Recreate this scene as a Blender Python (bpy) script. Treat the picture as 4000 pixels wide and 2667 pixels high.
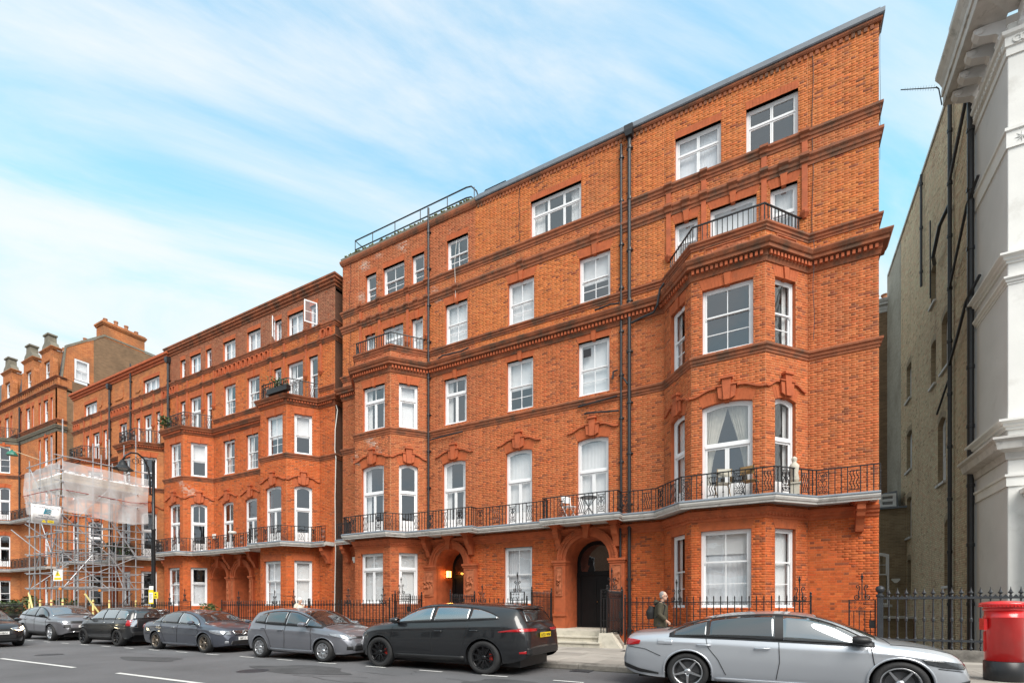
import bpy, bmesh, math, random
import numpy as np
from mathutils import Vector, Matrix
from mathutils.bvhtree import BVHTree
for o in list(bpy.data.objects): bpy.data.objects.remove(o)
rnd = random.Random(7)
scn = bpy.context.scene
COL = scn.collection
R = math.radians
# ------------------------------------------------------------------ camera
cd = bpy.data.cameras.new('camera'); cam = bpy.data.objects.new('camera', cd); COL.objects.link(cam)
cam.location = (0, 0, 1.40); cam.rotation_euler = (R(90), 0, R(28.267))
cd.sensor_width = 36.0; cd.lens = 17.37; cd.shift_y = 0.2594; cd.clip_end = 2000; cd.clip_start = .05
scn.camera = cam
# ------------------------------------------------------------------ world: thin streaky cloud over a pale blue sky
world = bpy.data.worlds.new('World'); scn.world = world; world.use_nodes = True
nt = world.node_tree; N = nt.nodes; L = nt.links; N.clear()
SUN_EL, SUN_AZ = R(48), R(130)     # azimuth measured like the sky node: 0 = +Y, clockwise
sky = N.new('ShaderNodeTexSky'); sky.sky_type = 'NISHITA'; sky.sun_disc = False
sky.sun_elevation = SUN_EL; sky.sun_rotation = SUN_AZ; sky.air_density = 1.0; sky.dust_density = 1.2; sky.ozone_density = 2.0
tc = N.new('ShaderNodeTexCoord')
sep = N.new('ShaderNodeSeparateXYZ'); L.new(tc.outputs['Generated'], sep.inputs[0])
def wmath(op, a=None, b=None, c=None, clamp=False):
    n = N.new('ShaderNodeMath'); n.operation = op; n.use_clamp = clamp
    for i, v in enumerate((a, b, c)):
        if v is None: continue
        if isinstance(v, (int, float)): n.inputs[i].default_value = v
        else: L.new(v, n.inputs[i])
    return n.outputs[0]
# project the direction onto a cloud layer so that streaks run in perspective
zc = wmath('ADD', wmath('MAXIMUM', sep.outputs[2], 0.0), 0.14)
px = wmath('DIVIDE', sep.outputs[0], zc); py = wmath('DIVIDE', sep.outputs[1], zc)
comb = N.new('ShaderNodeCombineXYZ'); L.new(px, comb.inputs[0]); L.new(py, comb.inputs[1])
mp = N.new('ShaderNodeMapping'); mp.vector_type = 'TEXTURE'; mp.inputs['Rotation'].default_value = (0, 0, R(58)); mp.inputs['Scale'].default_value = (2.5, .85, 1); mp.inputs['Location'].default_value = (2.2, 5.3, 0)
L.new(comb.outputs[0], mp.inputs[0])
n1 = N.new('ShaderNodeTexNoise'); n1.inputs['Scale'].default_value = 1.6; n1.inputs['Detail'].default_value = 11; n1.inputs['Roughness'].default_value = .60; n1.inputs['Distortion'].default_value = .8
L.new(mp.outputs[0], n1.inputs[0])
n2 = N.new('ShaderNodeTexNoise'); n2.inputs['Scale'].default_value = .7; n2.inputs['Detail'].default_value = 4
L.new(mp.outputs[0], n2.inputs[0])
den = wmath('ADD', wmath('MULTIPLY', n1.outputs[0], .78), wmath('MULTIPLY', n2.outputs[0], .32))
cl = N.new('ShaderNodeMapRange'); cl.interpolation_type = 'SMOOTHSTEP'
cl.inputs[1].default_value = .37; cl.inputs[2].default_value = .66; cl.inputs[3].default_value = .0; cl.inputs[4].default_value = .93
L.new(den, cl.inputs[0])
hz = N.new('ShaderNodeMapRange'); hz.inputs[1].default_value = .70; hz.inputs[2].default_value = .10; hz.inputs[3].default_value = .04; hz.inputs[4].default_value = .40
L.new(sep.outputs[2], hz.inputs[0])
fac = wmath('SUBTRACT', 1.0, wmath('MULTIPLY', wmath('SUBTRACT', 1.0, cl.outputs[0]), wmath('SUBTRACT', 1.0, hz.outputs[0])), clamp=True)
skb = N.new('ShaderNodeMix'); skb.data_type = 'RGBA'; skb.blend_type = 'MULTIPLY'; skb.inputs[0].default_value = 1
skb.inputs[7].default_value = (1.25, 2.35, 2.0, 1); L.new(sky.outputs[0], skb.inputs[6])
mx = N.new('ShaderNodeMix'); mx.data_type = 'RGBA'
dk = N.new('ShaderNodeMix'); dk.data_type = 'RGBA'; dk.blend_type = 'DARKEN'; dk.inputs[0].default_value = 1; dk.inputs[7].default_value = (3.2, 4.25, 5.0, 1); L.new(skb.outputs[2], dk.inputs[6])
L.new(fac, mx.inputs[0]); L.new(dk.outputs[2], mx.inputs[6]); mx.inputs[7].default_value = (4.6, 4.75, 4.85, 1)
bg = N.new('ShaderNodeBackground'); bg.inputs[1].default_value = .092
L.new(mx.outputs[2], bg.inputs[0])
wo = N.new('ShaderNodeOutputWorld'); L.new(bg.outputs[0], wo.inputs[0])
# ------------------------------------------------------------------ sun: high thin cloud, very soft
sl = bpy.data.lights.new('sun', 'SUN'); sl.energy = 2.2; sl.angle = R(40); sl.color = (1, .95, .88)
so = bpy.data.objects.new('sun', sl); COL.objects.link(so)
sd = Vector((math.sin(SUN_AZ) * math.cos(SUN_EL), math.cos(SUN_AZ) * math.cos(SUN_EL), math.sin(SUN_EL)))
so.rotation_euler = (-sd).to_track_quat('-Z', 'Y').to_euler(); so.location = (0, -20, 40)
scn.view_settings.view_transform = 'Standard'; scn.view_settings.look = 'None'; scn.view_settings.gamma = 1
scn.view_settings.exposure = 1.2
scn.view_settings.use_curve_mapping = False
scn.render.engine = 'CYCLES'
# ------------------------------------------------------------------ materials
M = {}
def mat(name, col, rough=.6, metal=0., var=.12, vs=2.5, bump=0., bs=60., coat=0., dirt=None, spec=.5, alpha=None):
    """dirt = (colour, scale, threshold, amount): stains of their own shape"""
    m = bpy.data.materials.new(name); m.use_nodes = True; t = m.node_tree; n = t.nodes; l = t.links
    b = n['Principled BSDF']; b.inputs['Roughness'].default_value = rough; b.inputs['Metallic'].default_value = metal
    b.inputs['Coat Weight'].default_value = coat; b.inputs['Coat Roughness'].default_value = .03
    b.inputs['Specular IOR Level'].default_value = spec
    g = n.new('ShaderNodeNewGeometry')
    out = None
    c4 = (*col, 1)
    if var:
        no = n.new('ShaderNodeTexNoise'); no.inputs['Scale'].default_value = vs; no.inputs['Detail'].default_value = 6; l.new(g.outputs['Position'], no.inputs[0])
        r = n.new('ShaderNodeMapRange'); r.inputs[1].default_value = .25; r.inputs[2].default_value = .75; r.inputs[3].default_value = 1 - var; r.inputs[4].default_value = 1 + var; l.new(no.outputs[0], r.inputs[0])
        k = n.new('ShaderNodeVectorMath'); k.operation = 'SCALE'; k.inputs[0].default_value = col; l.new(r.outputs[0], k.inputs['Scale']); out = k.outputs[0]
    if dirt:
        dc, ds, th, am = dirt
        no = n.new('ShaderNodeTexNoise'); no.inputs['Scale'].default_value = ds; no.inputs['Detail'].default_value = 7; no.inputs['Roughness'].default_value = .65; l.new(g.outputs['Position'], no.inputs[0])
        r = n.new('ShaderNodeMapRange'); r.inputs[1].default_value = th; r.inputs[2].default_value = th + .18; r.inputs[3].default_value = 0; r.inputs[4].default_value = am; l.new(no.outputs[0], r.inputs[0])
        x = n.new('ShaderNodeMix'); x.data_type = 'RGBA'; l.new(r.outputs[0], x.inputs[0]); x.inputs[7].default_value = (*dc, 1)
        if out: l.new(out, x.inputs[6])
        else: x.inputs[6].default_value = c4
        out = x.outputs[2]
    if out: l.new(out, b.inputs['Base Color'])
    else: b.inputs['Base Color'].default_value = c4
    if bump:
        no = n.new('ShaderNodeTexNoise'); no.inputs['Scale'].default_value = bs; no.inputs['Detail'].default_value = 4; l.new(g.outputs['Position'], no.inputs[0])
        bu = n.new('ShaderNodeBump'); bu.inputs['Strength'].default_value = bump; bu.inputs['Distance'].default_value = .02; l.new(no.outputs[0], bu.inputs['Height']); l.new(bu.outputs[0], b.inputs['Normal'])
    M[name] = m
    return m
def tint_mat(name, source, rough=.85, bump=.25):
    """brick: colour of each brick from the mesh attribute 'tint' or from the object colour, times fired-clay mottling"""
    m = bpy.data.materials.new(name); m.use_nodes = True; t = m.node_tree; n = t.nodes; l = t.links
    b = n['Principled BSDF']; b.inputs['Roughness'].default_value = rough; b.inputs['Specular IOR Level'].default_value = .25
    if source == 'attr':
        a = n.new('ShaderNodeAttribute'); a.attribute_name = 'tint'; co = a.outputs['Color']
    else:
        a = n.new('ShaderNodeObjectInfo'); co = a.outputs['Color']
    g = n.new('ShaderNodeNewGeometry')
    no = n.new('ShaderNodeTexNoise'); no.inputs['Scale'].default_value = 9; no.inputs['Detail'].default_value = 8; no.inputs['Roughness'].default_value = .7; l.new(g.outputs['Position'], no.inputs[0])
    r = n.new('ShaderNodeMapRange'); r.inputs[1].default_value = .25; r.inputs[2].default_value = .75; r.inputs[3].default_value = .78; r.inputs[4].default_value = 1.2; l.new(no.outputs[0], r.inputs[0])
    k = n.new('ShaderNodeVectorMath'); k.operation = 'SCALE'; l.new(co, k.inputs[0]); l.new(r.outputs[0], k.inputs['Scale'])
    # soot and lime stains
    n3 = n.new('ShaderNodeTexNoise'); n3.inputs['Scale'].default_value = .55; n3.inputs['Detail'].default_value = 8; n3.inputs['Roughness'].default_value = .62; l.new(g.outputs['Position'], n3.inputs[0])
    r3 = n.new('ShaderNodeMapRange'); r3.inputs[1].default_value = .50; r3.inputs[2].default_value = .74; r3.inputs[3].default_value = 0; r3.inputs[4].default_value = .26; l.new(n3.outputs[0], r3.inputs[0])
    x = n.new('ShaderNodeMix'); x.data_type = 'RGBA'; l.new(r3.outputs[0], x.inputs[0]); l.new(k.outputs[0], x.inputs[6]); x.inputs[7].default_value = (.17, .07, .04, 1)
    mpn = n.new('ShaderNodeMapping'); mpn.inputs['Scale'].default_value = (2.6, 2.6, .22); l.new(g.outputs['Position'], mpn.inputs[0])
    n4 = n.new('ShaderNodeTexNoise'); n4.inputs['Scale'].default_value = 1; n4.inputs['Detail'].default_value = 6; n4.inputs['Roughness'].default_value = .6; l.new(mpn.outputs[0], n4.inputs[0])
    r4 = n.new('ShaderNodeMapRange'); r4.inputs[1].default_value = .54; r4.inputs[2].default_value = .78; r4.inputs[3].default_value = 0; r4.inputs[4].default_value = .38; l.new(n4.outputs[0], r4.inputs[0])
    x4 = n.new('ShaderNodeMix'); x4.data_type = 'RGBA'; l.new(r4.outputs[0], x4.inputs[0]); l.new(x.outputs[2], x4.inputs[6]); x4.inputs[7].default_value = (.20, .085, .05, 1); x = x4
    l.new(x.outputs[2], b.inputs['Base Color'])
    n2 = n.new('ShaderNodeTexNoise'); n2.inputs['Scale'].default_value = 55; n2.inputs['Detail'].default_value = 5; l.new(g.outputs['Position'], n2.inputs[0])
    bu = n.new('ShaderNodeBump'); bu.inputs['Strength'].default_value = bump; bu.inputs['Distance'].default_value = .01; l.new(n2.outputs[0], bu.inputs['Height']); l.new(bu.outputs[0], b.inputs['Normal'])
    M[name] = m
tint_mat('brick', 'attr'); tint_mat('brick_one', 'obj')
mat('mortar', (.55, .28, .14), .95, var=.28, vs=1.3, bump=.3, bs=40, dirt=((.25, .11, .06), .9, .55, .6))
mat('mortar_red', (.46, .17, .075), .95, var=.25, vs=1.2, bump=.3, bs=40, dirt=((.6, .42, .26), 2.2, .66, .7))
mat('mortar_grey', (.20, .165, .12), .95, var=.25, vs=2, bump=.4, bs=40)  # side-wall mortar, darkened to draw the shadow lines between courses
mat('terracotta', (.43, .10, .033), .8, var=.22, vs=4, bump=.25, bs=30, dirt=((.12, .06, .035), 2.6, .56, .55))
mat('rubbed_brick', (.43, .10, .030), .85, var=.2, vs=5, bump=.15, bs=40, dirt=((.2, .07, .035), 1.9, .58, .5))
mat('cornice', (.30, .092, .038), .85, var=.3, vs=3, bump=.4, bs=25, dirt=((.07, .052, .034), 1.7, .46, .76))
mat('relief', (.40, .12, .05), .85, var=.25, vs=7, bump=.4, bs=50)
mat('white_paint', (.80, .81, .82), .38, var=.05, vs=3, dirt=((.55, .54, .5), 3, .64, .4))
mat('stucco', (.74, .73, .70), .75, var=.05, vs=1.5, bump=.12, bs=30, dirt=((.46, .44, .40), 1.3, .56, .5))
mat('stucco_shaded', (.66, .65, .64), .8, var=.06, vs=1.2, bump=.1, bs=30, dirt=((.42, .40, .38), .8, .6, .4))  # greyer copy of stucco: shade of the return and soffit put into the colour
mat('stone_dirty', (.19, .17, .13), .85, var=.25, vs=4, bump=.3, bs=40, dirt=((.10, .105, .07), 2.5, .52, .7))
mat('stone_white', (.55, .53, .50), .8, var=.12, vs=4, bump=.2, bs=40, dirt=((.12, .12, .1), 3.5, .55, .7))
mat('lead', (.17, .195, .225), .55, var=.15, vs=3, bump=.1, bs=20, dirt=((.28, .31, .33), 2, .6, .5))
mat('iron', (.012, .012, .013), .38, var=.2, vs=8, bump=.25, bs=60)
mat('iron_grey', (.025, .029, .035), .45, var=.25, vs=8, bump=.3, bs=60)
mat('pipe', (.022, .022, .025), .42, var=.2, vs=5, bump=.15, bs=30)
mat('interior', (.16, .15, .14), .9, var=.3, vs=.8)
mat('curtain', (.84, .83, .81), .9, var=.06, vs=4)
mat('net', (.80, .82, .84), .9, var=.06, vs=4)
mat('blind', (.82, .82, .81), .85, var=.03)
mat('drape', (.55, .52, .44), .9, var=.1, vs=6)
mat('dark_door', (.008, .008, .009), .5, var=.15, vs=4, spec=.25)
mat('bronze', (.18, .10, .04), .45, .7)
mat('asphalt', (.128, .127, .133), .82, var=.22, vs=.5, bump=.8, bs=130, dirt=((.092, .092, .095), .35, .50, .75))
mat('paving', (.29, .27, .245), .85, var=.16, vs=1.5, bump=.25, bs=70, dirt=((.14, .13, .115), 1.6, .56, .55))
mat('paving_joint', (.08, .075, .065), .95, var=.2)
mat('kerb', (.20, .185, .165), .8, var=.25, vs=5, bump=.4, bs=70, dirt=((.06, .055, .05), 3, .5, .7))
mat('step_stone', (.52, .48, .40), .8, var=.15, vs=3, bump=.25, bs=60, dirt=((.20, .19, .15), 2.4, .54, .7))
mat('moss', (.16, .19, .05), .95, var=.5, vs=14, bump=.8, bs=60)
mat('road_paint', (.62, .62, .60), .7, var=.15, vs=6, dirt=((.12, .12, .12), 8, .58, .8))
mat('slate', (.10, .11, .12), .6, var=.3, vs=9, bump=.5, bs=30)
mat('pot', (.36, .16, .08), .85, var=.25, vs=6)
mat('scaffold', (.46, .47, .49), .45, .55, var=.25, vs=7, bump=.2, bs=60)
mat('board', (.50, .40, .27), .85, var=.2, vs=4, bump=.3, bs=40)
mat('foam', (.78, .70, .30), .8, var=.1)
mat('foam_red', (.30, .035, .03), .8)
mat('bag', (.72, .73, .74), .7, var=.15, vs=8)
mat('orange', (.8, .24, .02), .5)
mat('yellow', (.82, .62, .02), .5, var=.05)
mat('paper', (.80, .80, .79), .7, var=.03)
mat('ink', (.02, .02, .025), .6, var=0)
mat('teal_ink', (.03, .22, .30), .6, var=0)
mat('navy_ink', (.05, .06, .12), .6, var=0)
mat('leaf', (.045, .085, .022), .7, var=.45, vs=9)
mat('bark', (.08, .055, .035), .9, var=.3, vs=9, bump=.5)
mat('pillar_red', (.74, .022, .024), .28, var=.12, vs=3, coat=.5, dirt=((.60, .09, .08), 1.9, .5, .55))
mat('pillar_black', (.014, .015, .017), .4, var=.3, vs=4, dirt=((.10, .095, .085), 5, .6, .5))
mat('wicker', (.34, .20, .08), .8, var=.3, vs=40)
mat('plastic_white', (.74, .73, .68), .5, var=.05)
def glass_mat(name, tintc, base, ior=1.5):
    m = bpy.data.materials.new(name); m.use_nodes = True; t = m.node_tree; n = t.nodes; l = t.links; n.clear()
    o = n.new('ShaderNodeOutputMaterial'); mix = n.new('ShaderNodeMixShader')
    tr = n.new('ShaderNodeBsdfTransparent'); tr.inputs[0].default_value = (*tintc, 1)
    gl = n.new('ShaderNodeBsdfGlossy'); gl.inputs['Roughness'].default_value = .015; gl.inputs[0].default_value = (.92, .96, 1, 1)
    fr = n.new('ShaderNodeFresnel'); fr.inputs[0].default_value = ior
    g = n.new('ShaderNodeNewGeometry'); no = n.new('ShaderNodeTexNoise'); no.inputs['Scale'].default_value = 1.6; l.new(g.outputs['Position'], no.inputs[0])
    bu = n.new('ShaderNodeBump'); bu.inputs['Strength'].default_value = .06; bu.inputs['Distance'].default_value = .05; l.new(no.outputs[0], bu.inputs['Height']); l.new(bu.outputs[0], gl.inputs['Normal'])
    ad = n.new('ShaderNodeMath'); ad.operation = 'ADD'; ad.inputs[1].default_value = base; ad.use_clamp = True; l.new(fr.outputs[0], ad.inputs[0])
    bf = n.new('ShaderNodeMath'); bf.operation = 'SUBTRACT'; bf.inputs[0].default_value = 1; l.new(g.outputs['Backfacing'], bf.inputs[1]); mu = n.new('ShaderNodeMath'); mu.operation = 'MULTIPLY'; l.new(ad.outputs[0], mu.inputs[0]); l.new(bf.outputs[0], mu.inputs[1])
    l.new(mu.outputs[0], mix.inputs[0]); l.new(tr.outputs[0], mix.inputs[1]); l.new(gl.outputs[0], mix.inputs[2]); l.new(mix.outputs[0], o.inputs[0])
    M[name] = m
glass_mat('glass', (.965, .97, .975), .13)
glass_mat('lamp_glass', (.8, .8, .78), .15)
glass_mat('car_glass', (.20, .22, .23), .10)
glass_mat('car_glass_clear', (.62, .66, .66), .10)
m = mat('lamp_lit', (1, .6, .15), .5, var=0); b = m.node_tree.nodes['Principled BSDF']; b.inputs['Emission Color'].default_value = (1, .42, .07, 1); b.inputs['Emission Strength'].default_value = 5
m = mat('headlight_lit', (1, .9, .7), .5, var=0); b = m.node_tree.nodes['Principled BSDF']; b.inputs['Emission Color'].default_value = (1, .85, .55, 1); b.inputs['Emission Strength'].default_value = 9
def mesh_mat(name, col, alpha):
    m = mat(name, col, .8, var=.08); b = m.node_tree.nodes['Principled BSDF']; b.inputs['Alpha'].default_value = alpha
    b.inputs['Subsurface Weight'].default_value = 0
    return m
mesh_mat('netting', (.74, .72, .72), .46)
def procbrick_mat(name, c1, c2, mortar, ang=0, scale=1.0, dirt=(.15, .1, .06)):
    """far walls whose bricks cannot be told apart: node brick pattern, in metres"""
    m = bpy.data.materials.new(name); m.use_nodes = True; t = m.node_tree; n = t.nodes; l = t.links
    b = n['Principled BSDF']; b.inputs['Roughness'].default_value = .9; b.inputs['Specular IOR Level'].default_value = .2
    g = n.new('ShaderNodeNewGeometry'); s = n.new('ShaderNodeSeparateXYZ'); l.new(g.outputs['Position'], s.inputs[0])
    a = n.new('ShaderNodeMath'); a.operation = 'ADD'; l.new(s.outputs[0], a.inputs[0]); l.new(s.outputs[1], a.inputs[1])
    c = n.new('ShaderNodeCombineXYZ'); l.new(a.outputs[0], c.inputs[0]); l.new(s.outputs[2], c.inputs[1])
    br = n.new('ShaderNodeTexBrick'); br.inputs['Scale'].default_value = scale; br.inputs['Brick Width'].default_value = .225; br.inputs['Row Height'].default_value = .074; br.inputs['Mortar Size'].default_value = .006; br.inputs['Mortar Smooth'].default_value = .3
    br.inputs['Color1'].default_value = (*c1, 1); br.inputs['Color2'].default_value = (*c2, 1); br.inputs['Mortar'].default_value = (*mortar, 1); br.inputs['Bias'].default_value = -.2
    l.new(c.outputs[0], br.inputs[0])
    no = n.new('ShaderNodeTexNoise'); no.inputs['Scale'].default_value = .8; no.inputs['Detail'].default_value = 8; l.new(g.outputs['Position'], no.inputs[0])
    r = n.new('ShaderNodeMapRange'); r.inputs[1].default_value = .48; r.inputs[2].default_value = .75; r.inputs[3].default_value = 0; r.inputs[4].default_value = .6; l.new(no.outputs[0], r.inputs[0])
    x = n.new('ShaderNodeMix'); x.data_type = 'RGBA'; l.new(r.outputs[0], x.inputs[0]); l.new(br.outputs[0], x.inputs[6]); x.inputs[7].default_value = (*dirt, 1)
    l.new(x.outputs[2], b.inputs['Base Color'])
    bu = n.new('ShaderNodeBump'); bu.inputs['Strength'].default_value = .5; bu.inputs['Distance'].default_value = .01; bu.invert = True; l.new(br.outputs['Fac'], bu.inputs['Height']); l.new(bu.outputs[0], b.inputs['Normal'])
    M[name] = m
procbrick_mat('far_red_brick', (.50, .165, .05), (.33, .085, .03), (.62, .36, .2))
procbrick_mat('far_stock_brick', (.36, .27, .165), (.23, .165, .10), (.42, .36, .27), dirt=(.13, .105, .075))
procbrick_mat('brown_brick', (.25, .155, .09), (.16, .10, .06), (.24, .18, .12), dirt=(.10, .07, .045))
procbrick_mat('shaded_brick', (.12, .055, .035), (.09, .045, .03), (.10, .06, .045), dirt=(.04, .03, .025))  # brick with the shade of the narrow gap put into its colour
# ------------------------------------------------------------------ mesh helpers
def link(name, me, parent=None, m=None, loc=None, rot=None, scale=None):
    o = bpy.data.objects.new(name, me); COL.objects.link(o)
    if m is not None and me is not None and not me.materials: me.materials.append(M[m] if isinstance(m, str) else m)
    if parent: o.parent = parent
    if loc is not None: o.location = loc
    if rot is not None: o.rotation_euler = (0, 0, rot) if isinstance(rot, (int, float)) else rot
    if scale is not None: o.scale = scale
    return o
def tag(o, label=None, cat=None, group=None, kind=None):
    if label: o['label'] = label
    if cat: o['category'] = cat
    if group: o['group'] = group
    if kind: o['kind'] = kind
    return o
def empty(name, label, cat, loc=(0, 0, 0), rot=0, group=None):
    o = bpy.data.objects.new(name, None); COL.objects.link(o); o.location = loc; o.rotation_euler = (0, 0, rot); o.empty_display_size = .2
    return tag(o, label, cat, group)
class MB:
    def __init__(s): s.v = []; s.f = []
    def add(s, v, f):
        k = len(s.v); s.v += v; s.f += [tuple(i + k for i in q) for q in f]; return s
    def box(s, x0, x1, y0, y1, z0, z1):
        if x0 > x1: x0, x1 = x1, x0
        if y0 > y1: y0, y1 = y1, y0
        if z0 > z1: z0, z1 = z1, z0
        return s.add([(x0, y0, z0), (x1, y0, z0), (x1, y1, z0), (x0, y1, z0), (x0, y0, z1), (x1, y0, z1), (x1, y1, z1), (x0, y1, z1)],
                     [(0, 3, 2, 1), (4, 5, 6, 7), (0, 1, 5, 4), (1, 2, 6, 5), (2, 3, 7, 6), (3, 0, 4, 7)])
    def quad(s, a, b, c, d): return s.add([a, b, c, d], [(0, 1, 2, 3)])
    def prism(s, poly, y0, y1):
        """polygon in (x,z), extruded from y0 to y1"""
        n = len(poly); v = [(p[0], y0, p[1]) for p in poly] + [(p[0], y1, p[1]) for p in poly]
        f = [tuple(range(n)), tuple(range(2 * n - 1, n - 1, -1))] + [(i + n, (i + 1) % n + n, (i + 1) % n, i) for i in range(n)]
        return s.add(v, f)
    def slab(s, poly, z0, z1):
        """polygon in (x,y), from z0 to z1"""
        n = len(poly); v = [(p[0], p[1], z0) for p in poly] + [(p[0], p[1], z1) for p in poly]
        f = [tuple(range(n - 1, -1, -1)), tuple(range(n, 2 * n))] + [(i, (i + 1) % n, (i + 1) % n + n, i + n) for i in range(n)]
        return s.add(v, f)
    def tube(s, pts, r, n=6, cap=True):
        pts = [Vector(p) for p in pts]; rs = r if isinstance(r, (list, tuple)) else [r] * len(pts)
        k = len(s.v); up = None
        for i, p in enumerate(pts):
            d = (pts[min(i + 1, len(pts) - 1)] - pts[max(i - 1, 0)])
            d = d.normalized() if d.length > 1e-9 else Vector((0, 0, 1))
            if up is None:
                up = Vector((0, 0, 1)) if abs(d.z) < .9 else Vector((0, 1, 0))
            a = d.cross(up)
            if a.length < 1e-6: a = d.cross(Vector((1, 0, 0)))
            a.normalize(); b_ = a.cross(d).normalized(); up = b_
            for j in range(n):
                t = 2 * math.pi * (j + .5) / n
                q = p + a * (math.cos(t) * rs[i]) + b_ * (math.sin(t) * rs[i]); s.v.append((q.x, q.y, q.z))
        for i in range(len(pts) - 1):
            for j in range(n):
                s.f.append((k + i * n + j, k + i * n + (j + 1) % n, k + (i + 1) * n + (j + 1) % n, k + (i + 1) * n + j))
        if cap:
            s.f.append(tuple(k + j for j in range(n - 1, -1, -1))); e = k + (len(pts) - 1) * n; s.f.append(tuple(e + j for j in range(n)))
        return s
    def lathe(s, prof, n=12, c=(0, 0, 0), cap=True):
        """profile (r,z) turned about a vertical axis at c"""
        k = len(s.v)
        for r, z in prof:
            for j in range(n):
                t = 2 * math.pi * j / n; s.v.append((c[0] + r * math.cos(t), c[1] + r * math.sin(t), c[2] + z))
        for i in range(len(prof) - 1):
            for j in range(n): s.f.append((k + i * n + j, k + i * n + (j + 1) % n, k + (i + 1) * n + (j + 1) % n, k + (i + 1) * n + j))
        if cap: s.f.append(tuple(k + j for j in range(n - 1, -1, -1))); e = k + (len(prof) - 1) * n; s.f.append(tuple(e + j for j in range(n)))
        return s
    def sweep(s, path, prof):
        """profile (out,z) along a plan path; 'out' is to the right of the direction of travel; mitred"""
        n = len(path); k = len(s.v); m = len(prof); nr = []
        for i in range(n - 1):
            d = Vector((path[i + 1][0] - path[i][0], path[i + 1][1] - path[i][1])).normalized(); nr.append(Vector((d.y, -d.x)))
        for i in range(n):
            a = nr[max(i - 1, 0)]; b_ = nr[min(i, n - 2)]; q = (a + b_) / max(.25, 1 + a.dot(b_))
            for o, z in prof: s.v.append((path[i][0] + q.x * o, path[i][1] + q.y * o, z))
        for i in range(n - 1):
            for j in range(m - 1): s.f.append((k + i * m + j, k + (i + 1) * m + j, k + (i + 1) * m + j + 1, k + i * m + j + 1))
        s.f.append(tuple(k + j for j in range(m))); e = k + (n - 1) * m; s.f.append(tuple(e + j for j in range(m - 1, -1, -1)))
        return s
    def xf(s, mtx, start=0):
        for i in range(start, len(s.v)): s.v[i] = tuple(mtx @ Vector(s.v[i]))
        return s
    def mesh(s, name, m=None, smooth=False):
        me = bpy.data.meshes.new(name); me.from_pydata(s.v, [], s.f)
        if smooth: me.polygons.foreach_set('use_smooth', [True] * len(me.polygons))
        if m: me.materials.append(M[m] if isinstance(m, str) else m)
        me.update(); return me
    def build(s, name, m, parent=None, smooth=False, loc=None, rot=None):
        return link(name, s.mesh(name, m, smooth), parent, None, loc, rot)
CACHE = {}
def shared(key, fn):
    if key not in CACHE: CACHE[key] = fn()
    return CACHE[key]
def unit_box(m): return shared(('ub', m), lambda: MB().box(0, 1, 0, 1, 0, 1).mesh('unit_box', m))
def arc(cx, cz, r, a0, a1, n): return [(cx + r * math.cos(R(a0 + (a1 - a0) * i / n)), cz + r * math.sin(R(a0 + (a1 - a0) * i / n))) for i in range(n + 1)]
def circ3(x0, z0, x1, z1, rise, n=10):
    """points of a segmental arch from (x0,z0) to (x1,z1)"""
    w = x1 - x0; out = []
    for i in range(n + 1):
        t = i / n; out.append((x0 + w * t, z0 + (z1 - z0) * t + rise * (1 - (2 * t - 1) ** 2)))
    return out
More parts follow.
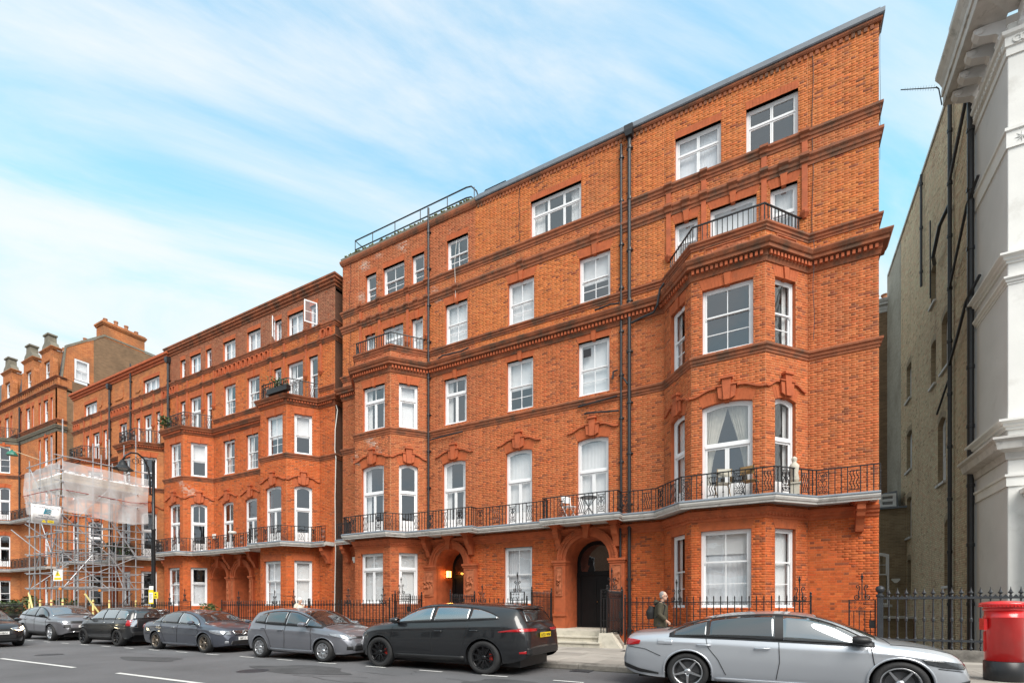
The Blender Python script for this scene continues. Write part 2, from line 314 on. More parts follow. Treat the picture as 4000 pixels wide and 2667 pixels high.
# ------------------------------------------------------------------ brickwork
class Bricks:
    """Flemish-bond bricks as real boxes standing proud of the mortar bed; gathered, then split into single bricks and the rest"""
    def __init__(s): s.rows = []
    def panel(s, a, b_, z0, z1, openings, tint, course=.0735, cut=None):
        a = Vector(a); d = Vector(b_) - a; Ln = d.length; d.normalize()
        nrm = Vector((d.y, -d.x)); k0 = int(math.floor(z0 / course)); k1 = int(math.ceil(z1 / course))
        for k in range(k0, k1):
            za = max(k * course, z0); zb = min((k + 1) * course, z1)
            if zb - za < .02: continue
            zm = (za + zb) / 2; iv = [(0.0, Ln)]
            for (s0, s1, q0, q1) in openings:
                if q0 < zm < q1:
                    nv = []
                    for (x, y) in iv:
                        if s1 <= x or s0 >= y: nv.append((x, y)); continue
                        if s0 - x > .02: nv.append((x, s0))
                        if y - s1 > .02: nv.append((s1, y))
                    iv = nv
            for (x, y) in iv:
                # position along a fixed bond so that joints line up through the wall
                P = .345; off = (0 if k % 2 == 0 else .1725)
                p = math.floor((x - off) / P) * P + off
                while p < y:
                    for w in (.23, .115):
                        q0 = max(p, x); q1 = min(p + w, y); p += w
                        if q1 - q0 > .03:
                            X = a.x + d.x * (q0 + q1) / 2; Y = a.y + d.y * (q0 + q1) / 2
                            s.rows.append((a.x + d.x * (q0 + .004), a.y + d.y * (q0 + .004), a.x + d.x * (q1 - .004), a.y + d.y * (q1 - .004), za + .004, zb - .004, nrm.x, nrm.y, *tint(X, Y, zm)))
    def build(s, parent, single=0, camp=(0, 0, 1.4), pick=None):
        r = np.array(s.rows); n = len(r)
        cand = np.array([pick(*q[:6]) for q in s.rows]) if pick else np.ones(n, bool)
        dist = (r[:, 0] - camp[0]) ** 2 + (r[:, 1] - camp[1]) ** 2 + (r[:, 4] - camp[2]) ** 2
        dist[~cand] = 1e9
        idx = np.argsort(dist)[:single] if single else np.array([], int)
        keep = np.ones(n, bool); keep[idx] = False
        PR = .004; rr = np.random.RandomState(3)
        for i in idx:
            x0, y0, x1, y1, z0, z1, nx, ny, cr, cg, cb = s.rows[i]
            ln = round(math.hypot(x1 - x0, y1 - y0), 2); h = round(z1 - z0, 3)
            def mk(ln=ln, h=h):
                b_ = .003; q = MB(); l2 = ln / 2
                q.v = [(-l2, 0, 0), (l2, 0, 0), (l2, 0, h), (-l2, 0, h), (-l2 + b_, -PR, b_), (l2 - b_, -PR, b_), (l2 - b_, -PR, h - b_), (-l2 + b_, -PR, h - b_), (-l2, .05, 0), (l2, .05, 0), (l2, .05, h), (-l2, .05, h)]
                q.f = [(4, 5, 6, 7), (0, 1, 5, 4), (1, 2, 6, 5), (2, 3, 7, 6), (3, 0, 4, 7), (9, 8, 11, 10), (8, 9, 1, 0), (9, 10, 2, 1), (10, 11, 3, 2), (11, 8, 0, 3)]
                return q.mesh('brick', 'brick_one')
            ang = math.atan2(y1 - y0, x1 - x0)
            o = link('brick', shared(('brick', ln, h), mk), parent, None, ((x0 + x1) / 2 + nx * rr.uniform(-.001, .002), (y0 + y1) / 2 + ny * rr.uniform(-.001, .002), z0), ang)
            o.color = (cr, cg, cb, 1)
        q = r[keep]; m = len(q); pr = PR + rr.uniform(-.002, .003, m)
        V = np.zeros((m, 8, 3)); b_ = .003
        dx = (q[:, 2] - q[:, 0]); dy = (q[:, 3] - q[:, 1]); ln = np.hypot(dx, dy); dx /= ln; dy /= ln
        for j, (e, zz, o_) in enumerate([(0, 4, 0), (1, 4, 0), (1, 5, 0), (0, 5, 0), (0, 4, 1), (1, 4, 1), (1, 5, 1), (0, 5, 1)]):
            sx = (b_ if e == 0 else -b_) * o_; sz = (b_ if zz == 4 else -b_) * o_
            V[:, j, 0] = q[:, 2 * e] + dx * sx + q[:, 6] * (pr if o_ else 0); V[:, j, 1] = q[:, 2 * e + 1] + dy * sx + q[:, 7] * (pr if o_ else 0); V[:, j, 2] = q[:, zz] + sz
        F = np.array([(4, 5, 6, 7), (0, 1, 5, 4), (1, 2, 6, 5), (2, 3, 7, 6), (3, 0, 4, 7)])
        FF = (F[None] + (np.arange(m) * 8)[:, None, None]).reshape(-1, 4)
        me = bpy.data.meshes.new('brickwork'); me.vertices.add(m * 8); me.vertices.foreach_set('co', V.reshape(-1))
        me.loops.add(len(FF) * 4); me.loops.foreach_set('vertex_index', FF.reshape(-1).astype(np.int32))
        me.polygons.add(len(FF)); me.polygons.foreach_set('loop_start', np.arange(0, len(FF) * 4, 4, dtype=np.int32)); me.polygons.foreach_set('loop_total', np.full(len(FF), 4, np.int32))
        at = me.color_attributes.new('tint', 'FLOAT_COLOR', 'POINT'); c = np.ones((m, 8, 4)); c[:, :, :3] = q[:, None, 8:11]; at.data.foreach_set('color', c.reshape(-1))
        me.update(); me.validate(); me.materials.append(M['brick'])
        o = link('brickwork', me, parent); o['kind'] = 'stuff'
        return o
def wall_base(mb, a, b_, z0, z1, openings, depth=.24):
    """mortar bed behind the bricks, with real openings and their reveals; returns reveals through mb[1]"""
    w, rv = mb; a = Vector(a); d = Vector(b_) - a; Ln = d.length; d.normalize(); inn = Vector((-d.y, d.x))
    P = lambda s_, z, y=0: (a.x + d.x * s_ + inn.x * y, a.y + d.y * s_ + inn.y * y, z)
    ss = sorted({0, Ln, *[min(max(q, 0), Ln) for o in openings for q in o[:2]]}); zs = sorted({z0, z1, *[min(max(q, z0), z1) for o in openings for q in o[2:4]]})
    for i in range(len(ss) - 1):
        for j in range(len(zs) - 1):
            sm = (ss[i] + ss[i + 1]) / 2; zm = (zs[j] + zs[j + 1]) / 2
            if any(o[0] < sm < o[1] and o[2] < zm < o[3] for o in openings): continue
            w.quad(P(ss[i], zs[j]), P(ss[i + 1], zs[j]), P(ss[i + 1], zs[j + 1]), P(ss[i], zs[j + 1]))
    for (s0, s1, q0, q1) in openings:
        q0 = max(q0, z0); q1 = min(q1, z1); e = -.006
        rv.quad(P(s0, q0, e), P(s0, q0, depth), P(s0, q1, depth), P(s0, q1, e)); rv.quad(P(s1, q0, depth), P(s1, q0, e), P(s1, q1, e), P(s1, q1, depth))
        rv.quad(P(s0, q1, e), P(s0, q1, depth), P(s1, q1, depth), P(s1, q1, e)); rv.quad(P(s0, q0, depth), P(s0, q0, e), P(s1, q0, e), P(s1, q0, depth))
# ------------------------------------------------------------------ windows
def pane(parent, x0, x1, z0, z1, y, m='glass'):
    return link('pane', unit_box(m), parent, None, (x0, y, z0), None, (x1 - x0, .006, z1 - z0))
def light(parent, x0, x1, z0, z1, y, cols, rows, rail=.042, bar=.022, rise=0, bottom=None, detail=True, th=.038, name='sash'):
    """one sash or casement: its rails and bars, and a pane in every cell"""
    q = MB(); bt = bottom or rail
    q.box(x0, x0 + rail, y, y + th, z0, z1); q.box(x1 - rail, x1, y, y + th, z0, z1); q.box(x0 + rail, x1 - rail, y + .001, y + th - .001, z0, z0 + bt)
    if rise:
        o = circ3(x0, z1, x1, z1, rise); i = circ3(x0 + rail, z1 - rail, x1 - rail, z1 - rail, rise); q.prism(o + i[::-1], y + .002, y + th - .002)
    else: q.box(x0 + rail, x1 - rail, y + .001, y + th - .001, z1 - rail, z1)
    a0, a1, b0, b1 = x0 + rail, x1 - rail, z0 + bt, z1 - rail + (rise * .9 if rise else 0)
    for c in range(1, cols): x = a0 + (a1 - a0) * c / cols; q.box(x - bar / 2, x + bar / 2, y + .004, y + th - .004, b0, b1)
    for r in range(1, rows): z = b0 + (b1 - b0) * r / rows; q.box(a0, a1, y + .006, y + th - .006, z - bar / 2, z + bar / 2)
    s = q.build(name, 'white_paint', parent)
    ym = y + th / 2
    if rise:
        q = MB(); q.prism([(a0, b0)] + [(a1, b0)] + circ3(a0, z1 - rail, a1, z1 - rail, rise)[::-1], ym, ym + .006); q.build('pane', 'glass', parent)
    elif not detail: pane(parent, a0, a1, b0, b1, ym)
    else:
        for c in range(cols):
            for r in range(rows):
                pane(parent, a0 + (a1 - a0) * c / cols + bar / 2, a0 + (a1 - a0) * (c + 1) / cols - bar / 2, b0 + (b1 - b0) * r / rows + bar / 2, b0 + (b1 - b0) * (r + 1) / rows - bar / 2, ym)
    return s
def curtain_mesh(x0, x1, z0, z1, y, folds=.09, amp=.02, gather=None):
    n = max(8, int((x1 - x0) / folds * 4)); q = MB(); rows = 7; ph = rnd.random() * 6
    for j in range(rows + 1):
        t = j / rows; z = z0 + (z1 - z0) * t
        for i in range(n + 1):
            s = i / n; xa, xb = x0, x1
            if gather == 'L':      # tied back to the left jamb at a third of the height
                k = max(0, 1 - abs(t - .33) / .62) ** .8; xb = x1 - (x1 - x0) * .72 * k if t > .33 else x0 + (x1 - x0) * (.28 + .10 * (.33 - t))
            if gather == 'R':
                k = max(0, 1 - abs(t - .33) / .62) ** .8; xa = x0 + (x1 - x0) * .72 * k if t > .33 else x1 - (x1 - x0) * (.28 + .10 * (.33 - t))
            q.v.append((xa + (xb - xa) * s, y + amp * (.55 + .45 * math.sin(5.3 * s + ph)) * math.sin(s * (x1 - x0) / folds * 2 * math.pi * (1 + .12 * math.sin(3 * s + ph)) + ph + .4 * t) + .5 * amp * math.sin(7 * s + ph), z))
    for j in range(rows):
        for i in range(n): q.f.append((j * (n + 1) + i, j * (n + 1) + i + 1, (j + 1) * (n + 1) + i + 1, (j + 1) * (n + 1) + i))
    return q
def hang(win, drape, w, h, y):
    if not drape: return
    if drape == 'net': curtain_mesh(.05, w - .05, .06, h - .03, y, .11, .012).build('net_curtain', 'net', win, True)
    elif drape == 'white': curtain_mesh(.05, w - .05, .06, h - .03, y, .15, .013).build('curtain', 'curtain', win, True)
    elif drape == 'open':
        curtain_mesh(.04, .04 + w * .22, .06, h - .03, y, .06, .02).build('curtain', 'curtain', win, True); curtain_mesh(w - .04 - w * .22, w - .04, .06, h - .03, y, .06, .02).build('curtain', 'curtain', win, True)
    elif drape == 'swag':
        curtain_mesh(.03, w * .52, .04, h + .1, y, .09, .025, 'L').build('curtain', 'drape', win, True); curtain_mesh(w * .48, w - .03, .04, h + .1, y + .03, .09, .025, 'R').build('curtain', 'drape', win, True)
    elif drape == 'blind': MB().box(.05, w - .05, y, y + .006, h * .03, h).build('blind', 'blind', win)
    elif drape == 'halfblind': MB().box(.05, w - .05, y, y + .006, h * .45, h).build('blind', 'blind', win)
    elif drape == 'blindnet':
        MB().box(.05, w - .05, y, y + .006, h * .70, h).build('blind', 'blind', win); curtain_mesh(.05, w - .05, .06, h * .75, y + .05, .12, .015).build('net_curtain', 'net', win, True)
    elif drape == 'shutter':
        q = MB(); z = .08
        while z < h * .62: q.add([(.06, y, z), (w - .06, y, z), (w - .06, y + .03, z + .055), (.06, y + .03, z + .055), (.06, y + .006, z - .004), (w - .06, y + .006, z - .004)], [(0, 1, 2, 3), (4, 5, 2, 3), (0, 1, 5, 4)]); z += .06
        q.build('shutter', 'white_paint', win)
WIN_N = [0]
def window(parent, loc, rot, w, h, kind='sash', rise=0, top=(2, 1), bot=(2, 2), split=.5, panel=.0, drape=None, sb=.11, detail=True, fr=.075):
    """kind sash | french | casement; local x along the wall, y into the building"""
    q = MB(); D = .09
    q.box(0, fr, sb, sb + D, 0, h); q.box(w - fr, w, sb, sb + D, 0, h)
    if rise: q.prism(circ3(0, h, w, h, rise + .02) + circ3(fr, h - fr, w - fr, h - fr, rise)[::-1], sb + .001, sb + D - .001)
    else: q.box(fr, w - fr, sb + .001, sb + D - .001, h - fr, h)
    sill = .055
    q.box(-.0, w, sb - .06, sb + D - .002, -.01, sill)
    # inner bead steps
    q.box(fr, fr + .02, sb + .05, sb + D, sill, h - (0 if rise else fr)); q.box(w - fr - .02, w - fr, sb + .05, sb + D, sill, h - (0 if rise else fr))
    zs = h * split
    if kind == 'french': q.box(fr, w - fr, sb - .012, sb + D - .003, zs - .045, zs + .045)
    win = q.build('window', 'white_paint', parent, loc=loc, rot=rot)
    a0, a1 = fr + .004, w - fr - .004
    if kind == 'sash':
        light(win, a0, a1, zs - .02, h - fr, sb + .012, *top, rise=rise, detail=detail); light(win, a0, a1, sill, zs + .022, sb + .052, *bot, bottom=.065, detail=detail)
        if detail:
            for x in (a0 + .02, a1 - .02): MB().box(x - .018, x + .018, sb + .02, sb + .055, zs - .06, zs - .02).build('sash_horn', 'white_paint', win)
    elif kind == 'french':
        light(win, a0, a1, zs + .045, h - fr, sb + .02, *top, rise=rise, detail=detail)
        nl = bot[0]
        for i in range(nl):
            x0 = a0 + (a1 - a0) * i / nl; x1 = a0 + (a1 - a0) * (i + 1) / nl
            light(win, x0 + .002, x1 - .002, sill, zs - .045, sb + .025, 1, bot[1], rail=.06, bottom=max(panel, .06), detail=detail, name='door_leaf' if nl > 1 else 'sash')
    elif kind == 'casement':
        nl = bot[0]
        for i in range(nl):
            x0 = a0 + (a1 - a0) * i / nl; x1 = a0 + (a1 - a0) * (i + 1) / nl
            if split < 1:
                light(win, x0 + .003, x1 - .003, zs + .02, h - fr, sb + .02, 1, top[1], detail=detail, name='casement'); light(win, x0 + .003, x1 - .003, sill, zs - .02, sb + .02, 1, bot[1], detail=detail, name='casement')
            else: light(win, x0 + .003, x1 - .003, sill, h - fr, sb + .02, 1, bot[1], detail=detail, name='casement')
        if split < 1: MB().box(fr, w - fr, sb + .0, sb + D - .004, zs - .02, zs + .02).build('transom', 'white_paint', win)
    hang(win, drape, w, h, sb + .17)
    return win
def lintel(parent, loc, rot, w, h, rise=0, key=True, hgt=.33, splay=.12, singles=False, name='lintel', mt='rubbed_brick'):
    """gauged flat or segmental arch of rubbed brick wedges, with its keystone"""
    n = max(5, int(round(w / .095))) | 1; q = MB(); pieces = []
    bot = lambda t: (w * t, h + rise * (1 - (2 * t - 1) ** 2)); topp = lambda t: (-splay + (w + 2 * splay) * t, h + hgt + rise * (1 - (2 * t - 1) ** 2) * .8)
    g = .0025
    for i in range(n):
        if key and i == n // 2: continue
        t0, t1 = i / n, (i + 1) / n
        a, b_, c, d = bot(t0), bot(t1), topp(t1), topp(t0)
        poly = [(a[0] + g, a[1]), (b_[0] - g, b_[1]), (c[0] - g, c[1]), (d[0] + g, d[1])]
        pieces.append(poly)
    MB().prism([bot(i / 10) for i in range(11)] + [topp(1 - i / 10) for i in range(11)], .004, .12).build(name, mt, parent, loc=loc, rot=rot) if not singles else None
    if singles:
        base = MB().prism([bot(i / 10) for i in range(11)] + [topp(1 - i / 10) for i in range(11)], .004, .12).build(name, mt, parent, loc=loc, rot=rot)
        for p in pieces: MB().prism(p, -.010 + rnd.uniform(-.002, .002), .003).build('voussoir', mt, base)
        host = base
    else:
        for p in pieces: q.prism(p, -.010 + rnd.uniform(-.002, .002), .003)
        host = q.build('voussoirs', mt, parent, loc=loc, rot=rot); host['kind'] = 'stuff'
    if key:
        zb = h + rise - .03
        k = MB().prism([(w / 2 - .065, zb), (w / 2 + .065, zb), (w / 2 + .10, h + hgt + rise * .8 + .0), (w / 2 - .10, h + hgt + rise * .8 + .0)], -.055, .1)
        k.build('keystone', mt, parent if not singles else host, loc=loc if not singles else None, rot=rot if not singles else None)
def hood(parent, loc, rot, w, zk, span):
    """stepped keystone block with shoulders and the little ogee hood mould on either side; zk = foot of keystone"""
    c = w / 2; q = MB()
    q.prism([(c - .085, zk), (c + .085, zk), (c + .13, zk + .62), (c - .13, zk + .62)], -.13, .08)
    q.box(c - .17, c + .17, -.17, .08, zk + .62, zk + .665); q.box(c - .15, c + .15, -.15, .079, zk + .665, zk + .70)
    for s in (-1, 1):
        q.prism([(c + s * .10, zk + .02), (c + s * .23, zk + .08), (c + s * .26, zk + .42), (c + s * .12, zk + .42)][::s], -.09, .079)
        q.box(c + s * .12, c + s * .30, -.12, .078, zk + .42, zk + .455)
        pts = []
        for i in range(9):
            t = i / 8; x = c + s * (.28 + (span / 2 - .28) * t); z = zk + .38 - .16 * (t * t * (3 - 2 * t)) + .02 * math.sin(t * 6)
            pts.append((x, z))
        up = [(x, z + .055) for x, z in pts]
        q.prism(pts + up[::-1] if s > 0 else up + pts[::-1], -.07, .05)
    q.build('window_hood', 'terracotta', parent, loc=loc, rot=rot)
def relief_panel(parent, loc, rot, w, h):
    nx, nz = int(w / .018), int(h / .018); q = MB(); sd = rnd.random() * 9
    for j in range(nz + 1):
        for i in range(nx + 1):
            x = w * i / nx; z = h * j / nz; u = x * 11; v = z * 11
            d = .0
            for k in range(3):
                cx = (k + .5) * w / 3; dx = x - cx; dz = z - h / 2 + .04 * math.sin(k * 3 + sd); r = math.hypot(dx, dz); th = math.atan2(dz, dx)
                d += .045 * max(0, math.cos(5 * th + 14 * r + k + sd)) * math.exp(-(r / (h * .42)) ** 2)
            e = min(i, nx - i, j, nz - j)
            d = max(d, .02 * max(0, math.sin(u + 2 * math.sin(v + sd)) * math.sin(v * 1.4 + u * .3))) if e > 1 else 0
            q.v.append((x, -d - .004, z))
    for j in range(nz):
        for i in range(nx): q.f.append((j * (nx + 1) + i, j * (nx + 1) + i + 1, (j + 1) * (nx + 1) + i + 1, (j + 1) * (nx + 1) + i))
    b_ = .03; fr = MB().box(-b_, w + b_, -.03, .02, -b_, -.001).box(-b_, w + b_, -.03, .02, h + .001, h + b_).box(-b_, -.001, -.029, .019, -.001, h + .001).box(w + .001, w + b_, -.029, .019, -.001, h + .001)
    o = fr.build('relief_panel', 'relief', parent, loc=loc, rot=rot); q.build('carving', 'relief', o, True)
# ------------------------------------------------------------------ iron
def spiral(c, r0, turns, a0, n=14, sgn=1): return [(c[0] + r0 * (1 - .8 * i / n) * math.cos(a0 + sgn * turns * 2 * math.pi * i / n), c[1] + r0 * (1 - .8 * i / n) * math.sin(a0 + sgn * turns * 2 * math.pi * i / n)) for i in range(n + 1)]
def flat(pts): return [(p[0], 0, p[1]) for p in pts]
def bal_bar(h, knop):
    q = MB(); q.box(-.012, .012, -.012, .012, 0, h)
    if knop:
        for z in (.22 * h, .72 * h): q.lathe([(.012, -.025), (.026, -.008), (.026, .008), (.012, .025)], 6, (0, 0, z))
        q.tube([(.013 * math.cos(i * 1.3), .013 * math.sin(i * 1.3), h * (.28 + .4 * i / 14)) for i in range(15)], .006, 4)
    return q
def pan_frame(q, w, h, z0, z1):
    for x in (0, w): q.box(x - .012, x + .012, -.012, .012, 0, h)
    for z in (z0, z1): q.box(.009, w - .009, -.008, .008, z - .010, z + .010)
def wavy_panel(w, h):
    q = MB(); z0, z1 = .12 * h, .86 * h; pan_frame(q, w, h, z0, z1)
    for k in range(3):
        x = w * (k + 1) / 4; q.tube([(x + .022 * math.sin(i / 18 * 4 * math.pi), 0, z0 + (z1 - z0) * i / 18) for i in range(19)], .013, 5)
    return q
def ornate_panel(w, h):
    q = MB(); z0, z1 = .10 * h, .90 * h; pan_frame(q, w, h, z0, z1); c = w / 2
    for s in (-1, 1):
        q.tube(flat(spiral((c + s * .058, z0 + .075), .06, 1.2, -math.pi / 2, 12, s)), .012, 4)
        q.tube(flat(spiral((c + s * .062, z1 - .07), .05, 1.1, math.pi / 2, 12, -s)), .012, 4)
        q.tube(flat([(c + s * .03, z0 + .15), (c + s * .10, z0 + .22), (c + s * .095, z0 + .32), (c + s * .04, z0 + .37), (c + s * .035, z1 - .22), (c + s * .11, z1 - .16), (c + s * .10, z1 - .09)]), .012, 4)
    q.tube(flat([(c, z0), (c, z0 + .16), (c - .03, z0 + .22), (c, z0 + .27), (c + .03, z0 + .22), (c, z0 + .16)]), .011, 4)
    q.tube(flat([(c, z0 + .27), (c, z1 - .05), (c - .028, z1 - .1), (c - .028, z1 - .26), (c, z1 - .30), (c + .028, z1 - .26), (c + .028, z1 - .1), (c, z1 - .05)]), .011, 4)
    q.box(.01, w - .01, -.007, .007, z0 + .145, z0 + .158)
    return q
def offset_path(path, o):
    out = []; n = len(path); nr = []
    for i in range(n - 1):
        d = Vector((path[i + 1][0] - path[i][0], path[i + 1][1] - path[i][1])).normalized(); nr.append(Vector((d.y, -d.x)))
    for i in range(n):
        a = nr[max(i - 1, 0)]; b_ = nr[min(i, n - 2)]; q = (a + b_) / max(.25, 1 + a.dot(b_)); out.append((path[i][0] + q.x * o, path[i][1] + q.y * o))
    return out
def railing_run(parent, path, z0, h, cell=.145, panels=True, simple=False, mname='iron', start=0):
    """top rail + balusters and panels along a plan path; parts of 'parent'"""
    MB().sweep(path, [(-.025, z0 + h - .015), (.025, z0 + h - .015), (.025, z0 + h + .015), (-.025, z0 + h + .015), (-.025, z0 + h - .015)]).build('handrail', mname, parent)
    if simple: MB().sweep(path, [(-.009, z0 + .06), (.009, z0 + .06), (.009, z0 + .08), (-.009, z0 + .08), (-.009, z0 + .06)]).build('bottom_rail', mname, parent)
    k = start
    for a, b_ in zip(path[:-1], path[1:]):
        d = Vector(b_) - Vector(a); Ls = d.length
        if Ls < .05: continue
        ang = math.atan2(d.y, d.x); n = max(1, int(round(Ls / cell))); c = Ls / n; i = 0
        while i <= n:
            p = Vector(a) + d * (i / n); ph = k % 10
            if panels and ph in (1, 6) and i + 2 <= n:
                if ph == 1: me = shared(('orn', round(c, 3), h, mname), lambda: ornate_panel(2 * c, h - .012).mesh('ornate_panel', mname)); nm = 'scroll_panel'
                else: me = shared(('wav', round(c, 3), h, mname), lambda: wavy_panel(2 * c, h - .012).mesh('wavy_panel', mname)); nm = 'wavy_panel'
                link(nm, me, parent, None, (p.x, p.y, z0), ang); i += 3; k += 3
            else:
                me = shared(('bar', h, k % 2, simple, mname), lambda: bal_bar(h - .012, (not simple) and k % 2).mesh('baluster', mname)); link('baluster', me, parent, None, (p.x, p.y, z0), ang); i += 1; k += 1
def balcony(parent, path, back, z0, z1, h, lip='stone_white', start=0):
    poly = path + [(path[-1][0], back), (path[0][0], back)]
    ins = offset_path(path, -.02); poly = ins + [(path[-1][0], back), (path[0][0], back)]
    slab = MB().slab(poly, z0 + .06, z1).build('balcony', lip, parent)
    MB().sweep(path, [(-.03, z0 + .055), (-.10, z0 + .05), (-.10, z0 + .02), (-.04, z0), (-.03, z0 + .055)]).build('slab_moulding', lip, slab)
    MB().sweep(path, [(-.02, z0 + .062), (.0, z0 + .07), (.015, z0 + .10), (.03, z0 + .13), (.03, z0 + .17), (.0, z0 + .172), (-.02, z0 + .172)]).build('slab_edge', lip, slab)
    MB().sweep(path, [(-.02, z0 + .175), (.04, z0 + .175), (.045, z0 + .20), (.03, z0 + .225), (-.02, z1 + .012), (-.14, z1 + .014)]).build('lead_edge', 'lead', slab)
    railing_run(slab, offset_path(path, -.07), z1 + .012, h, start=start)
    return slab
def finial_scroll(q, x, z, s=1.0, y=0):
    """urn-topped upright with paired S scrolls, as on the area railings"""
    q.lathe([(.012, 0), (.012, .44 * s), (.02, .45 * s), (.02, .47 * s), (.014, .48 * s), (.03, .56 * s), (.034, .58 * s), (.012, .60 * s), (.014, .64 * s), (.003, .66 * s)], 8, (x, y, z))
    for g in (-1, 1):
        a = [(x + g * p[0] * s, y, z + p[1] * s) for p in [(.13, .06), (.10, .035), (.07, .055), (.075, .09), (.11, .105), (.15, .085), (.155, .04), (.12, .0), (.075, .01), (.05, .06), (.07, .13), (.075, .19), (.05, .25), (.045, .31), (.075, .355), (.11, .345), (.115, .305), (.09, .285), (.07, .305)]]
        q.tube(a, .013, 5)
# ------------------------------------------------------------------ terraced mansion
def tint_fn(fn, lime=None, sig=.10):
    rr = random.Random(11)
    def f(X, Y, Z):
        base, dark, pd = fn(X, Y, Z); k = 1 + rr.gauss(0, sig)
        c = dark if rr.random() < pd else base
        h = rr.gauss(0, .06)
        e = math.sin(X * 1.7 + 3 * math.sin(Z * .9)) * math.sin(Z * 2.3 + 2 * math.sin(X * .8)) + .5 * math.sin(X * 5.1 + Z * 3.7)
        if lime and lime(X, Z) and e > .55 and rr.random() < .7: t = min(.75, (e - .5) * 1.1) * rr.uniform(.3, 1); c = tuple(a * (1 - t) + b_ * t for a, b_ in zip(c, (.52, .42, .36)))
        return (max(.02, c[0] * k), max(.015, c[1] * k * (1 + h)), max(.008, c[2] * k * (1 + h)))
    return f
CANT0, CANT1 = .36, 1.18
def terrace(T):
    """one building: Empty > wall (> brick), windows, lintels, mouldings, balcony ..."""
    root = empty(T['name'], T['label'], 'building', (0, 0, 0), 0)
    X0, X1, YF, YB = T['x0'], T['x1'], T['yf'], T['yb']; zb, zp, zt = T['zb'], T['zpar'], T['ztop']
    br = Bricks(); w = MB(); rv = MB(); wr = MB()
    segs = []; x = X0
    for (l, fl, fr_, r) in T['bays']:
        segs.append(('flat', (x, YF), (l, YF), zb, zt)); segs.append(('L', (l, YF), (fl, YB), zb, zp)); segs.append(('F', (fl, YB), (fr_, YB), zb, zp)); segs.append(('R', (fr_, YB), (r, YF), zb, zp)); segs.append(('over', (l, YF), (r, YF), zp, zt)); x = r
    segs.append(('flat', (x, YF), (X1, YF), zb, zt))
    ops = [[] for _ in segs]
    # windows: (where, a, b, z0, h, kwargs). where: 'X' plain wall by x range, 'F0'/'L0'/'R0' a face of bay 0
    det = T.get('detail', True)
    for wd in T['windows']:
        where, a, b_, z, h = wd[:5]; kw = dict(wd[5]) if len(wd) > 5 else {}
        lk = kw.pop('lintel', 'flat'); hd = kw.pop('hood', False); rise = kw.get('rise', 0); sg = kw.pop('singles', False); kh = kw.pop('lh', .33); key = kw.pop('key', True); sp = kw.pop('span', None)
        for i, s in enumerate(segs):
            A = Vector(s[1]); d = Vector(s[2]) - A; ang = math.atan2(d.y, d.x)
            if where == 'X':
                if s[0] not in ('flat', 'over') or not (s[1][0] - .01 <= a and b_ <= s[2][0] + .01 and s[3] - .01 <= z): continue
                s0, s1 = a - s[1][0], b_ - s[1][0]
            else:
                bi = int(where[1]); face = where[0]
                if s[0] != face or i // 5 != bi: continue
                if face == 'F': s0, s1 = a - s[1][0], b_ - s[1][0]
                elif face == 'R': s0, s1 = CANT0, CANT1
                else: s0, s1 = d.length - CANT1, d.length - CANT0
            ops[i].append((s0, s1, z, z + h + rise)); loc = (A.x + math.cos(ang) * s0, A.y + math.sin(ang) * s0, z)
            window(root, loc, ang, s1 - s0, h, detail=det, **kw)
            if lk == 'flat': lintel(root, loc, ang, s1 - s0, h, rise, key=key, hgt=kh, singles=sg)
            elif lk == 'soldier': lintel(root, loc, ang, s1 - s0, h, rise, key=False, hgt=.24, splay=.02, singles=False)
            if hd: hood(root, loc, ang, s1 - s0, h + rise + .02, sp or (s1 - s0) + .75)
            break
        else: print('window not placed', wd[:5])
    for (a, b_, z, z1) in T.get('holes', []):
        for i, s in enumerate(segs):
            if s[0] == 'flat' and s[1][0] - .01 <= a and b_ <= s[2][0] + .01: ops[i].append((a - s[1][0], b_ - s[1][0], z, z1))
    bm_ = T.get('brick')
    for s, o in zip(segs, ops):
        for (za, zc, tgt) in ((s[3], min(s[4], T['zred']), wr), (max(s[3], T['zred']), s[4], w)):
            if zc - za < .01: continue
            oo = [q for q in o if q[2] < zc and q[3] > za]
            wall_base((tgt, MB()), s[1], s[2], za, zc, oo)
        for q in o: wall_base((MB(), rv), s[1], s[2], s[3], s[4], [q])
        if bm_: br.panel(s[1], s[2], s[3], s[4], o, bm_)
    base = w.build('wall', 'mortar' if bm_ else T['wallmat'], root); wr.build('lower_wall', 'mortar_red' if bm_ else T['wallmat'], root); rv.build('reveals', 'rubbed_brick', root)['kind'] = 'stuff'
    if bm_: br.build(base, T.get('single', 0), pick=T.get('pick'))
    # flank walls, roof, dark rooms behind the glass
    q = MB(); D = T['depth']; q.quad((X1, YF, zb), (X1, YF + D, zb), (X1, YF + D, zt), (X1, YF, zt)); q.quad((X0, YF + D, zb), (X0, YF, zb), (X0, YF, zt), (X0, YF + D, zt)); q.quad((X1, YF + D, zb), (X0, YF + D, zb), (X0, YF + D, zt), (X1, YF + D, zt))
    q.build('flank_wall', T.get('flank', 'shaded_brick'), root)
    MB().box(X0, X1, YF + .05, YF + D, zt - .25, zt - .1).build('roof', 'lead', root)
    q = MB(); q.box(X0 + .05, X1 - .05, YF + 1.3, YF + 1.4, zb, zt - .3)
    for zf in T['floors']: q.box(X0 + .05, X1 - .05, YF + .26, YF + 1.3, zf - .25, zf - .05)
    for (l, fl, fr_, r) in T['bays']:
        for zf in T['floors']:
            if zf < zp: q.slab([(l + .2, YF + .25), (fl + .16, YB + .26), (fr_ - .16, YB + .26), (r - .2, YF + .25)], zf - .25, zf - .06)
        q.box(l - .05, l + .05, YF + .27, YF + 1.3, zb, zt - .3); q.box(r - .05, r + .05, YF + .27, YF + 1.3, zb, zt - .3)
    q.build('interior', 'interior', root)
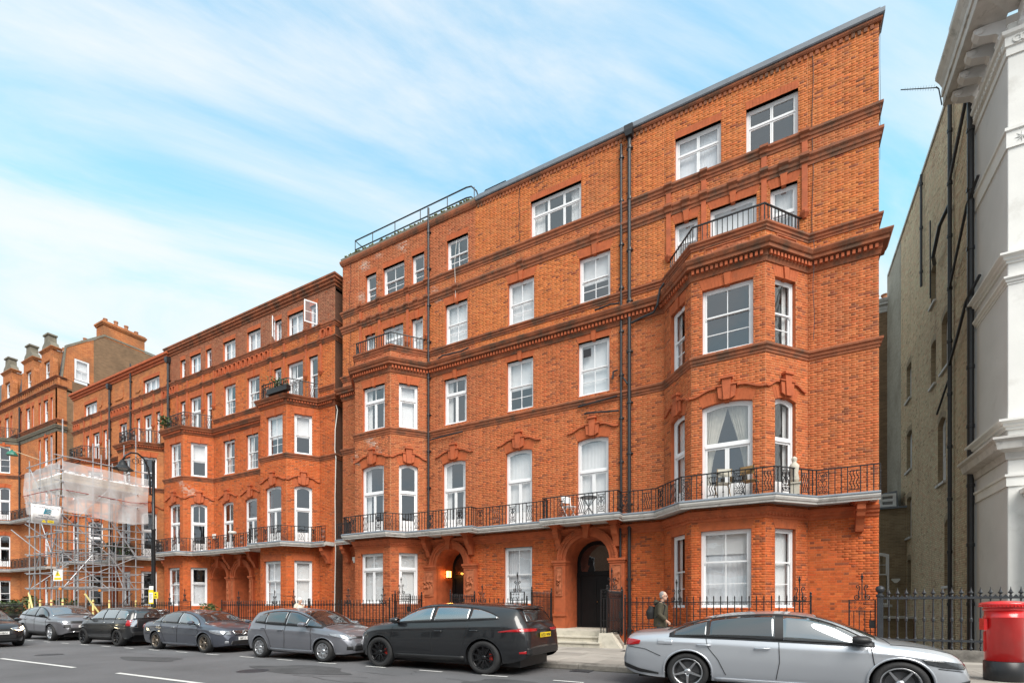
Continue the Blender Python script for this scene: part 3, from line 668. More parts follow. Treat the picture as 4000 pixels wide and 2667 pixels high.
    # mouldings
    low = [(X0 - .0, YF)]; 
    for (l, fl, fr_, r) in T['bays']: low += [(l, YF), (fl, YB), (fr_, YB), (r, YF)]
    low += [(X1, YF), (X1, YF + .6)]; low = [(X0, YF + .6)] + low
    high = [(X0, YF + .6), (X0, YF), (X1, YF), (X1, YF + .6)]
    for nm, pth, prof, mt in T['strings']:
        if pth == 'flats':
            for s in segs:
                if s[0] == 'flat': MB().sweep([s[1], s[2]], prof).build(nm, mt, root)
        else: MB().sweep(low if pth == 'low' else high, prof).build(nm, mt, root)
    if T.get('dentils'):
        z0, z1, o, stp, wd = T['dentils']; q = MB()
        for a, b_ in zip(low[1:-2], low[2:-1]):
            d = Vector(b_) - Vector(a); n = int(d.length / stp); d.normalize(); nv = Vector((d.y, -d.x))
            for i in range(n):
                c = Vector(a) + d * (stp * (i + .5)); mtx = Matrix.Translation((c.x, c.y, 0)) @ Matrix.Rotation(math.atan2(d.y, d.x), 4, 'Z'); k = len(q.v); q.box(-wd / 2, wd / 2, -o, .02, z0, z1); q.xf(mtx, k)
        q.build('dentils', 'terracotta', root)['kind'] = 'stuff'
    for (l, fl, fr_, r) in T['bays']:
        q = MB().slab([(l, YF + .02), (fl, YB + .02), (fr_, YB + .02), (r, YF + .02)], zp - .06, zp - .005); q.build('bay_roof', 'lead', root)
    if T.get('bayrail'):
        for (l, fl, fr_, r) in T['bays']:
            hh, pn = T['bayrail']; railing_run(root, offset_path([(l + .1, YF), (fl, YB), (fr_, YB), (r - .1, YF)], -.06), zp + .02, hh, cell=.14, panels=pn, simple=not pn, start=3)
    for a, b_, z, z1 in T.get('pilasters', []):
        q = MB(); q.box(a, b_, YF - .05, YF + .01, z, z1); c = (a + b_) / 2
        q.build('pilaster', 'terracotta', root)
        MB().lathe([(.02, -.16), (.05, -.15), (.09, -.07), (.12, -.02), (.13, .03), (.13, .05)], 8, (c, YF - .03, z)).build('corbel', 'terracotta', root)
    return root
def prof(z0, z1, o, kind='string'):
    h = z1 - z0
    if kind == 'string': return [(0, z0), (.25 * o, z0), (.3 * o, z0 + .25 * h), (.55 * o, z0 + .32 * h), (.6 * o, z0 + .55 * h), (o, z0 + .72 * h), (o, z0 + .95 * h), (.8 * o, z1), (0, z1 + .03)]
    return [(0, z0), (.12 * o, z0), (.2 * o, z0 + .2 * h), (.28 * o, z0 + .26 * h), (.28 * o, z0 + .52 * h), (.7 * o, z0 + .55 * h), (.72 * o, z0 + .72 * h), (.85 * o, z0 + .76 * h), (o, z0 + .93 * h), (o, z1), (0, z1 + .05)]
def drainpipe(parent, x, y, z0, z1, r=.05, hopper=False, name='drainpipe', mname='pipe', collars=1.8):
    q = MB(); q.tube([(x, y, z0), (x, y, z1)], r, 10); z = z0 + .4
    while z < z1: q.lathe([(r, -.05), (r + .016, -.045), (r + .016, .045), (r, .05)], 10, (x, y, z)); q.box(x - r - .05, x + r + .05, y + r * .3, y + r + .06, z - .02, z + .02); z += collars
    o = q.build(name, mname, parent)
    if hopper: MB().add([(x - .11, y - .13, z1), (x + .11, y - .13, z1), (x + .11, y + .1, z1), (x - .11, y + .1, z1), (x - .15, y - .17, z1 + .16), (x + .15, y - .17, z1 + .16), (x + .15, y + .1, z1 + .16), (x - .15, y + .1, z1 + .16), (x - .15, y - .17, z1 + .34), (x + .15, y - .17, z1 + .34), (x + .15, y + .1, z1 + .34), (x - .15, y + .1, z1 + .34)], [(0, 3, 2, 1), (0, 1, 5, 4), (1, 2, 6, 5), (2, 3, 7, 6), (3, 0, 4, 7), (4, 5, 9, 8), (5, 6, 10, 9), (6, 7, 11, 10), (7, 4, 8, 11), (8, 9, 10, 11)]).build('hopper', mname, o)
    return o
# ------------------------------------------------------------------ ground, road, pavement
def add_random(name, src, amt):
    m = M[name]; t = m.node_tree; n = t.nodes; l = t.links; b = n['Principled BSDF']; old = b.inputs['Base Color'].links[0].from_socket
    if src == 'object': a = n.new('ShaderNodeObjectInfo'); o = a.outputs['Random']
    else: a = n.new('ShaderNodeNewGeometry'); o = a.outputs['Random Per Island']
    r = n.new('ShaderNodeMapRange'); r.inputs[3].default_value = 1 - amt; r.inputs[4].default_value = 1 + amt; l.new(o, r.inputs[0])
    k = n.new('ShaderNodeVectorMath'); k.operation = 'SCALE'; l.new(old, k.inputs[0]); l.new(r.outputs[0], k.inputs['Scale']); l.new(k.outputs[0], b.inputs['Base Color'])
mat('paving_one', (.30, .275, .245), .85, var=.14, vs=1.8, bump=.25, bs=70, dirt=((.15, .14, .12), 1.6, .56, .5)); add_random('paving_one', 'object', .22)
add_random('paving', 'island', .18); add_random('kerb', 'object', .15); add_random('scaffold', 'object', .2)
KY, PY, RY = 10.62, 10.92, 15.36      # kerb face, back of kerb, back of pavement
tag(MB().box(-700, 700, -700, 700, -3.2, -2.75).build('ground', 'paving_joint'), kind='structure')
road = MB()
# the carriageway is cambered a little: a strip mesh across
ys = [-14, -4, 0, 3, 5.3, 8, 10, KY]; zs = [-.02, -.01, 0, .02, .025, .015, .004, 0]
xs = [-260 + i * 8 for i in range(48)]
for x in xs:
    for y, z in zip(ys, zs): road.v.append((x, y, z * .6 - .012))
for i in range(len(xs) - 1):
    for j in range(len(ys) - 1): k = len(ys); road.f.append((i * k + j, (i + 1) * k + j, (i + 1) * k + j + 1, i * k + j + 1))
road = tag(road.build('road', 'asphalt', smooth=True), kind='structure')
MB().box(-260, 116, -14, KY, -2.7, -.2).build('road_bed', 'asphalt', road)
def marking(x0, x1, y, w=.1, z=.006): MB().add([(x0, y - w / 2, z), (x1, y - w / 2, z), (x1, y + w / 2, z), (x0, y + w / 2, z)], [(0, 1, 2, 3)]).build('road_marking', 'road_paint', road)
for x0 in (-25.0, -18.7, -12.36, -6.0, .4): marking(x0, x0 + 4.35, 5.28, .11, .010)
for k in range(26): x = -36.2 + k * 1.62; marking(x, x + .62, 8.74, .075, .004)
# repairs and stains in the asphalt
mat('asphalt_patch', (.070, .070, .073), .85, var=.3, vs=2, bump=.8, bs=120)
for (x, y, a, b_) in [(-9.5, 7.6, 1.5, .5), (-4.2, 7.9, 1.1, .45), (-15, 7.2, 1.2, .4), (-6.0, 6.6, .9, .3)]:
    pts = [(x + a * math.cos(t) * (1 + .25 * math.sin(3 * t + x)), y + b_ * math.sin(t) * (1 + .3 * math.cos(2 * t + x))) for t in [i * math.pi / 9 for i in range(18)]]
    MB().add([(p[0], p[1], .0045) for p in pts], [tuple(range(18))]).build('tar_patch', 'asphalt_patch', road)
pav = tag(MB().box(-260, 116, PY - .02, RY, -2.7, .095).build('pavement', 'paving_joint'), kind='structure')
x = -46.0; k = 0
while x < 9:
    ln = rnd.choice([.75, .9, .9, 1.05]); link('kerb_stone', shared(('kerb', ln), lambda: MB().add([(0, KY + .015, -.05), (ln - .008, KY + .015, -.05), (ln - .008, PY, -.05), (0, PY, -.05), (0, KY + .015, .09), (ln - .008, KY + .015, .09), (0, KY + .035, .118), (ln - .008, KY + .035, .118), (ln - .008, PY, .122), (0, PY, .122)], [(0, 3, 2, 1), (0, 1, 5, 4), (4, 5, 7, 6), (6, 7, 8, 9), (1, 2, 8, 7, 5), (3, 0, 4, 6, 9), (2, 3, 9, 8)]).mesh('kerb_stone', 'kerb')), pav, None, (x, 0, 0)); x += ln
slabs = []
for r in range(6):
    y0 = PY + .006 + r * (RY - PY) / 6; y1 = PY - .004 + (r + 1) * (RY - PY) / 6; x = -60 + (.45 if r % 2 else 0)
    while x < 9: ln = rnd.choice([.6, .75, .9, .9]); slabs.append((x, x + ln - .009, y0, y1)); x += ln
slabs.sort(key=lambda s: (s[0] + 1.5) ** 2 + s[2] ** 2); bulk = MB()
for i, (a, b_, c, d) in enumerate(slabs):
    if i < 298: link('paving_slab', shared(('slab', round(b_ - a, 2), round(d - c, 2)), lambda: MB().box(0, b_ - a, 0, d - c, 0, .03).mesh('paving_slab', 'paving_one')), pav, None, (a, c, .090 + rnd.uniform(-.003, .003)))
    else: bulk.box(a, b_, c, d, .09, .12 + rnd.uniform(-.003, .003))
bulk.build('paving_slabs', 'paving', pav)['kind'] = 'stuff'
for (x, y, s) in [(-4.05, 14.2, .42), (-.5, 13.0, .5)]: MB().box(x, x + s * 1.3, y, y + s, .121, .126).build('cover_plate', 'iron_grey', pav)
# cracks, gully grates and manhole covers in the carriageway
for k in range(11):
    x, y = rnd.uniform(-24, 0), rnd.uniform(5.6, 8.2); a = rnd.uniform(-.5, .5); pts = [(x, y)]
    for i in range(9): a += rnd.gauss(0, .45); pts.append((pts[-1][0] + .28 * math.cos(a), min(8.6, pts[-1][1] + .16 * math.sin(a))))
    q = MB(); lo = [(p[0], p[1] - .010) for p in pts]; hi = [(p[0] + .004, p[1] + .010) for p in pts]
    for i in range(9): q.quad((*lo[i], .0065), (*lo[i + 1], .0065), (*hi[i + 1], .0065), (*hi[i], .0065))
    q.build('crack', 'asphalt_patch', road)
for x in (-4.05, -20.2): MB().box(x, x + .45, KY - .42, KY - .04, -.02, .004).build('gully_grate', 'iron_grey', road)
for x, y in ((-10.2, 6.9), (-19.0, 6.4)): MB().lathe([(.33, -.02), (.33, .006), (.3, .007), (.02, .007)], 20, (x, y, 0)).build('manhole_cover', 'iron_grey', road)
MB().box(-60, 8, KY - .10, KY + .014, -.02, .0035).build('gutter_grit', 'paving_joint', road)
# ------------------------------------------------------------------ main mansion block
YF, YB = 17.45, 16.2
def main_tint(X, Y, Z):
    red = (.47, .124, .041); org = (.52, .150, .042); dull = (.38, .115, .048)
    if Z < 4.5: base = (.51, .112, .030) if X > -13.5 else (.42, .108, .040)
    elif Z < 11.8: base = red if X > -11 else (.42, .118, .045)
    elif X > -11.05: base = org
    elif Z > 15.6 or Z < 12.6: base = (.42, .122, .05)
    else: base = (.48, .135, .04)
    if 14.9 < Z < 15.6: base = tuple(.5 * (a + b_) for a, b_ in zip(base, dull))
    return base, (.27, .075, .034), .09 if Z < 12 else .05
W4 = dict(lintel='soldier', drape=None); SG = dict(top=(2, 1), bot=(2, 2))
FR = dict(kind='french', rise=.09, split=.60, top=(1, 1), bot=(2, 1), panel=.42, hood=True)
wins = [
 ('X', -17.31, -16.63, 15.87, 1.30, dict(W4, top=(1, 1), bot=(1, 2), drape=None)), ('X', -16.21, -14.93, 15.87, 1.30, dict(W4, **SG)), ('X', -14.505, -13.80, 15.87, 1.30, dict(W4, top=(1, 1), bot=(1, 2))), ('X', -12.58, -11.48, 15.87, 1.30, dict(W4, **SG)),
 ('X', -8.55, -6.45, 15.87, 1.44, dict(W4, kind='casement', bot=(3, 1), top=(3, 1), split=.60, drape='open')), ('X', -3.07, -1.63, 15.87, 1.44, dict(W4, kind='casement', bot=(2, 1), top=(2, 1), split=.60, drape='net')), ('X', -.885, .554, 15.87, 1.40, dict(W4, kind='casement', bot=(2, 1), top=(2, 1), split=.60)),
 ('X', -17.34, -16.70, 12.70, 1.63, dict(top=(1, 1), bot=(1, 2), drape='halfblind')), ('X', -16.23, -15.0, 12.70, 1.66, dict(kind='french', split=.66, top=(2, 1), bot=(2, 1), panel=.3, drape='white')), ('X', -14.53, -13.87, 12.70, 1.63, dict(top=(1, 1), bot=(1, 2), drape='blind')),
 ('X', -12.66, -11.51, 12.72, 1.70, dict(SG, drape='blind')), ('X', -9.56, -8.40, 12.72, 1.68, dict(SG, drape='blind', singles=True)), ('X', -6.53, -5.34, 12.72, 1.68, dict(SG, drape='halfblind', singles=True)),
 ('X', -3.085, -2.35, 12.70, 1.73, dict(kind='french', split=.62, top=(1, 1), bot=(1, 1), panel=.25, drape='white', singles=True)), ('X', -1.96, -.59, 12.70, 1.79, dict(kind='french', split=.50, top=(1, 1), bot=(2, 1), panel=.25, drape='blind', singles=True)), ('X', -.20, .53, 12.70, 1.75, dict(kind='french', split=.55, top=(1, 1), bot=(1, 1), panel=.25, drape='white', singles=True)),
 ('F0', -16.23, -14.95, 9.16, 1.93, dict(kind='french', split=.66, top=(2, 1), bot=(2, 1), drape='open', panel=.06)), ('R0', 0, 0, 9.16, 1.93, dict(kind='french', split=.66, top=(1, 1), bot=(1, 1), drape='blind')), ('L0', 0, 0, 9.16, 1.93, dict(top=(1, 1), bot=(1, 2))),
 ('X', -12.72, -11.557, 9.25, 1.97, dict(kind='french', split=.66, top=(2, 1), bot=(2, 1), drape='open', panel=.06)), ('X', -9.62, -8.44, 9.25, 2.0, dict(SG, drape='halfblind')), ('X', -6.57, -5.37, 9.25, 2.0, dict(SG, drape='blind', singles=True)),
 ('L1', 0, 0, 9.16, 1.98, dict(top=(1, 1), bot=(1, 2), drape='open')), ('F1', -2.045, -.636, 9.16, 1.98, dict(SG, split=.58, singles=True, drape=None)), ('R1', 0, 0, 9.16, 1.98, dict(top=(1, 1), bot=(1, 2), singles=True, drape='open')),
 ('L0', 0, 0, 4.70, 2.82, dict(FR, bot=(1, 1))), ('F0', -16.3, -15.0, 4.70, 2.84, dict(FR, drape='open')), ('R0', 0, 0, 4.70, 2.82, dict(FR, bot=(1, 1), drape=None)),
 ('X', -12.79, -11.61, 4.72, 2.87, dict(FR, drape='open')), ('X', -9.66, -8.49, 4.72, 2.87, dict(FR, drape='white')), ('X', -6.605, -5.405, 4.72, 2.87, dict(FR, drape='white', singles=True)),
 ('L1', 0, 0, 4.68, 2.85, dict(FR, bot=(1, 1), drape='white')), ('F1', -2.054, -.652, 4.68, 2.85, dict(FR, drape='swag', singles=True, split=.58)), ('R1', 0, 0, 4.68, 2.85, dict(FR, bot=(1, 1), drape='open', singles=True)),
 ('L0', 0, 0, 1.55, 2.2, dict(key=False)), ('F0', -16.36, -15.05, 1.55, 2.22, dict(kind='french', split=.68, top=(2, 1), bot=(2, 1), drape='blind', key=False)), ('R0', 0, 0, 1.55, 2.22, dict(kind='french', split=.68, top=(1, 1), bot=(1, 1), drape='blind', key=False)),
 ('X', -9.74, -8.49, 1.55, 2.25, dict(SG, drape='net', split=.52, key=False)),
 ('L1', 0, 0, 1.36, 2.38, dict(top=(1, 1), bot=(1, 2), drape='open', key=False)), ('F1', -2.087, -.689, 1.36, 2.38, dict(SG, split=.60, drape='blindnet', key=False, singles=True)), ('R1', 0, 0, 1.36, 2.38, dict(top=(1, 1), bot=(1, 2), drape='blind', key=False, split=.58, singles=True)),
 ('X', -9.6, -8.6, -1.9, 1.5, dict(SG, key=False)), ('F1', -2.0, -.7, -2.0, 1.6, dict(SG, key=False)),
]
T = dict(name='mansion_block', label='tall five-storey red brick mansion block with two canted bays and white sash windows', x0=-18.83, x1=2.556, yf=YF, yb=YB, zb=-2.75, zpar=12.60, ztop=18.22, zred=4.4, depth=4.8,
 bays=[(-17.77, -16.72, -14.63, -13.58), (-3.44, -2.37, -.31, .80)], windows=wins, brick=tint_fn(main_tint, lambda X, Z: X < -11.5 and 14.6 < Z < 18 or X < -13.5 and 7.7 < Z < 9), single=300, pick=lambda x0, y0, x1, y1, z0, z1: x0 > .78 and z0 > .3 and y0 > 17.4,
 holes=[(-13.08, -11.65, .66, 3.94), (-7.05, -5.35, .60, 4.02)], floors=[4.7, 9.0, 12.65, 15.7],
 strings=[('sill_string', 'low', prof(8.86, 9.13, .10), 'cornice'), ('dentil_cornice', 'low', prof(11.50, 12.04, .30, 'cornice'), 'cornice'), ('parapet_string', 'low', prof(12.42, 12.67, .10), 'cornice'), ('upper_string', 'high', prof(14.77, 15.12, .11), 'cornice'), ('attic_string', 'high', prof(15.54, 15.84, .10), 'cornice')],
 dentils=(11.645, 11.765, .155, .135, .075), bayrail=(.62, False), flank='far_stock_brick',
 pilasters=[(x - .075, x + .075, 13.35, 15.52) for x in (-17.62, -16.42, -14.73, -13.62, -3.29, -2.16, -.38, .72)])
blk = terrace(T)
# blocks where the strips cross the strings, small keys in the upper string
def string_block(parent, x, z0, z1, o, w=.24):
    link('string_block', shared(('sblk', round(z1 - z0, 2), o, w), lambda: MB().sweep([(-w / 2, YF), (w / 2, YF)], prof(0, z1 - z0, o)).mesh('string_block', 'cornice')), parent, None, (x, 0, z0))
for x in (-17.62, -16.42, -14.73, -13.62, -3.29, -2.16, -.38, .72): string_block(blk, x, 14.76, 15.13, .17); string_block(blk, x, 15.53, 15.85, .16)
for x in (-12.08, -8.98, -5.93, -1.27, -2.72, .16, -17.0, -15.6, -14.2): string_block(blk, x, 14.74, 15.15, .17, .26)
# lead coping to the right, stone coping and guard rail to the left
xs_ = -11.05
MB().sweep([(xs_, YF), (2.556, YF), (2.556, YF + .5)], [(0, 18.14), (.05, 18.15), (.08, 18.20), (.08, 18.255), (0, 18.26)]).build('brick_oversail', 'cornice', blk)
q = MB()
for i in range(int(13.5 / .15)): x = xs_ + .05 + i * .15; q.box(x, x + .085, YF - .035, YF, 18.02, 18.14)
q.build('brick_dentils', 'cornice', blk)['kind'] = 'stuff'
MB().sweep([(xs_, YF), (2.556, YF), (2.556, YF + .5)], [(0, 18.262), (.11, 18.27), (.13, 18.30), (.13, 18.42), (.03, 18.45), (.03, 18.55), (-.30, 18.60), (-.30, 18.1)]).build('lead_coping', 'lead', blk)
MB().sweep([(-18.83, YF + .6), (-18.83, YF), (xs_ - .01, YF)], [(0, 18.08), (.04, 18.09), (.09, 18.18), (.11, 18.26), (.11, 18.32), (0, 18.34)]).build('coping_mould', 'cornice', blk)
MB().sweep([(-18.83, YF + .6), (-18.83, YF), (xs_ - .01, YF)], [(0, 18.342), (.06, 18.345), (.07, 18.46), (0, 18.50), (-.3, 18.51), (-.3, 18.1)]).build('stone_coping', 'stone_dirty', blk)
q = MB()
for i in range(60):
    x = -18.8 + rnd.random() * 7.6; q.lathe([(.06, 0), (.05, .03), (.01, .045)], 5, (x, YF - rnd.random() * .05, 18.50))
q.build('moss', 'moss', blk)['kind'] = 'stuff'
gr = MB()
gp = [(-18.35, YF + .9), (-18.35, YF + .35), (-11.8, YF + .35)]
for z in (19.0, 19.45): gr.tube([(p[0], p[1], z) for p in gp] + ([(-11.55, YF + .35, z - .05), (-11.35, YF + .45, z - .25), (-11.25, YF + .5, z - .6)]), .03, 6)
gr.build('guard_rail', 'pipe', blk)
for x in (-18.35, -17.2, -15.8, -14.3, -12.8, -11.4): MB().tube([(x, YF + .35, 18.5), (x, YF + .35, 19.45 if x < -12 else 19.3)], .02, 6).build('guard_post', 'pipe', blk)
MB().tube([(-11.1, YF + .6, 18.6), (-11.1, YF + .6, 19.1), (-11.0, YF + .6, 19.2), (-10.0, YF + .6, 19.2)], .02, 6).build('guard_rail', 'pipe', blk)
# carved panels in the bay parapets
def on(a, b_, s0): a = Vector(a); d = (Vector(b_) - a).normalized(); return (a.x + d.x * s0, a.y + d.y * s0), math.atan2(d.y, d.x)
for (l, fl, f2, r) in T['bays']:
    relief_panel(blk, (fl + .42, YB, 12.11), 0, (f2 - fl) - .84, .25)
    p, a = on((f2, YB), (r, YF), .45); relief_panel(blk, (p[0], p[1], 12.11), a, .72, .25)
    p, a = on((l, YF), (fl, YB), .45); relief_panel(blk, (p[0], p[1], 12.11), a, .72, .25)
# first-floor balcony
bp = [(-18.62, 16.78), (-17.70, 16.78), (-16.95, 15.66), (-14.42, 15.66), (-13.95, 16.36), (-10.58, 16.36), (-10.58, 16.76), (-7.62, 16.76), (-7.62, 16.36), (-4.70, 16.36), (-4.70, 16.76), (-3.62, 16.76), (-2.62, 15.66), (-.06, 15.66), (1.02, 16.76), (2.50, 16.76)]
bal = balcony(blk, bp, YF + .2, 4.38, 4.62, .74)
def console(parent, x, y0=16.95, w=.2, top=4.34, drop=.75):
    out = YF - y0
    pf = [(0, top), (out, top), (out, top - .16), (out * .86, top - .24), (out * .80, top - .34), (out * .60, top - .42), (out * .42, top - .58), (out * .34, top - drop + .05), (out * .30, top - drop), (0, top - drop)]
    q = MB(); k = len(q.v); n = len(pf)
    q.v += [(x - w / 2, YF - o, z) for o, z in pf] + [(x + w / 2, YF - o, z) for o, z in pf]
    q.f += [tuple(range(n)), tuple(range(2 * n - 1, n - 1, -1))] + [(i, i + n, (i + 1) % n + n, (i + 1) % n) for i in range(n)]
    for j, e in enumerate((.05, .09, .14)): q.box(x - w / 2 - e, x + w / 2 + e, YF - out - e * .8, YF, top + .001 + j * .045, top + .046 + j * .045)
    for s in (-1, 1): q.lathe([(.001, -.012), (.06, -.012), (.06, .012), (.001, .012)], 10); m_ = Matrix.Translation((x + s * w / 2, YF - out * .80, top - .16)) @ Matrix.Rotation(R(90), 4, 'Y'); q.xf(m_, len(q.v) - 40)
    q.build('console_bracket', 'terracotta', parent)
for x in (-18.35, -13.45, -11.27, -7.30, -5.08, 2.08): console(blk, x, 16.9)
MB().sweep([(-18.83, YF), (-17.77, YF), (-16.72, YB), (-14.63, YB), (-13.58, YF), (-3.44, YF), (-2.37, YB), (-.31, YB), (.80, YF), (2.556, YF)], [(0, 4.02), (.03, 4.03), (.04, 4.10), (.09, 4.14), (.10, 4.2), (.14, 4.24), (.16, 4.33), (0, 4.34)]).build('balcony_bed_mould', 'terracotta', blk)
q = MB()
for a, b_ in (((-16.72, YB), (-14.63, YB)), ((-14.63, YB), (-13.58, YF)), ((-2.37, YB), (-.31, YB)), ((-.31, YB), (.80, YF)), ((-3.44, YF), (-2.37, YB))):
    d = Vector(b_) - Vector(a); n = int(d.length / .12)
    for i in range(n):
        c = Vector(a) + d * ((i + .5) / n); k = len(q.v); q.box(-.035, .035, -.10, .0, 4.105, 4.185); q.xf(Matrix.Translation((c.x, c.y, 0)) @ Matrix.Rotation(math.atan2(d.y, d.x), 4, 'Z'), k)
q.build('bed_dentils', 'terracotta', blk)['kind'] = 'stuff'
# arched porches
def porch(parent, xl, xr, pl, pr, z0, spring, style=0, back=1.15, doorm='dark_door', mt='terracotta'):
    cx = (xl + xr) / 2; r = (xr - xl) / 2; P = .14
    for (a, b_, s) in ((xl - pl, xl, -1), (xr, xr + pr, 1)):
        q = MB(); q.box(a, b_, YF - P, YF + .3, z0 - .9, z0 + .45); q.box(a - .03, b_ + .03, YF - P - .04, YF + .02, z0 + .45, z0 + .55)
        q.box(a + .02, b_ - (0 if s > 0 else -.0), YF - P + .02, YF + .3, z0 + .55, spring - .14)
        q.box(a - .05, b_ + .05, YF - P - .05, YF + .3, spring - .06, spring + .02); q.box(a - .02, b_ + .02, YF - P - .01, YF + .3, spring - .141, spring - .061)
        pier = q.build('pier', mt, parent)
        if pl > .3: relief_panel(pier, (a + .13, YF - P + .012, spring - .14 - 1.15), 0, (b_ - a) - .26, 1.05)
    # archivolt: three stepped rings
    for k, (ra, rb, yo) in enumerate([(r, r + .13, .10), (r + .131, r + .22, .15), (r + .221, r + .32, .19)]):
        q = MB(); n = 24; o = arc(cx, spring + .02, rb, 180, 0, n); i = arc(cx, spring + .02, ra, 180, 0, n)
        for j in range(n): q.prism([i[j], i[j + 1], o[j + 1], o[j]], YF - yo, YF + .02)
        q.build('arch_ring', mt, parent)
    q = MB()
    for j in range(40): a = math.pi * (j + .5) / 40; q.lathe([(.001, -.03), (.028, 0), (.001, .03)], 5, (cx + (r + .25) * math.cos(a), YF - .195, spring + .02 + (r + .25) * math.sin(a)))
    q.build('arch_beading', mt, parent)['kind'] = 'stuff'
    MB().prism([(cx - .08, spring + r - .05), (cx + .08, spring + r - .05), (cx + .13, spring + r + .38), (cx - .13, spring + r + .38)], YF - .27, YF).build('keystone', mt, parent)
    q = MB()
    for k, e in enumerate((.16, .22, .28)): q.box(cx - e, cx + e, YF - .27 - .03 * k, YF, spring + r + .381 + .05 * k, spring + r + .43 + .05 * k)
    q.build('keystone_cap', mt, parent)
    # spandrel: fills wall hole corners above the arch
    q = MB(); n = 16; i = arc(cx, spring + .02, r, 180, 0, n); top = spring + r + .12
    for j in range(n): q.prism([i[j], i[j + 1], (i[j + 1][0], top), (i[j][0], top)], YF - .02, YF + .3)
    q.build('spandrel', mt, parent)
    # recess
    q = MB(); n = 12; r -= .006; xl += .006; xr -= .006; i = arc(cx, spring + .02, r, 180, 0, n)
    q.quad((xl, YF, z0), (xl, YF + back, z0), (xl, YF + back, spring + .02), (xl, YF, spring + .02)); q.quad((xr, YF + back, z0), (xr, YF, z0), (xr, YF, spring + .02), (xr, YF + back, spring + .02))
    for j in range(n): q.quad((i[j][0], YF, i[j][1]), (i[j][0], YF + back, i[j][1]), (i[j + 1][0], YF + back, i[j + 1][1]), (i[j + 1][0], YF, i[j + 1][1]))
    q.build('porch_lining', mt, parent)
    MB().box(xl - .05, xr + .05, YF - .1, YF + back, z0 - .25, z0).build('porch_floor', 'step_stone', parent)
    q = MB(); n = 12; i = arc(cx, spring + .02, r, 0, 180, n); q.prism([(xl, z0), (xr, z0)] + i, YF + back, YF + back + .05)
    door = q.build('door', doorm, parent)
    w_ = xr - xl
    q = MB()
    for (a, b_) in ((.18, .48), (.52, .82)):
        for (c, d) in ((.08, .36), (.42, .92)): q.box(xl + w_ * a, xl + w_ * b_, YF + back - .02, YF + back - .001, z0 + (spring - .5 - z0) * c, z0 + (spring - .5 - z0) * d)
    q.box(xl + .02, xr - .02, YF + back - .06, YF + back - .001, spring - .48, spring - .38); q.box(xl + .01, xl + .16, YF + back - .05, YF + back - .0005, z0, spring - .381); q.box(xr - .16, xr - .01, YF + back - .05, YF + back - .0005, z0, spring - .381)
    q.build('door_panels', doorm, door)
    MB().prism([(xl + .18, spring - .33), (xr - .18, spring - .33)] + arc(cx, spring + .0, r - .14, 0, 180, 10), YF + back - .012, YF + back - .004).build('fanlight', 'glass', door)
    MB().lathe([(.001, -.03), (.028, -.02), (.03, .0), (.02, .02), (.001, .03)], 8, (xl + w_ * .5, YF + back - .05, z0 + 1.0)).build('door_knob', 'bronze', door)
porch(blk, -13.08, -11.65, .78, .66, .72, 3.20); porch(blk, -7.05, -5.35, .48, .56, .62, 3.15)
# the porch lamp that is alight
lm = MB().box(-12.02, -11.86, YF + .5, YF + .64, 2.78, 3.06).build('porch_lamp', 'lamp_lit', blk); lm.location = (-.95, 0, -.05)
q = MB()
for z in (2.74, 3.06): q.box(-12.04, -11.84, YF + .48, YF + .66, z, z + .04)
for x in (-12.03, -11.87): q.box(x, x + .02, YF + .485, YF + .505, 2.78, 3.06)
q.box(-12.15, -12.0, YF + .55, YF + .6, 2.9, 2.95)
q.build('lamp_cage', 'iron', lm)
pl = bpy.data.lights.new('porch_light', 'POINT'); pl.energy = 1.3; pl.color = (1, .5, .16); pl.shadow_soft_size = .1; po = bpy.data.objects.new('porch_light', pl); COL.objects.link(po); po.location = (-12.89, YF + .38, 2.87); po.parent = blk
# steps to both doors
def steps(parent, x0, x1, ztop):
    MB().box(x0, x1, RY + .32, YF - .13, -2.7, ztop - .02).build('landing', 'step_stone', parent)
    n = 3; h = (ztop - .12) / n
    for i in range(n - 0):
        z = .12 + h * (i + 1); y = RY - .30 + .34 * i
        q = MB(); q.box(x0, x1, y, RY + .33 if i < 2 else YF - .12, z - h, z - .045); q.box(x0 - .0, x1 + .0, y - .04, RY + .33 if i < 2 else YF - .121, z - .044, z); q.build('step', 'step_stone', parent)
steps(blk, -7.45, -4.95, .62); steps(blk, -13.6, -11.1, .72)
q = MB()
for i in range(16):
    for j in range(8):
        if (i + j) % 2: q.box(-7.0 + i * .1, -6.9 + i * .1, YF + .02 + j * .1, YF + .12 + j * .1, .601, .606)
q.build('floor_tiles', 'ink', blk)['kind'] = 'stuff'
# sloping stone cheeks beside the steps
for (x0, x1) in ((-5.05, -4.30), (-8.05, -7.4), (-11.15, -10.6)):
    MB().add([(x0, RY - .22, .12), (x1, RY - .22, .12), (x1, RY + .55, .12), (x0, RY + .55, .12), (x0 + .03, RY - .16, .58), (x1 - .32, RY - .16, .58), (x1 - .32, RY + .5, .58), (x0 + .03, RY + .5, .58), (x1 - .15, RY - .2, .30), (x1 - .15, RY + .52, .30)], [(0, 1, 8, 5, 4), (1, 2, 9, 8), (2, 3, 7, 6, 9), (3, 0, 4, 7), (4, 5, 6, 7), (5, 8, 9, 6), (0, 3, 2, 1)]).build('stone_block', 'step_stone', blk)
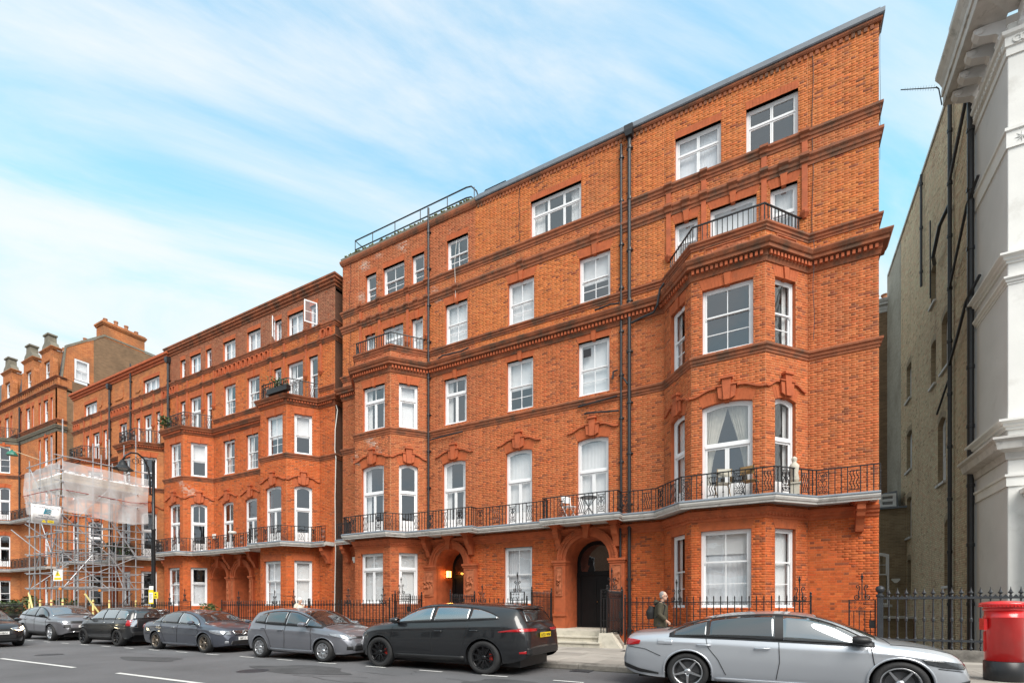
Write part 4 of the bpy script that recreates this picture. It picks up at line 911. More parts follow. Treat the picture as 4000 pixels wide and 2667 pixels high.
# pipes on the front
drainpipe(blk, -4.62, YF - .09, 4.65, 18.0, .062, True); drainpipe(blk, -4.62, YF - .09, .2, 4.36, .062)
drainpipe(blk, -4.92, YF - .07, 4.65, 17.9, .045, collars=1.55); drainpipe(blk, -4.95, YF - .07, .2, 4.30, .045)
drainpipe(blk, -13.5, YF - .09, 4.65, 18.9, .048, collars=1.6)
def waste(pts, r=.032): MB().tube(pts, r, 8).build('waste_pipe', 'pipe', blk)
waste([(-6.3, YF - .08, 8.55), (-6.2, YF - .1, 8.56), (-5.0, YF - .1, 8.42)]); waste([(-6.55, YF - .08, 8.86), (-5.05, YF - .12, 8.95)], .03); waste([(-5.9, YF - .07, 12.28), (-5.3, YF - .1, 12.30), (-4.98, YF - .1, 12.25)])
waste([(-4.55, YF - .1, 11.42), (-4.2, YF - .12, 11.50), (-3.75, YF - .2, 11.52), (-3.6, YF - .32, 11.66), (-3.5, YF - .42, 12.1), (-3.35, YF - .45, 12.25)], .04)
waste([(-13.4, YF - .1, 8.72), (-12.9, YF - .1, 8.76), (-11.7, YF - .1, 8.80)]); waste([(-13.4, YF - .12, 12.0), (-12.6, YF - .3, 12.12), (-11.8, YF - .1, 12.2), (-11.4, YF - .1, 12.25)])
waste([(-4.88, YF - .07, 9.6), (-4.8, YF - .14, 9.5), (-4.68, YF - .13, 9.3)]); waste([(-5.05, YF - .07, 9.9), (-5.2, YF - .1, 9.85), (-5.22, YF - .1, 9.6)])
def cable(pts, m_='ink', r=.008): MB().tube(pts, r, 4).build('cable', m_, blk)
cable([(.93 + .02 * math.sin(i), YF - .02, 18.1 - i * .45) for i in range(13)], r=.010); cable([(.95 + .02 * math.sin(i), YF - .13, 12.4 - i * .3) for i in range(11)], r=.012)
cable([(-9.05 + .03 * math.sin(i * 2), YF - .02, 18.1 - i * .28) for i in range(9)]); cable([(-12.05, YF - .03, 17.0), (-12.1, YF - .1, 16.0), (-12.05, YF - .12, 15.2), (-12.1, YF - .03, 14.4)], 'plastic_white')
cable([(-18.3 + .04 * math.sin(i), YF - .02, 18.1 - i * .4) for i in range(14)])
MB().tube([(2.58, YF - .03 + .05 * math.sin(i * .9), 18.0 - i * .42) for i in range(10)], .006, 4).build('cable', 'ink', blk)
# extractor vent in a pane, alarm boxes
MB().box(-6.40, -6.12, YF + .1, YF + .14, 10.75, 11.02).build('extractor_fan', 'ink', blk)
def alarm(parent, x, y, z, w=.26, h=.28, rot=0): MB().prism([(-w / 2, h * .6), (-w / 2, h), (w / 2, h), (w / 2, h * .6), (.05, 0), (-.05, 0)], -.08, 0).build('alarm_box', 'plastic_white', parent, loc=(x, y, z), rot=rot)
alarm(blk, -17.95, YF - .02, 3.55)
# ------------------------------------------------------------------ second mansion block, to the left of a narrow gap
def b2_tint(X, Y, Z):
    if Z > 15.5: base = (.30, .108, .058) if X < -25.8 else (.27, .105, .062)
    elif Z > 12.2: base = (.50, .130, .034)
    else: base = (.49, .105, .026)
    return base, (.28, .075, .032), .06
C4 = dict(lintel='soldier', kind='casement', split=1, drape='net'); S3 = dict(top=(2, 1), bot=(2, 2)); N1 = dict(top=(1, 1), bot=(1, 2))
w2 = []
for a, b_, n in [(-33.01, -32.45, 1), (-31.96, -30.81, 2), (-30.30, -29.72, 1), (-28.57, -27.39, 2), (-26.33, -25.14, 2), (-23.95, -23.38, 1), (-22.90, -21.68, 2), (-21.18, -20.58, 1)]: w2.append(('X', a, b_, 15.72, 1.12, dict(C4, bot=(n, 2))))
for a, b_, k in [(-33.01, -32.45, N1), (-30.30, -29.67, N1), (-24.01, -23.40, N1), (-21.26, -20.59, N1)]: w2.append(('X', a, b_, 11.95, 2.30, dict(k, split=.6, key=False)))
for a, b_ in [(-31.96, -30.79), (-22.92, -21.70)]: w2.append(('X', a, b_, 11.95, 2.32, dict(kind='french', split=.62, top=(2, 1), bot=(2, 1), panel=.25, key=False, drape='open')))
for a, b_ in [(-28.49, -27.39), (-26.33, -25.23)]: w2.append(('X', a, b_, 12.55, 1.73, dict(S3, drape='open')))
for bi, (a, b_) in enumerate([(-31.75, -30.58), (-22.87, -21.63)]):
    w2 += [('F%d' % bi, a, b_, 9.05, 1.98, dict(S3, drape='halfblind' if bi else 'open')), ('R%d' % bi, 0, 0, 9.05, 1.98, dict(top=(1, 1), bot=(1, 1), drape='halfblind')), ('L%d' % bi, 0, 0, 9.05, 1.98, N1)]
    w2 += [('F%d' % bi, a - .1, b_ - .1, 4.68, 2.72, dict(FR, drape=None, top=(1, 1) if bi else (2, 1))), ('R%d' % bi, 0, 0, 4.68, 2.70, dict(FR, bot=(1, 1), top=(1, 1) if bi else (2, 1))), ('L%d' % bi, 0, 0, 4.68, 2.70, dict(FR, bot=(1, 1)))]
    w2 += [('F%d' % bi, a - .2, b_ - .15, 1.5, 2.23, dict(S3, key=False, split=.56, drape='net' if bi else 'shutter')), ('R%d' % bi, 0, 0, 1.5, 2.23, dict(top=(1, 1), bot=(1, 1), key=False, split=.58, drape='blind' if bi else 'shutter')), ('L%d' % bi, 0, 0, 1.5, 2.23, dict(N1, key=False))]
for a, b_ in [(-28.56, -27.46), (-26.42, -25.34)]: w2.append(('X', a, b_, 9.13, 1.95, dict(S3, drape='open')))
for a, b_, t in [(-28.65, -27.58, (2, 1)), (-26.53, -25.45, (1, 1))]: w2.append(('X', a, b_, 4.75, 2.68, dict(FR, top=t)))
BAY2 = [(-33.25, -32.35, -30.34, -29.45), (-24.25, -23.36, -21.35, -20.46)]
T2 = dict(name='mansion_block', label='lower red brick mansion block with a blind arcade and paired arched doorways', x0=-34.38, x1=-19.36, yf=YF, yb=YB, zb=-2.75, zpar=11.87, ztop=17.40, zred=4.4, depth=8.0,
 bays=BAY2, windows=w2, brick=tint_fn(b2_tint, lambda X, Z: -31 < X < -28.3 and 7.4 < Z < 9.0), single=0, holes=[(-29.40, -28.10, .66, 3.82), (-27.30, -26.00, .66, 3.82)], floors=[4.7, 9.0, 11.9, 15.6],
 strings=[('sill_string', 'low', prof(8.78, 9.03, .10), 'cornice'), ('dentil_cornice', 'low', prof(11.45, 11.87, .28, 'cornice'), 'cornice'), ('sill_string', 'flats', prof(12.26, 12.50, .10), 'cornice'), ('upper_string', 'high', prof(14.68, 14.92, .11), 'cornice'), ('attic_string', 'high', prof(15.42, 15.68, .10), 'cornice'),
  ('eaves_cornice', 'high', [(0, 17.38), (.05, 17.38), (.05, 17.50), (.12, 17.52), (.12, 17.64), (.19, 17.66), (.19, 17.78), (.23, 17.80), (.23, 17.88), (-.3, 17.92)], 'cornice')],
 dentils=(11.565, 11.66, .145, .13, .07), bayrail=(.86, True), flank='shaded_brick',
 pilasters=[(x - .07, x + .07, 13.3, 15.42) for x in (-33.3, -32.2, -30.55, -29.45, -24.25, -23.15, -21.45, -20.35)])
blk2 = terrace(T2)
for x in (-33.3, -32.2, -30.55, -29.45, -24.25, -23.15, -21.45, -20.35): string_block(blk2, x, 14.67, 14.93, .16, .22); string_block(blk2, x, 15.41, 15.69, .15, .22)
for x in (-27.9, -25.8): string_block(blk2, x, 14.66, 14.94, .16, .24)
# little arched niches of the blind arcade
def niche_mesh():
    q = MB(); w_, h = .20, .38; n = 8; a = arc(0, h - w_ / 2, w_ / 2, 0, 180, n); p = [(-w_ / 2, 0), (w_ / 2, 0)] + a
    q.add([(x, 0, z) for x, z in p], [tuple(range(len(p)))])
    o = arc(0, h - w_ / 2, w_ / 2 + .05, 0, 180, n)
    for j in range(n): q.prism([a[j], o[j], o[j + 1], a[j + 1]], -.085, .0)
    for s in (-1, 1): q.box(s * w_ / 2, s * (w_ / 2 + .05), -.085, 0, 0, h - w_ / 2)
    return q
for x in [-29.0 + i * .405 for i in range(12)] + [-33.95, -33.62, -20.15, -19.75]: link('niche', shared('niche', lambda: niche_mesh().mesh('niche', 'terracotta')), blk2, None, (x, YF - .012, 14.97))
bp2 = [(-34.36, 16.78), (-33.35, 16.78), (-32.6, 15.66), (-30.1, 15.66), (-29.75, 16.36), (-25.1, 16.36), (-24.5, 16.36), (-23.6, 15.66), (-21.1, 15.66), (-20.3, 16.78), (-19.38, 16.78)]
balcony(blk2, bp2, YF + .2, 4.38, 4.62, .74, start=4)
for x in (-34.0, -29.95, -27.70, -25.42, -19.75): console(blk2, x, 16.9)
mat('brown_door', (.06, .055, .052), .5, var=.2)
porch(blk2, -29.40, -28.10, .36, .40, .72, 3.13, doorm='brown_door'); porch(blk2, -27.30, -26.00, .40, .36, .72, 3.13, doorm='brown_door')
MB().box(-29.6, -25.7, RY + .3, YF - .1, -2.7, .70).build('landing', 'step_stone', blk2)
drainpipe(blk2, -34.2, YF - .1, 4.65, 16.95, .075, True); 
MB().tube([(-20.9, YF - .1, 15.75), (-20.9, YF - .1, 15.75)], .01, 4)
# casement standing open at the right-hand attic window
oc = MB(); oc.box(0, .62, -.02, .02, 0, .05); oc.box(0, .62, -.02, .02, 1.05, 1.10); oc.box(0, .05, -.019, .019, .05, 1.05); oc.box(.57, .62, -.019, .019, .05, 1.05); oc.box(.05, .57, -.012, .012, .53, .555)
oc = oc.build('open_casement', 'white_paint', blk2, loc=(-20.62, YF - .02, 15.74), rot=R(-118)); pane(oc, .05, .57, .05, 1.05, -.003)
oc2 = MB(); oc2.box(0, .5, -.02, .02, 0, .05); oc2.box(0, .5, -.02, .02, 1.05, 1.10); oc2.box(0, .05, -.019, .019, .05, 1.05); oc2.box(.45, .5, -.019, .019, .05, 1.05); oc2.box(.05, .45, -.012, .012, .53, .555)
oc2 = oc2.build('open_casement', 'white_paint', blk2, loc=(-23.9, YF - .02, 15.74), rot=R(-50)); pane(oc2, .05, .45, .05, 1.05, -.003)
alarm(blk2, -29.3, YF - .05, 5.45); MB().lathe([(.19, 0), (.2, .05), (.19, .1), (.02, .12)], 12, (-25.7, 16.2, 5.36)).build('satellite_disc', 'plastic_white', blk2)
MB().tube([(-19.42, YF - .05, 12.0), (-19.3, YF + .1, 11.2), (-19.33, YF - .02, 10.2), (-19.35, YF - .02, 9.2), (-19.28, YF - .02, 8.8), (-19.34, YF - .02, 6.8), (-19.30, YF - .02, 4.2), (-19.38, YF - .02, 1.2)], .022, 5).build('cable', 'plastic_white', blk2)
MB().tube([(-28.0, YF + .3, 17.9), (-28.0, YF + .3, 18.1), (-28.15, YF + .3, 18.2)], .03, 5).build('roof_vent', 'pipe', blk2)
tag(MB().box(-19.4, -18.8, YF + 2.2, YF + 2.4, -2.75, 16.5).build('gap_wall', 'shaded_brick'), 'shade-darkened brick wall closing the narrow gap between the two mansion blocks', 'wall')
# ------------------------------------------------------------------ third block, behind the scaffold
w3 = []
for a, b_, n in [(-45.79, -43.84, 3), (-42.66, -41.54, 2), (-39.72, -38.69, 2), (-37.42, -35.42, 3)]: w3.append(('X', a, b_, 15.62, .90, dict(lintel='soldier', kind='casement', split=1, bot=(n, 1), drape='net')))
BAY3 = [(-45.85, -44.95, -42.95, -42.05), (-38.75, -37.85, -35.85, -34.95)]
for a, b_ in [(-45.54, -45.04), (-42.90, -42.36), (-38.30, -37.83), (-35.86, -35.35)]: w3.append(('X', a, b_, 11.95, 2.2, dict(N1, key=False)))
for a, b_ in [(-44.47, -43.46), (-37.35, -36.39)]: w3.append(('X', a, b_, 11.95, 2.22, dict(kind='french', split=.62, top=(2, 1), bot=(2, 1), panel=.25, key=False)))
w3.append(('X', -40.55, -39.56, 12.5, 1.67, dict(S3)))
for bi, (a, b_) in enumerate([(-44.5, -43.4), (-37.4, -36.3)]):
    w3 += [('F%d' % bi, a, b_, 9.05, 1.95, dict(S3)), ('R%d' % bi, 0, 0, 9.05, 1.95, dict(N1)), ('F%d' % bi, a, b_, 4.68, 2.70, dict(FR)), ('R%d' % bi, 0, 0, 4.68, 2.70, dict(FR, bot=(1, 1))), ('F%d' % bi, a, b_, 1.5, 2.2, dict(S3, key=False)), ('R%d' % bi, 0, 0, 1.5, 2.2, dict(N1, key=False))]
w3 += [('X', -40.6, -39.5, 9.1, 1.95, dict(S3)), ('X', -40.6, -39.5, 4.75, 2.65, dict(FR))]
T3 = dict(name='mansion_block', label='orange brick mansion block behind the scaffold tower, with low attic windows', x0=-47.60, x1=-34.40, yf=YF, yb=YB, zb=-2.75, zpar=11.87, ztop=17.30, zred=4.4, depth=8.0, detail=False, wallmat='far_red_brick',
 bays=BAY3, windows=w3, holes=[(-41.3, -40.1, .66, 3.75)], floors=[4.7, 9.0, 11.9, 15.5],
 strings=[('sill_string', 'low', prof(8.78, 9.03, .10), 'cornice'), ('dentil_cornice', 'low', prof(11.45, 11.87, .28, 'cornice'), 'cornice'), ('upper_string', 'high', prof(14.55, 14.80, .11), 'cornice'), ('attic_string', 'high', prof(15.34, 15.60, .10), 'cornice'), ('eaves_cornice', 'high', [(0, 17.2), (.06, 17.2), (.06, 17.34), (.15, 17.36), (.15, 17.5), (.24, 17.52), (.24, 17.66), (-.3, 17.72)], 'terracotta')],
 dentils=(11.565, 11.66, .145, .13, .07), bayrail=(.86, True), flank='far_red_brick',
 pilasters=[(x - .07, x + .07, 13.3, 15.42) for x in (-45.8, -44.75, -43.2, -42.1, -38.7, -37.6, -36.1, -35.1)])
blk3 = terrace(T3)
for x in (-45.8, -44.75, -43.2, -42.1, -38.7, -37.6, -36.1, -35.1): string_block(blk3, x, 14.54, 14.81, .16, .22); string_block(blk3, x, 15.33, 15.61, .15, .22)
for x in [-41.5 + i * .405 for i in range(6)] + [-47.3, -47.0, -46.7, -34.75]: link('niche', shared('niche', None), blk3, None, (x, YF - .012, 14.86))
bp3 = [(-47.5, 16.78), (-46.0, 16.78), (-45.2, 15.66), (-42.7, 15.66), (-41.9, 16.4), (-38.9, 16.4), (-38.1, 15.66), (-35.6, 15.66), (-34.8, 16.78), (-34.42, 16.78)]
balcony(blk3, bp3, YF + .2, 4.38, 4.62, .74, start=2)
porch(blk3, -41.3, -40.1, .35, .35, .72, 3.1)
drainpipe(blk3, -41.75, YF - .1, 4.65, 16.85, .07, True); drainpipe(blk3, -38.9, YF - .09, 9.2, 18.0, .05)
for (a, b_) in ((-43.5, -43.05), (-41.2, -40.0), (-38.35, -37.75)): MB().prism([(a, 16.62), (a, 16.0), (a + .12, 15.9), (b_ - .12, 15.9), (b_, 16.0), (b_, 16.62), (b_ - .1, 16.72), (a + .1, 16.72)], YF - .05, YF).build('moulded_panel', 'far_red_brick', blk3)
MB().box(-41.5, -39.9, RY + .3, YF - .1, -2.7, .70).build('landing', 'step_stone', blk3)
# party-wall chimney stacks on the roofs of blocks two and three
def stack(parent, x0, x1, y0, y1, z0, z1, pots, mname='far_red_brick'):
    q = MB().box(x0, x1, y0, y1, z0, z1); q.box(x0 - .08, x1 + .08, y0 - .08, y1 + .08, z1 + .001, z1 + .12); q.box(x0 - .14, x1 + .14, y0 - .14, y1 + .14, z1 + .121, z1 + .26); q.box(x0 - .06, x1 + .06, y0 - .06, y1 + .06, z1 + .261, z1 + .36)
    s = q.build('chimney_stack', mname, parent)
    for i in range(pots):
        t = (i + .5) / pots; x, y = ((x0 + x1) / 2, y0 + (y1 - y0) * t)
        h = rnd.choice([.45, .6, .5]); MB().lathe([(.15, 0), (.14, h * .8), (.17, h * .84), (.17, h), (.12, h), (.12, h * .9)], 9, (x, y, z1 + .36)).build('chimney_pot', 'pot', s)
# ------------------------------------------------------------------ fourth block: taller, gabled dormers, beyond a side passage
w4 = []
for x in (-52.9, -56.4, -60.9): w4 += [('X', x, x + .85, 16.40, 1.85, dict(N1, key=True))]
for x in (-53.85, -51.62, -57.6, -55.2, -62.2, -59.7): w4 += [('X', x, x + .42, 16.40, 1.85, dict(N1, key=False))]
for z, h, k in ((12.9, 2.3, dict(N1)), (8.9, 2.7, dict(FR, hood=False)), (4.9, 2.6, dict(FR, hood=False)), (1.5, 2.2, dict(N1, key=False))):
    for x in (-52.9,): w4 += [('X', x, x + .85, z, h, dict(k)), ('X', x - .95, x - .53, z, h, dict(N1, key=False)), ('X', x + 1.28, x + 1.7, z, h, dict(N1, key=False))]
    w4 += [('F0', -60.8, -59.8, z, h, dict(k)), ('R0', 0, 0, z, h, dict(k, bot=(1, 1)) if k.get('kind') else dict(k)), ('L0', 0, 0, z, h, dict(N1, key=False))]
T4 = dict(name='mansion_block', label='tallest red brick block with stepped dormer gables, slate mansard and a big chimney', x0=-66.0, x1=-50.40, yf=YF, yb=YB - .1, zb=-2.75, zpar=15.9, ztop=19.0, zred=4.4, depth=9.0, detail=False, wallmat='far_red_brick',
 bays=[(-62.2, -61.3, -58.9, -57.7)], windows=w4, floors=[4.9, 8.9, 12.9, 16.2],
 strings=[('sill_string', 'high', prof(16.1, 16.38, .14), 'cornice'), ('bay_cornice', 'low', prof(15.4, 15.88, .22, 'cornice'), 'stone_dirty'), ('parapet_string', 'high', prof(18.85, 19.08, .16), 'cornice'), ('parapet_coping', 'high', prof(19.62, 19.80, .14), 'cornice'), ('sill_string', 'low', prof(8.45, 8.75, .12), 'cornice'), ('sill_string', 'low', prof(12.45, 12.75, .12), 'cornice')],
 dentils=None, bayrail=(.9, True), flank='brown_brick')
blk4 = terrace(T4)
q = MB(); q.box(-66, -50.40, YF, YF + .12, 19.05, 19.1)
for x in [-66 + i * .42 for i in range(38)]: q.box(x, x + .2, YF + .0, YF + .14, 19.09, 19.63)
q.build('parapet_balustrade', 'far_red_brick', blk4)
for z in (8.5, 4.4): 
    balcony(blk4, [(-66, 16.75), (-62.5, 16.75), (-61.5, 15.5), (-58.7, 15.5), (-57.4, 16.75), (-50.45, 16.75)], YF + .2, z, z + .24, .8, start=1)
# red facing on the front part of the flank, stock brick behind (both on the side wall)
X4 = -50.40
def flank_poly(pts, m_, name, off=.012):
    n = len(pts); q = MB(); q.add([(X4 + off, y, z) for y, z in pts] + [(X4 - .3, y, z) for y, z in pts], [tuple(range(n)), tuple(range(2 * n - 1, n - 1, -1))] + [(i + n, (i + 1) % n + n, (i + 1) % n, i) for i in range(n)]); return q.build(name, m_, blk4)
flank_poly([(YF, -2.7), (18.05, -2.7), (18.05, 19.02), (YF, 19.02)], 'far_red_brick', 'flank_facing')
flank_poly([(YF, 19.02), (18.4, 19.02), (18.4, 19.7), (YF, 19.7)], 'far_red_brick', 'flank_facing', .014)
gw = [(17.78, 19.72), (18.03, 22.3), (19.82, 23.75), (20.6, 24.4), (26.0, 24.4), (26.0, 15), (18.41, 15), (18.41, 19.72)]
flank_poly([(18.41, 15), (26, 15), (26, 24.4), (20.6, 24.4), (19.83, 23.76), (19.83, 19.72), (18.41, 19.72)], 'brown_brick', 'gable_wall', .01)
flank_poly([(17.80, 19.725), (18.53, 19.725), (18.53, 21.66), (19.52, 21.66), (19.52, 19.725), (19.825, 19.725), (19.825, 23.76), (18.03, 22.3)], 'far_red_brick', 'gable_wall', .016)
MB().add([(X4 + .05, y, z) for y, z in [(17.78, 19.72), (18.03, 22.3), (20.6, 24.4), (26, 24.4)]] + [(X4 - .2, y, z) for y, z in [(17.78, 19.72), (18.03, 22.3), (20.6, 24.4), (26, 24.4)]] + [(X4 + .05, y, z + .12) for y, z in [(17.74, 19.72), (17.98, 22.33), (20.55, 24.43), (26, 24.42)]] + [(X4 - .2, y, z + .12) for y, z in [(17.74, 19.72), (17.98, 22.33), (20.55, 24.43), (26, 24.42)]], [(0, 1, 9, 8), (1, 2, 10, 9), (2, 3, 11, 10), (8, 9, 13, 12), (9, 10, 14, 13), (10, 11, 15, 14), (0, 8, 12, 4)]).build('gable_coping', 'stone_dirty', blk4)
for (y0, y1, z0, z1) in ((18.55, 19.5, 19.95, 21.62), (18.47, 18.95, 16.45, 18.3), (18.6, 19.0, 11.0, 12.6)):
    window(blk4, (X4 + .02, y0, z0), R(90), y1 - y0, z1 - z0, top=(1, 1), bot=(2, 1), sb=-.03, detail=False, drape='blind')
stack(blk4, X4 - 1.2, X4 + .02, 20.5, 23.6, 24.3, 25.4, 4)
stack(blk3, -47.5, -46.3, 21.0, 24.5, 17.2, 20.3, 6); stack(blk3, -35.2, -34.2, 20.5, 23.5, 17.2, 18.6, 4)
# slate mansard and dormer gables
q = MB(); q.add([(-66, 17.85, 19.7), (X4 - .31, 17.85, 19.7), (X4 - .31, 18.2, 22.3), (-66, 18.2, 22.3), (X4 - .31, 21, 24.3), (-66, 21, 24.3)], [(0, 1, 2, 3), (3, 2, 4, 5)]); q.build('mansard_roof', 'slate', blk4)
for x in (-52.45, -56.0, -60.5):
    y = YF + .05; q = MB()
    q.prism([(x - 1.0, 19.1), (x - .55, 19.1), (x - .55, 21.45), (x + .55, 21.45), (x + .55, 19.1), (x + 1.0, 19.1), (x + 1.0, 22.2), (x - 1.0, 22.2)], y, y + 1.2)
    q.sweep([(x - 1.05, y + .6), (x - 1.05, y), (x + 1.05, y), (x + 1.05, y + .6)], prof(22.2, 22.42, .14))
    d = q.build('dormer', 'far_red_brick', blk4)
    MB().prism([(x - .95, 22.44), (x + .95, 22.44), (x + .75, 22.8), (x + .42, 23.0), (x + .38, 23.5), (x - .38, 23.5), (x - .42, 23.0), (x - .75, 22.8)], y - .02, y + .5).build('dormer_gable', 'stone_dirty', d)
    MB().box(x - .48, x + .48, y - .1, y + .55, 23.501, 23.62).build('gable_cap', 'stone_dirty', d)
    window(blk4, (x - .5, y + .02, 19.8), 0, 1.0, 1.62, top=(1, 1), bot=(1, 2), sb=.12, detail=False)
    MB().box(x - .5, x + .5, y + .6, y + .7, 19.2, 21.4).build('dormer_back', 'interior', d)
    for sx in (-1.15, 1.15): MB().prism([(x + sx - .12, 19.1), (x + sx + .12, 19.1), (x + sx + .12, 21.2), (x + sx, 21.5), (x + sx - .12, 21.2)], y - .03, y + .3).build('buttress', 'far_red_brick', d)
for x in (-54.3, -58.4): stack(blk4, x - .4, x + .4, 20.4, 21.8, 23.3, 24.5, 2)
drainpipe(blk4, -57.45, YF - .09, 9, 18.6, .06)
procbrick_mat('pale_brick', (.46, .42, .34), (.36, .32, .25), (.44, .41, .34), dirt=(.24, .21, .165))
mat('stock_arch', (.30, .23, .15), .9, var=.3, vs=6, bump=.3, bs=40)
# ------------------------------------------------------------------ white stucco building on the right with its long stock-brick side wall
XW, YW = 5.30, 17.5
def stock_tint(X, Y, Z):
    t = min(1, max(0, (Y - 24.0) / 7)); k = .98 + .18 * t  # skylight put into the tint: bricks paler deeper into the passage
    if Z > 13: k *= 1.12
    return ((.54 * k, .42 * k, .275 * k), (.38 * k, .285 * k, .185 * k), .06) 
wb = empty('stucco_house', 'white stucco house with a heavy bracketed cornice and a brown brick side wall', 'building')
# side wall runs from deep (30.5) towards the street (19.95); facing -X: travel towards -Y keeps 'out' on the left, so go from street to deep reversed
ops = []; YE = 30.2
fw = [(22.34, 23.41, 9.95, 11.75, .2), (24.15, 24.83, 9.95, 11.55, .1), (24.15, 24.83, 13.1, 14.5, .1), (22.91, 23.89, 5.95, 8.15, .2), (27.98, 28.99, 7.65, 9.35, .1), (28.1, 29.0, 10.9, 12.45, .1), (22.16, 23.07, 2.17, 4.35, .2), (28.07, 28.95, 4.6, 6.35, .1), (28.14, 28.87, 1.93, 3.5, .1)]
A, B_ = (XW, YE), (XW, 19.95)          # travel towards the camera: right-hand side is -X
for (y0, y1, z0, z1, r) in fw: ops.append((YE - y1, YE - y0, z0, z1 + r))
wbm, rvm = MB(), MB(); wall_base((wbm, rvm), A, B_, -2.75, 19.3, ops); side = wbm.build('side_wall', 'mortar_grey', wb); rvm.build('reveals', 'far_stock_brick', wb)['kind'] = 'stuff'
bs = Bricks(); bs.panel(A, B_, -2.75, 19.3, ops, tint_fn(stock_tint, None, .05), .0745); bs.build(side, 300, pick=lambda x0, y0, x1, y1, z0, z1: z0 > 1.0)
for (y0, y1, z0, z1, r) in fw:
    loc = (XW, y1, z0); window(wb, loc, R(-90), y1 - y0, z1 - z0, rise=r, top=(1, 1), bot=(1, 1) if y1 - y0 < .8 else (2, 1), sb=.14, detail=False)
    lintel(wb, loc, R(-90), y1 - y0, z1 - z0, r, key=False, hgt=.24, splay=.05, mt='stock_arch')
    MB().box(-.06, y1 - y0 + .06, -.09, .1, -.09, -.005).build('stone_sill', 'stone_white', wb, loc=loc, rot=R(-90))
MB().box(XW + .3, XW + 9, 20.2, YE + 1, -2.7, 19.2).build('interior', 'interior', wb)
MB().sweep([(XW, YE + 3), (XW, 19.95)], [(0, 19.3), (.06, 19.3), (.06, 19.42), (0, 19.46), (-.5, 19.46)]).build('side_coping', 'stone_white', wb)
# painted patch low down and rendered strip at the top of the far part
MB().box(XW - .012, XW + .05, 30.2, 33.6, -2.7, 19.6).build('rendered_wall', 'pale_brick', wb)
# stucco return and front
q = MB(); q.box(XW - .012, XW + .2, YW, 19.95, -2.7, 16.6); q.build('stucco_return', 'stucco_shaded', wb)
q = MB(); q.box(XW + .0, XW + 12, YW - .012, YW + .2, -2.7, 16.6); q.build('stucco_front', 'stucco', wb)
ret = [(XW, 19.95), (XW, YW), (XW + 12, YW)]
def band(name, pr, m_='stucco'): MB().sweep(ret, pr).build(name, m_, wb)
band('string_course', prof(9.80, 10.0, .12)); band('string_course', prof(10.35, 10.58, .22)); band('string_course', [(0, 13.35), (.05, 13.35), (.05, 13.75), (.09, 13.78), (.09, 13.86), (0, 13.9)])
band('architrave', [(0, 15.75), (.05, 15.75), (.05, 15.95), (.09, 15.97), (.09, 16.2), (.15, 16.24), (.17, 16.32), (0, 16.34)])
band('cornice', [(0, 16.9), (.12, 16.92), (.72, 17.02), (.76, 17.02), (.76, 17.30), (.80, 17.32), (.80, 17.5), (.78, 17.6), (.85, 17.75), (.95, 17.9), (.95, 18.0), (0, 18.1)], 'stone_white')
band('parapet', [(0, 18.05), (.30, 18.1), (.30, 18.95), (.55, 19.05), (.62, 19.25), (.62, 19.35), (0, 19.4), (-.4, 19.4)], 'stone_white')
# scrolled modillions under the cornice
def modillion():
    q = MB(); pf = [(0, 16.35), (.10, 16.36), (.16, 16.45), (.14, 16.55), (.20, 16.62), (.35, 16.66), (.52, 16.72), (.62, 16.83), (.64, 16.95), (.0, 16.95)]; n = len(pf)
    q.v += [(-.11, -o, z) for o, z in pf] + [(.11, -o, z) for o, z in pf]; q.f += [tuple(range(n)), tuple(range(2 * n - 1, n - 1, -1))] + [(i, i + n, (i + 1) % n + n, (i + 1) % n) for i in range(n)]
    for s in (-1, 1):
        k = len(q.v); q.lathe([(.001, -.015), (.09, -.015), (.09, .015), (.04, .03), (.001, .03)], 10); q.xf(Matrix.Translation((s * .115, -.5, 16.85)) @ Matrix.Rotation(R(90 * s), 4, 'Y'), k)
        k = len(q.v); q.lathe([(.001, -.015), (.07, -.015), (.07, .015), (.001, .03)], 10); q.xf(Matrix.Translation((s * .115, -.10, 16.45)) @ Matrix.Rotation(R(90 * s), 4, 'Y'), k)
    return q
for y in (17.75, 18.35, 18.95, 19.55): link('modillion', shared('modil', lambda: modillion().mesh('modillion', 'stucco_shaded')), wb, None, (XW, y, 0), R(-90))
for i in range(12): link('modillion', shared('modil', None), wb, None, (XW + .3 + i * .6, YW, 0))
for y in (18.05, 18.65, 19.25): MB().box(XW - .55, XW - .2, y - .13, y + .13, 16.93, 16.99).build('soffit_rosette', 'stucco_shaded', wb)
# guilloche blocks and star panels: raised plaster ornaments
def ring(): return MB().tube([(.085 * math.cos(i * math.pi / 6), 0, .085 * math.sin(i * math.pi / 6)) for i in range(13)], .018, 5)
for i in range(40): link('guilloche_ring', shared('gring', lambda: ring().mesh('guilloche_ring', 'stucco')), wb, None, (XW + .15 + i * .14, YW - .10, 16.08))
for i in range(17): link('guilloche_ring', shared('gring', None), wb, None, (XW - .10, YW + .15 + i * .14, 16.08), R(90))
def star():
    q = MB()
    for k in range(4): a = k * math.pi / 4; q.add([(.15 * math.cos(a), 0, .15 * math.sin(a)), (.03 * math.cos(a + 1.57), 0, .03 * math.sin(a + 1.57)), (-.15 * math.cos(a), 0, -.15 * math.sin(a)), (-.03 * math.cos(a + 1.57), 0, -.03 * math.sin(a + 1.57)), (0, -.03, 0)], [(0, 1, 4), (1, 2, 4), (2, 3, 4), (3, 0, 4)])
    return q
for i in range(12): link('star_panel', shared('star', lambda: star().mesh('star_panel', 'stucco')), wb, None, (XW + .25 + i * .36, YW - .055, 13.55))
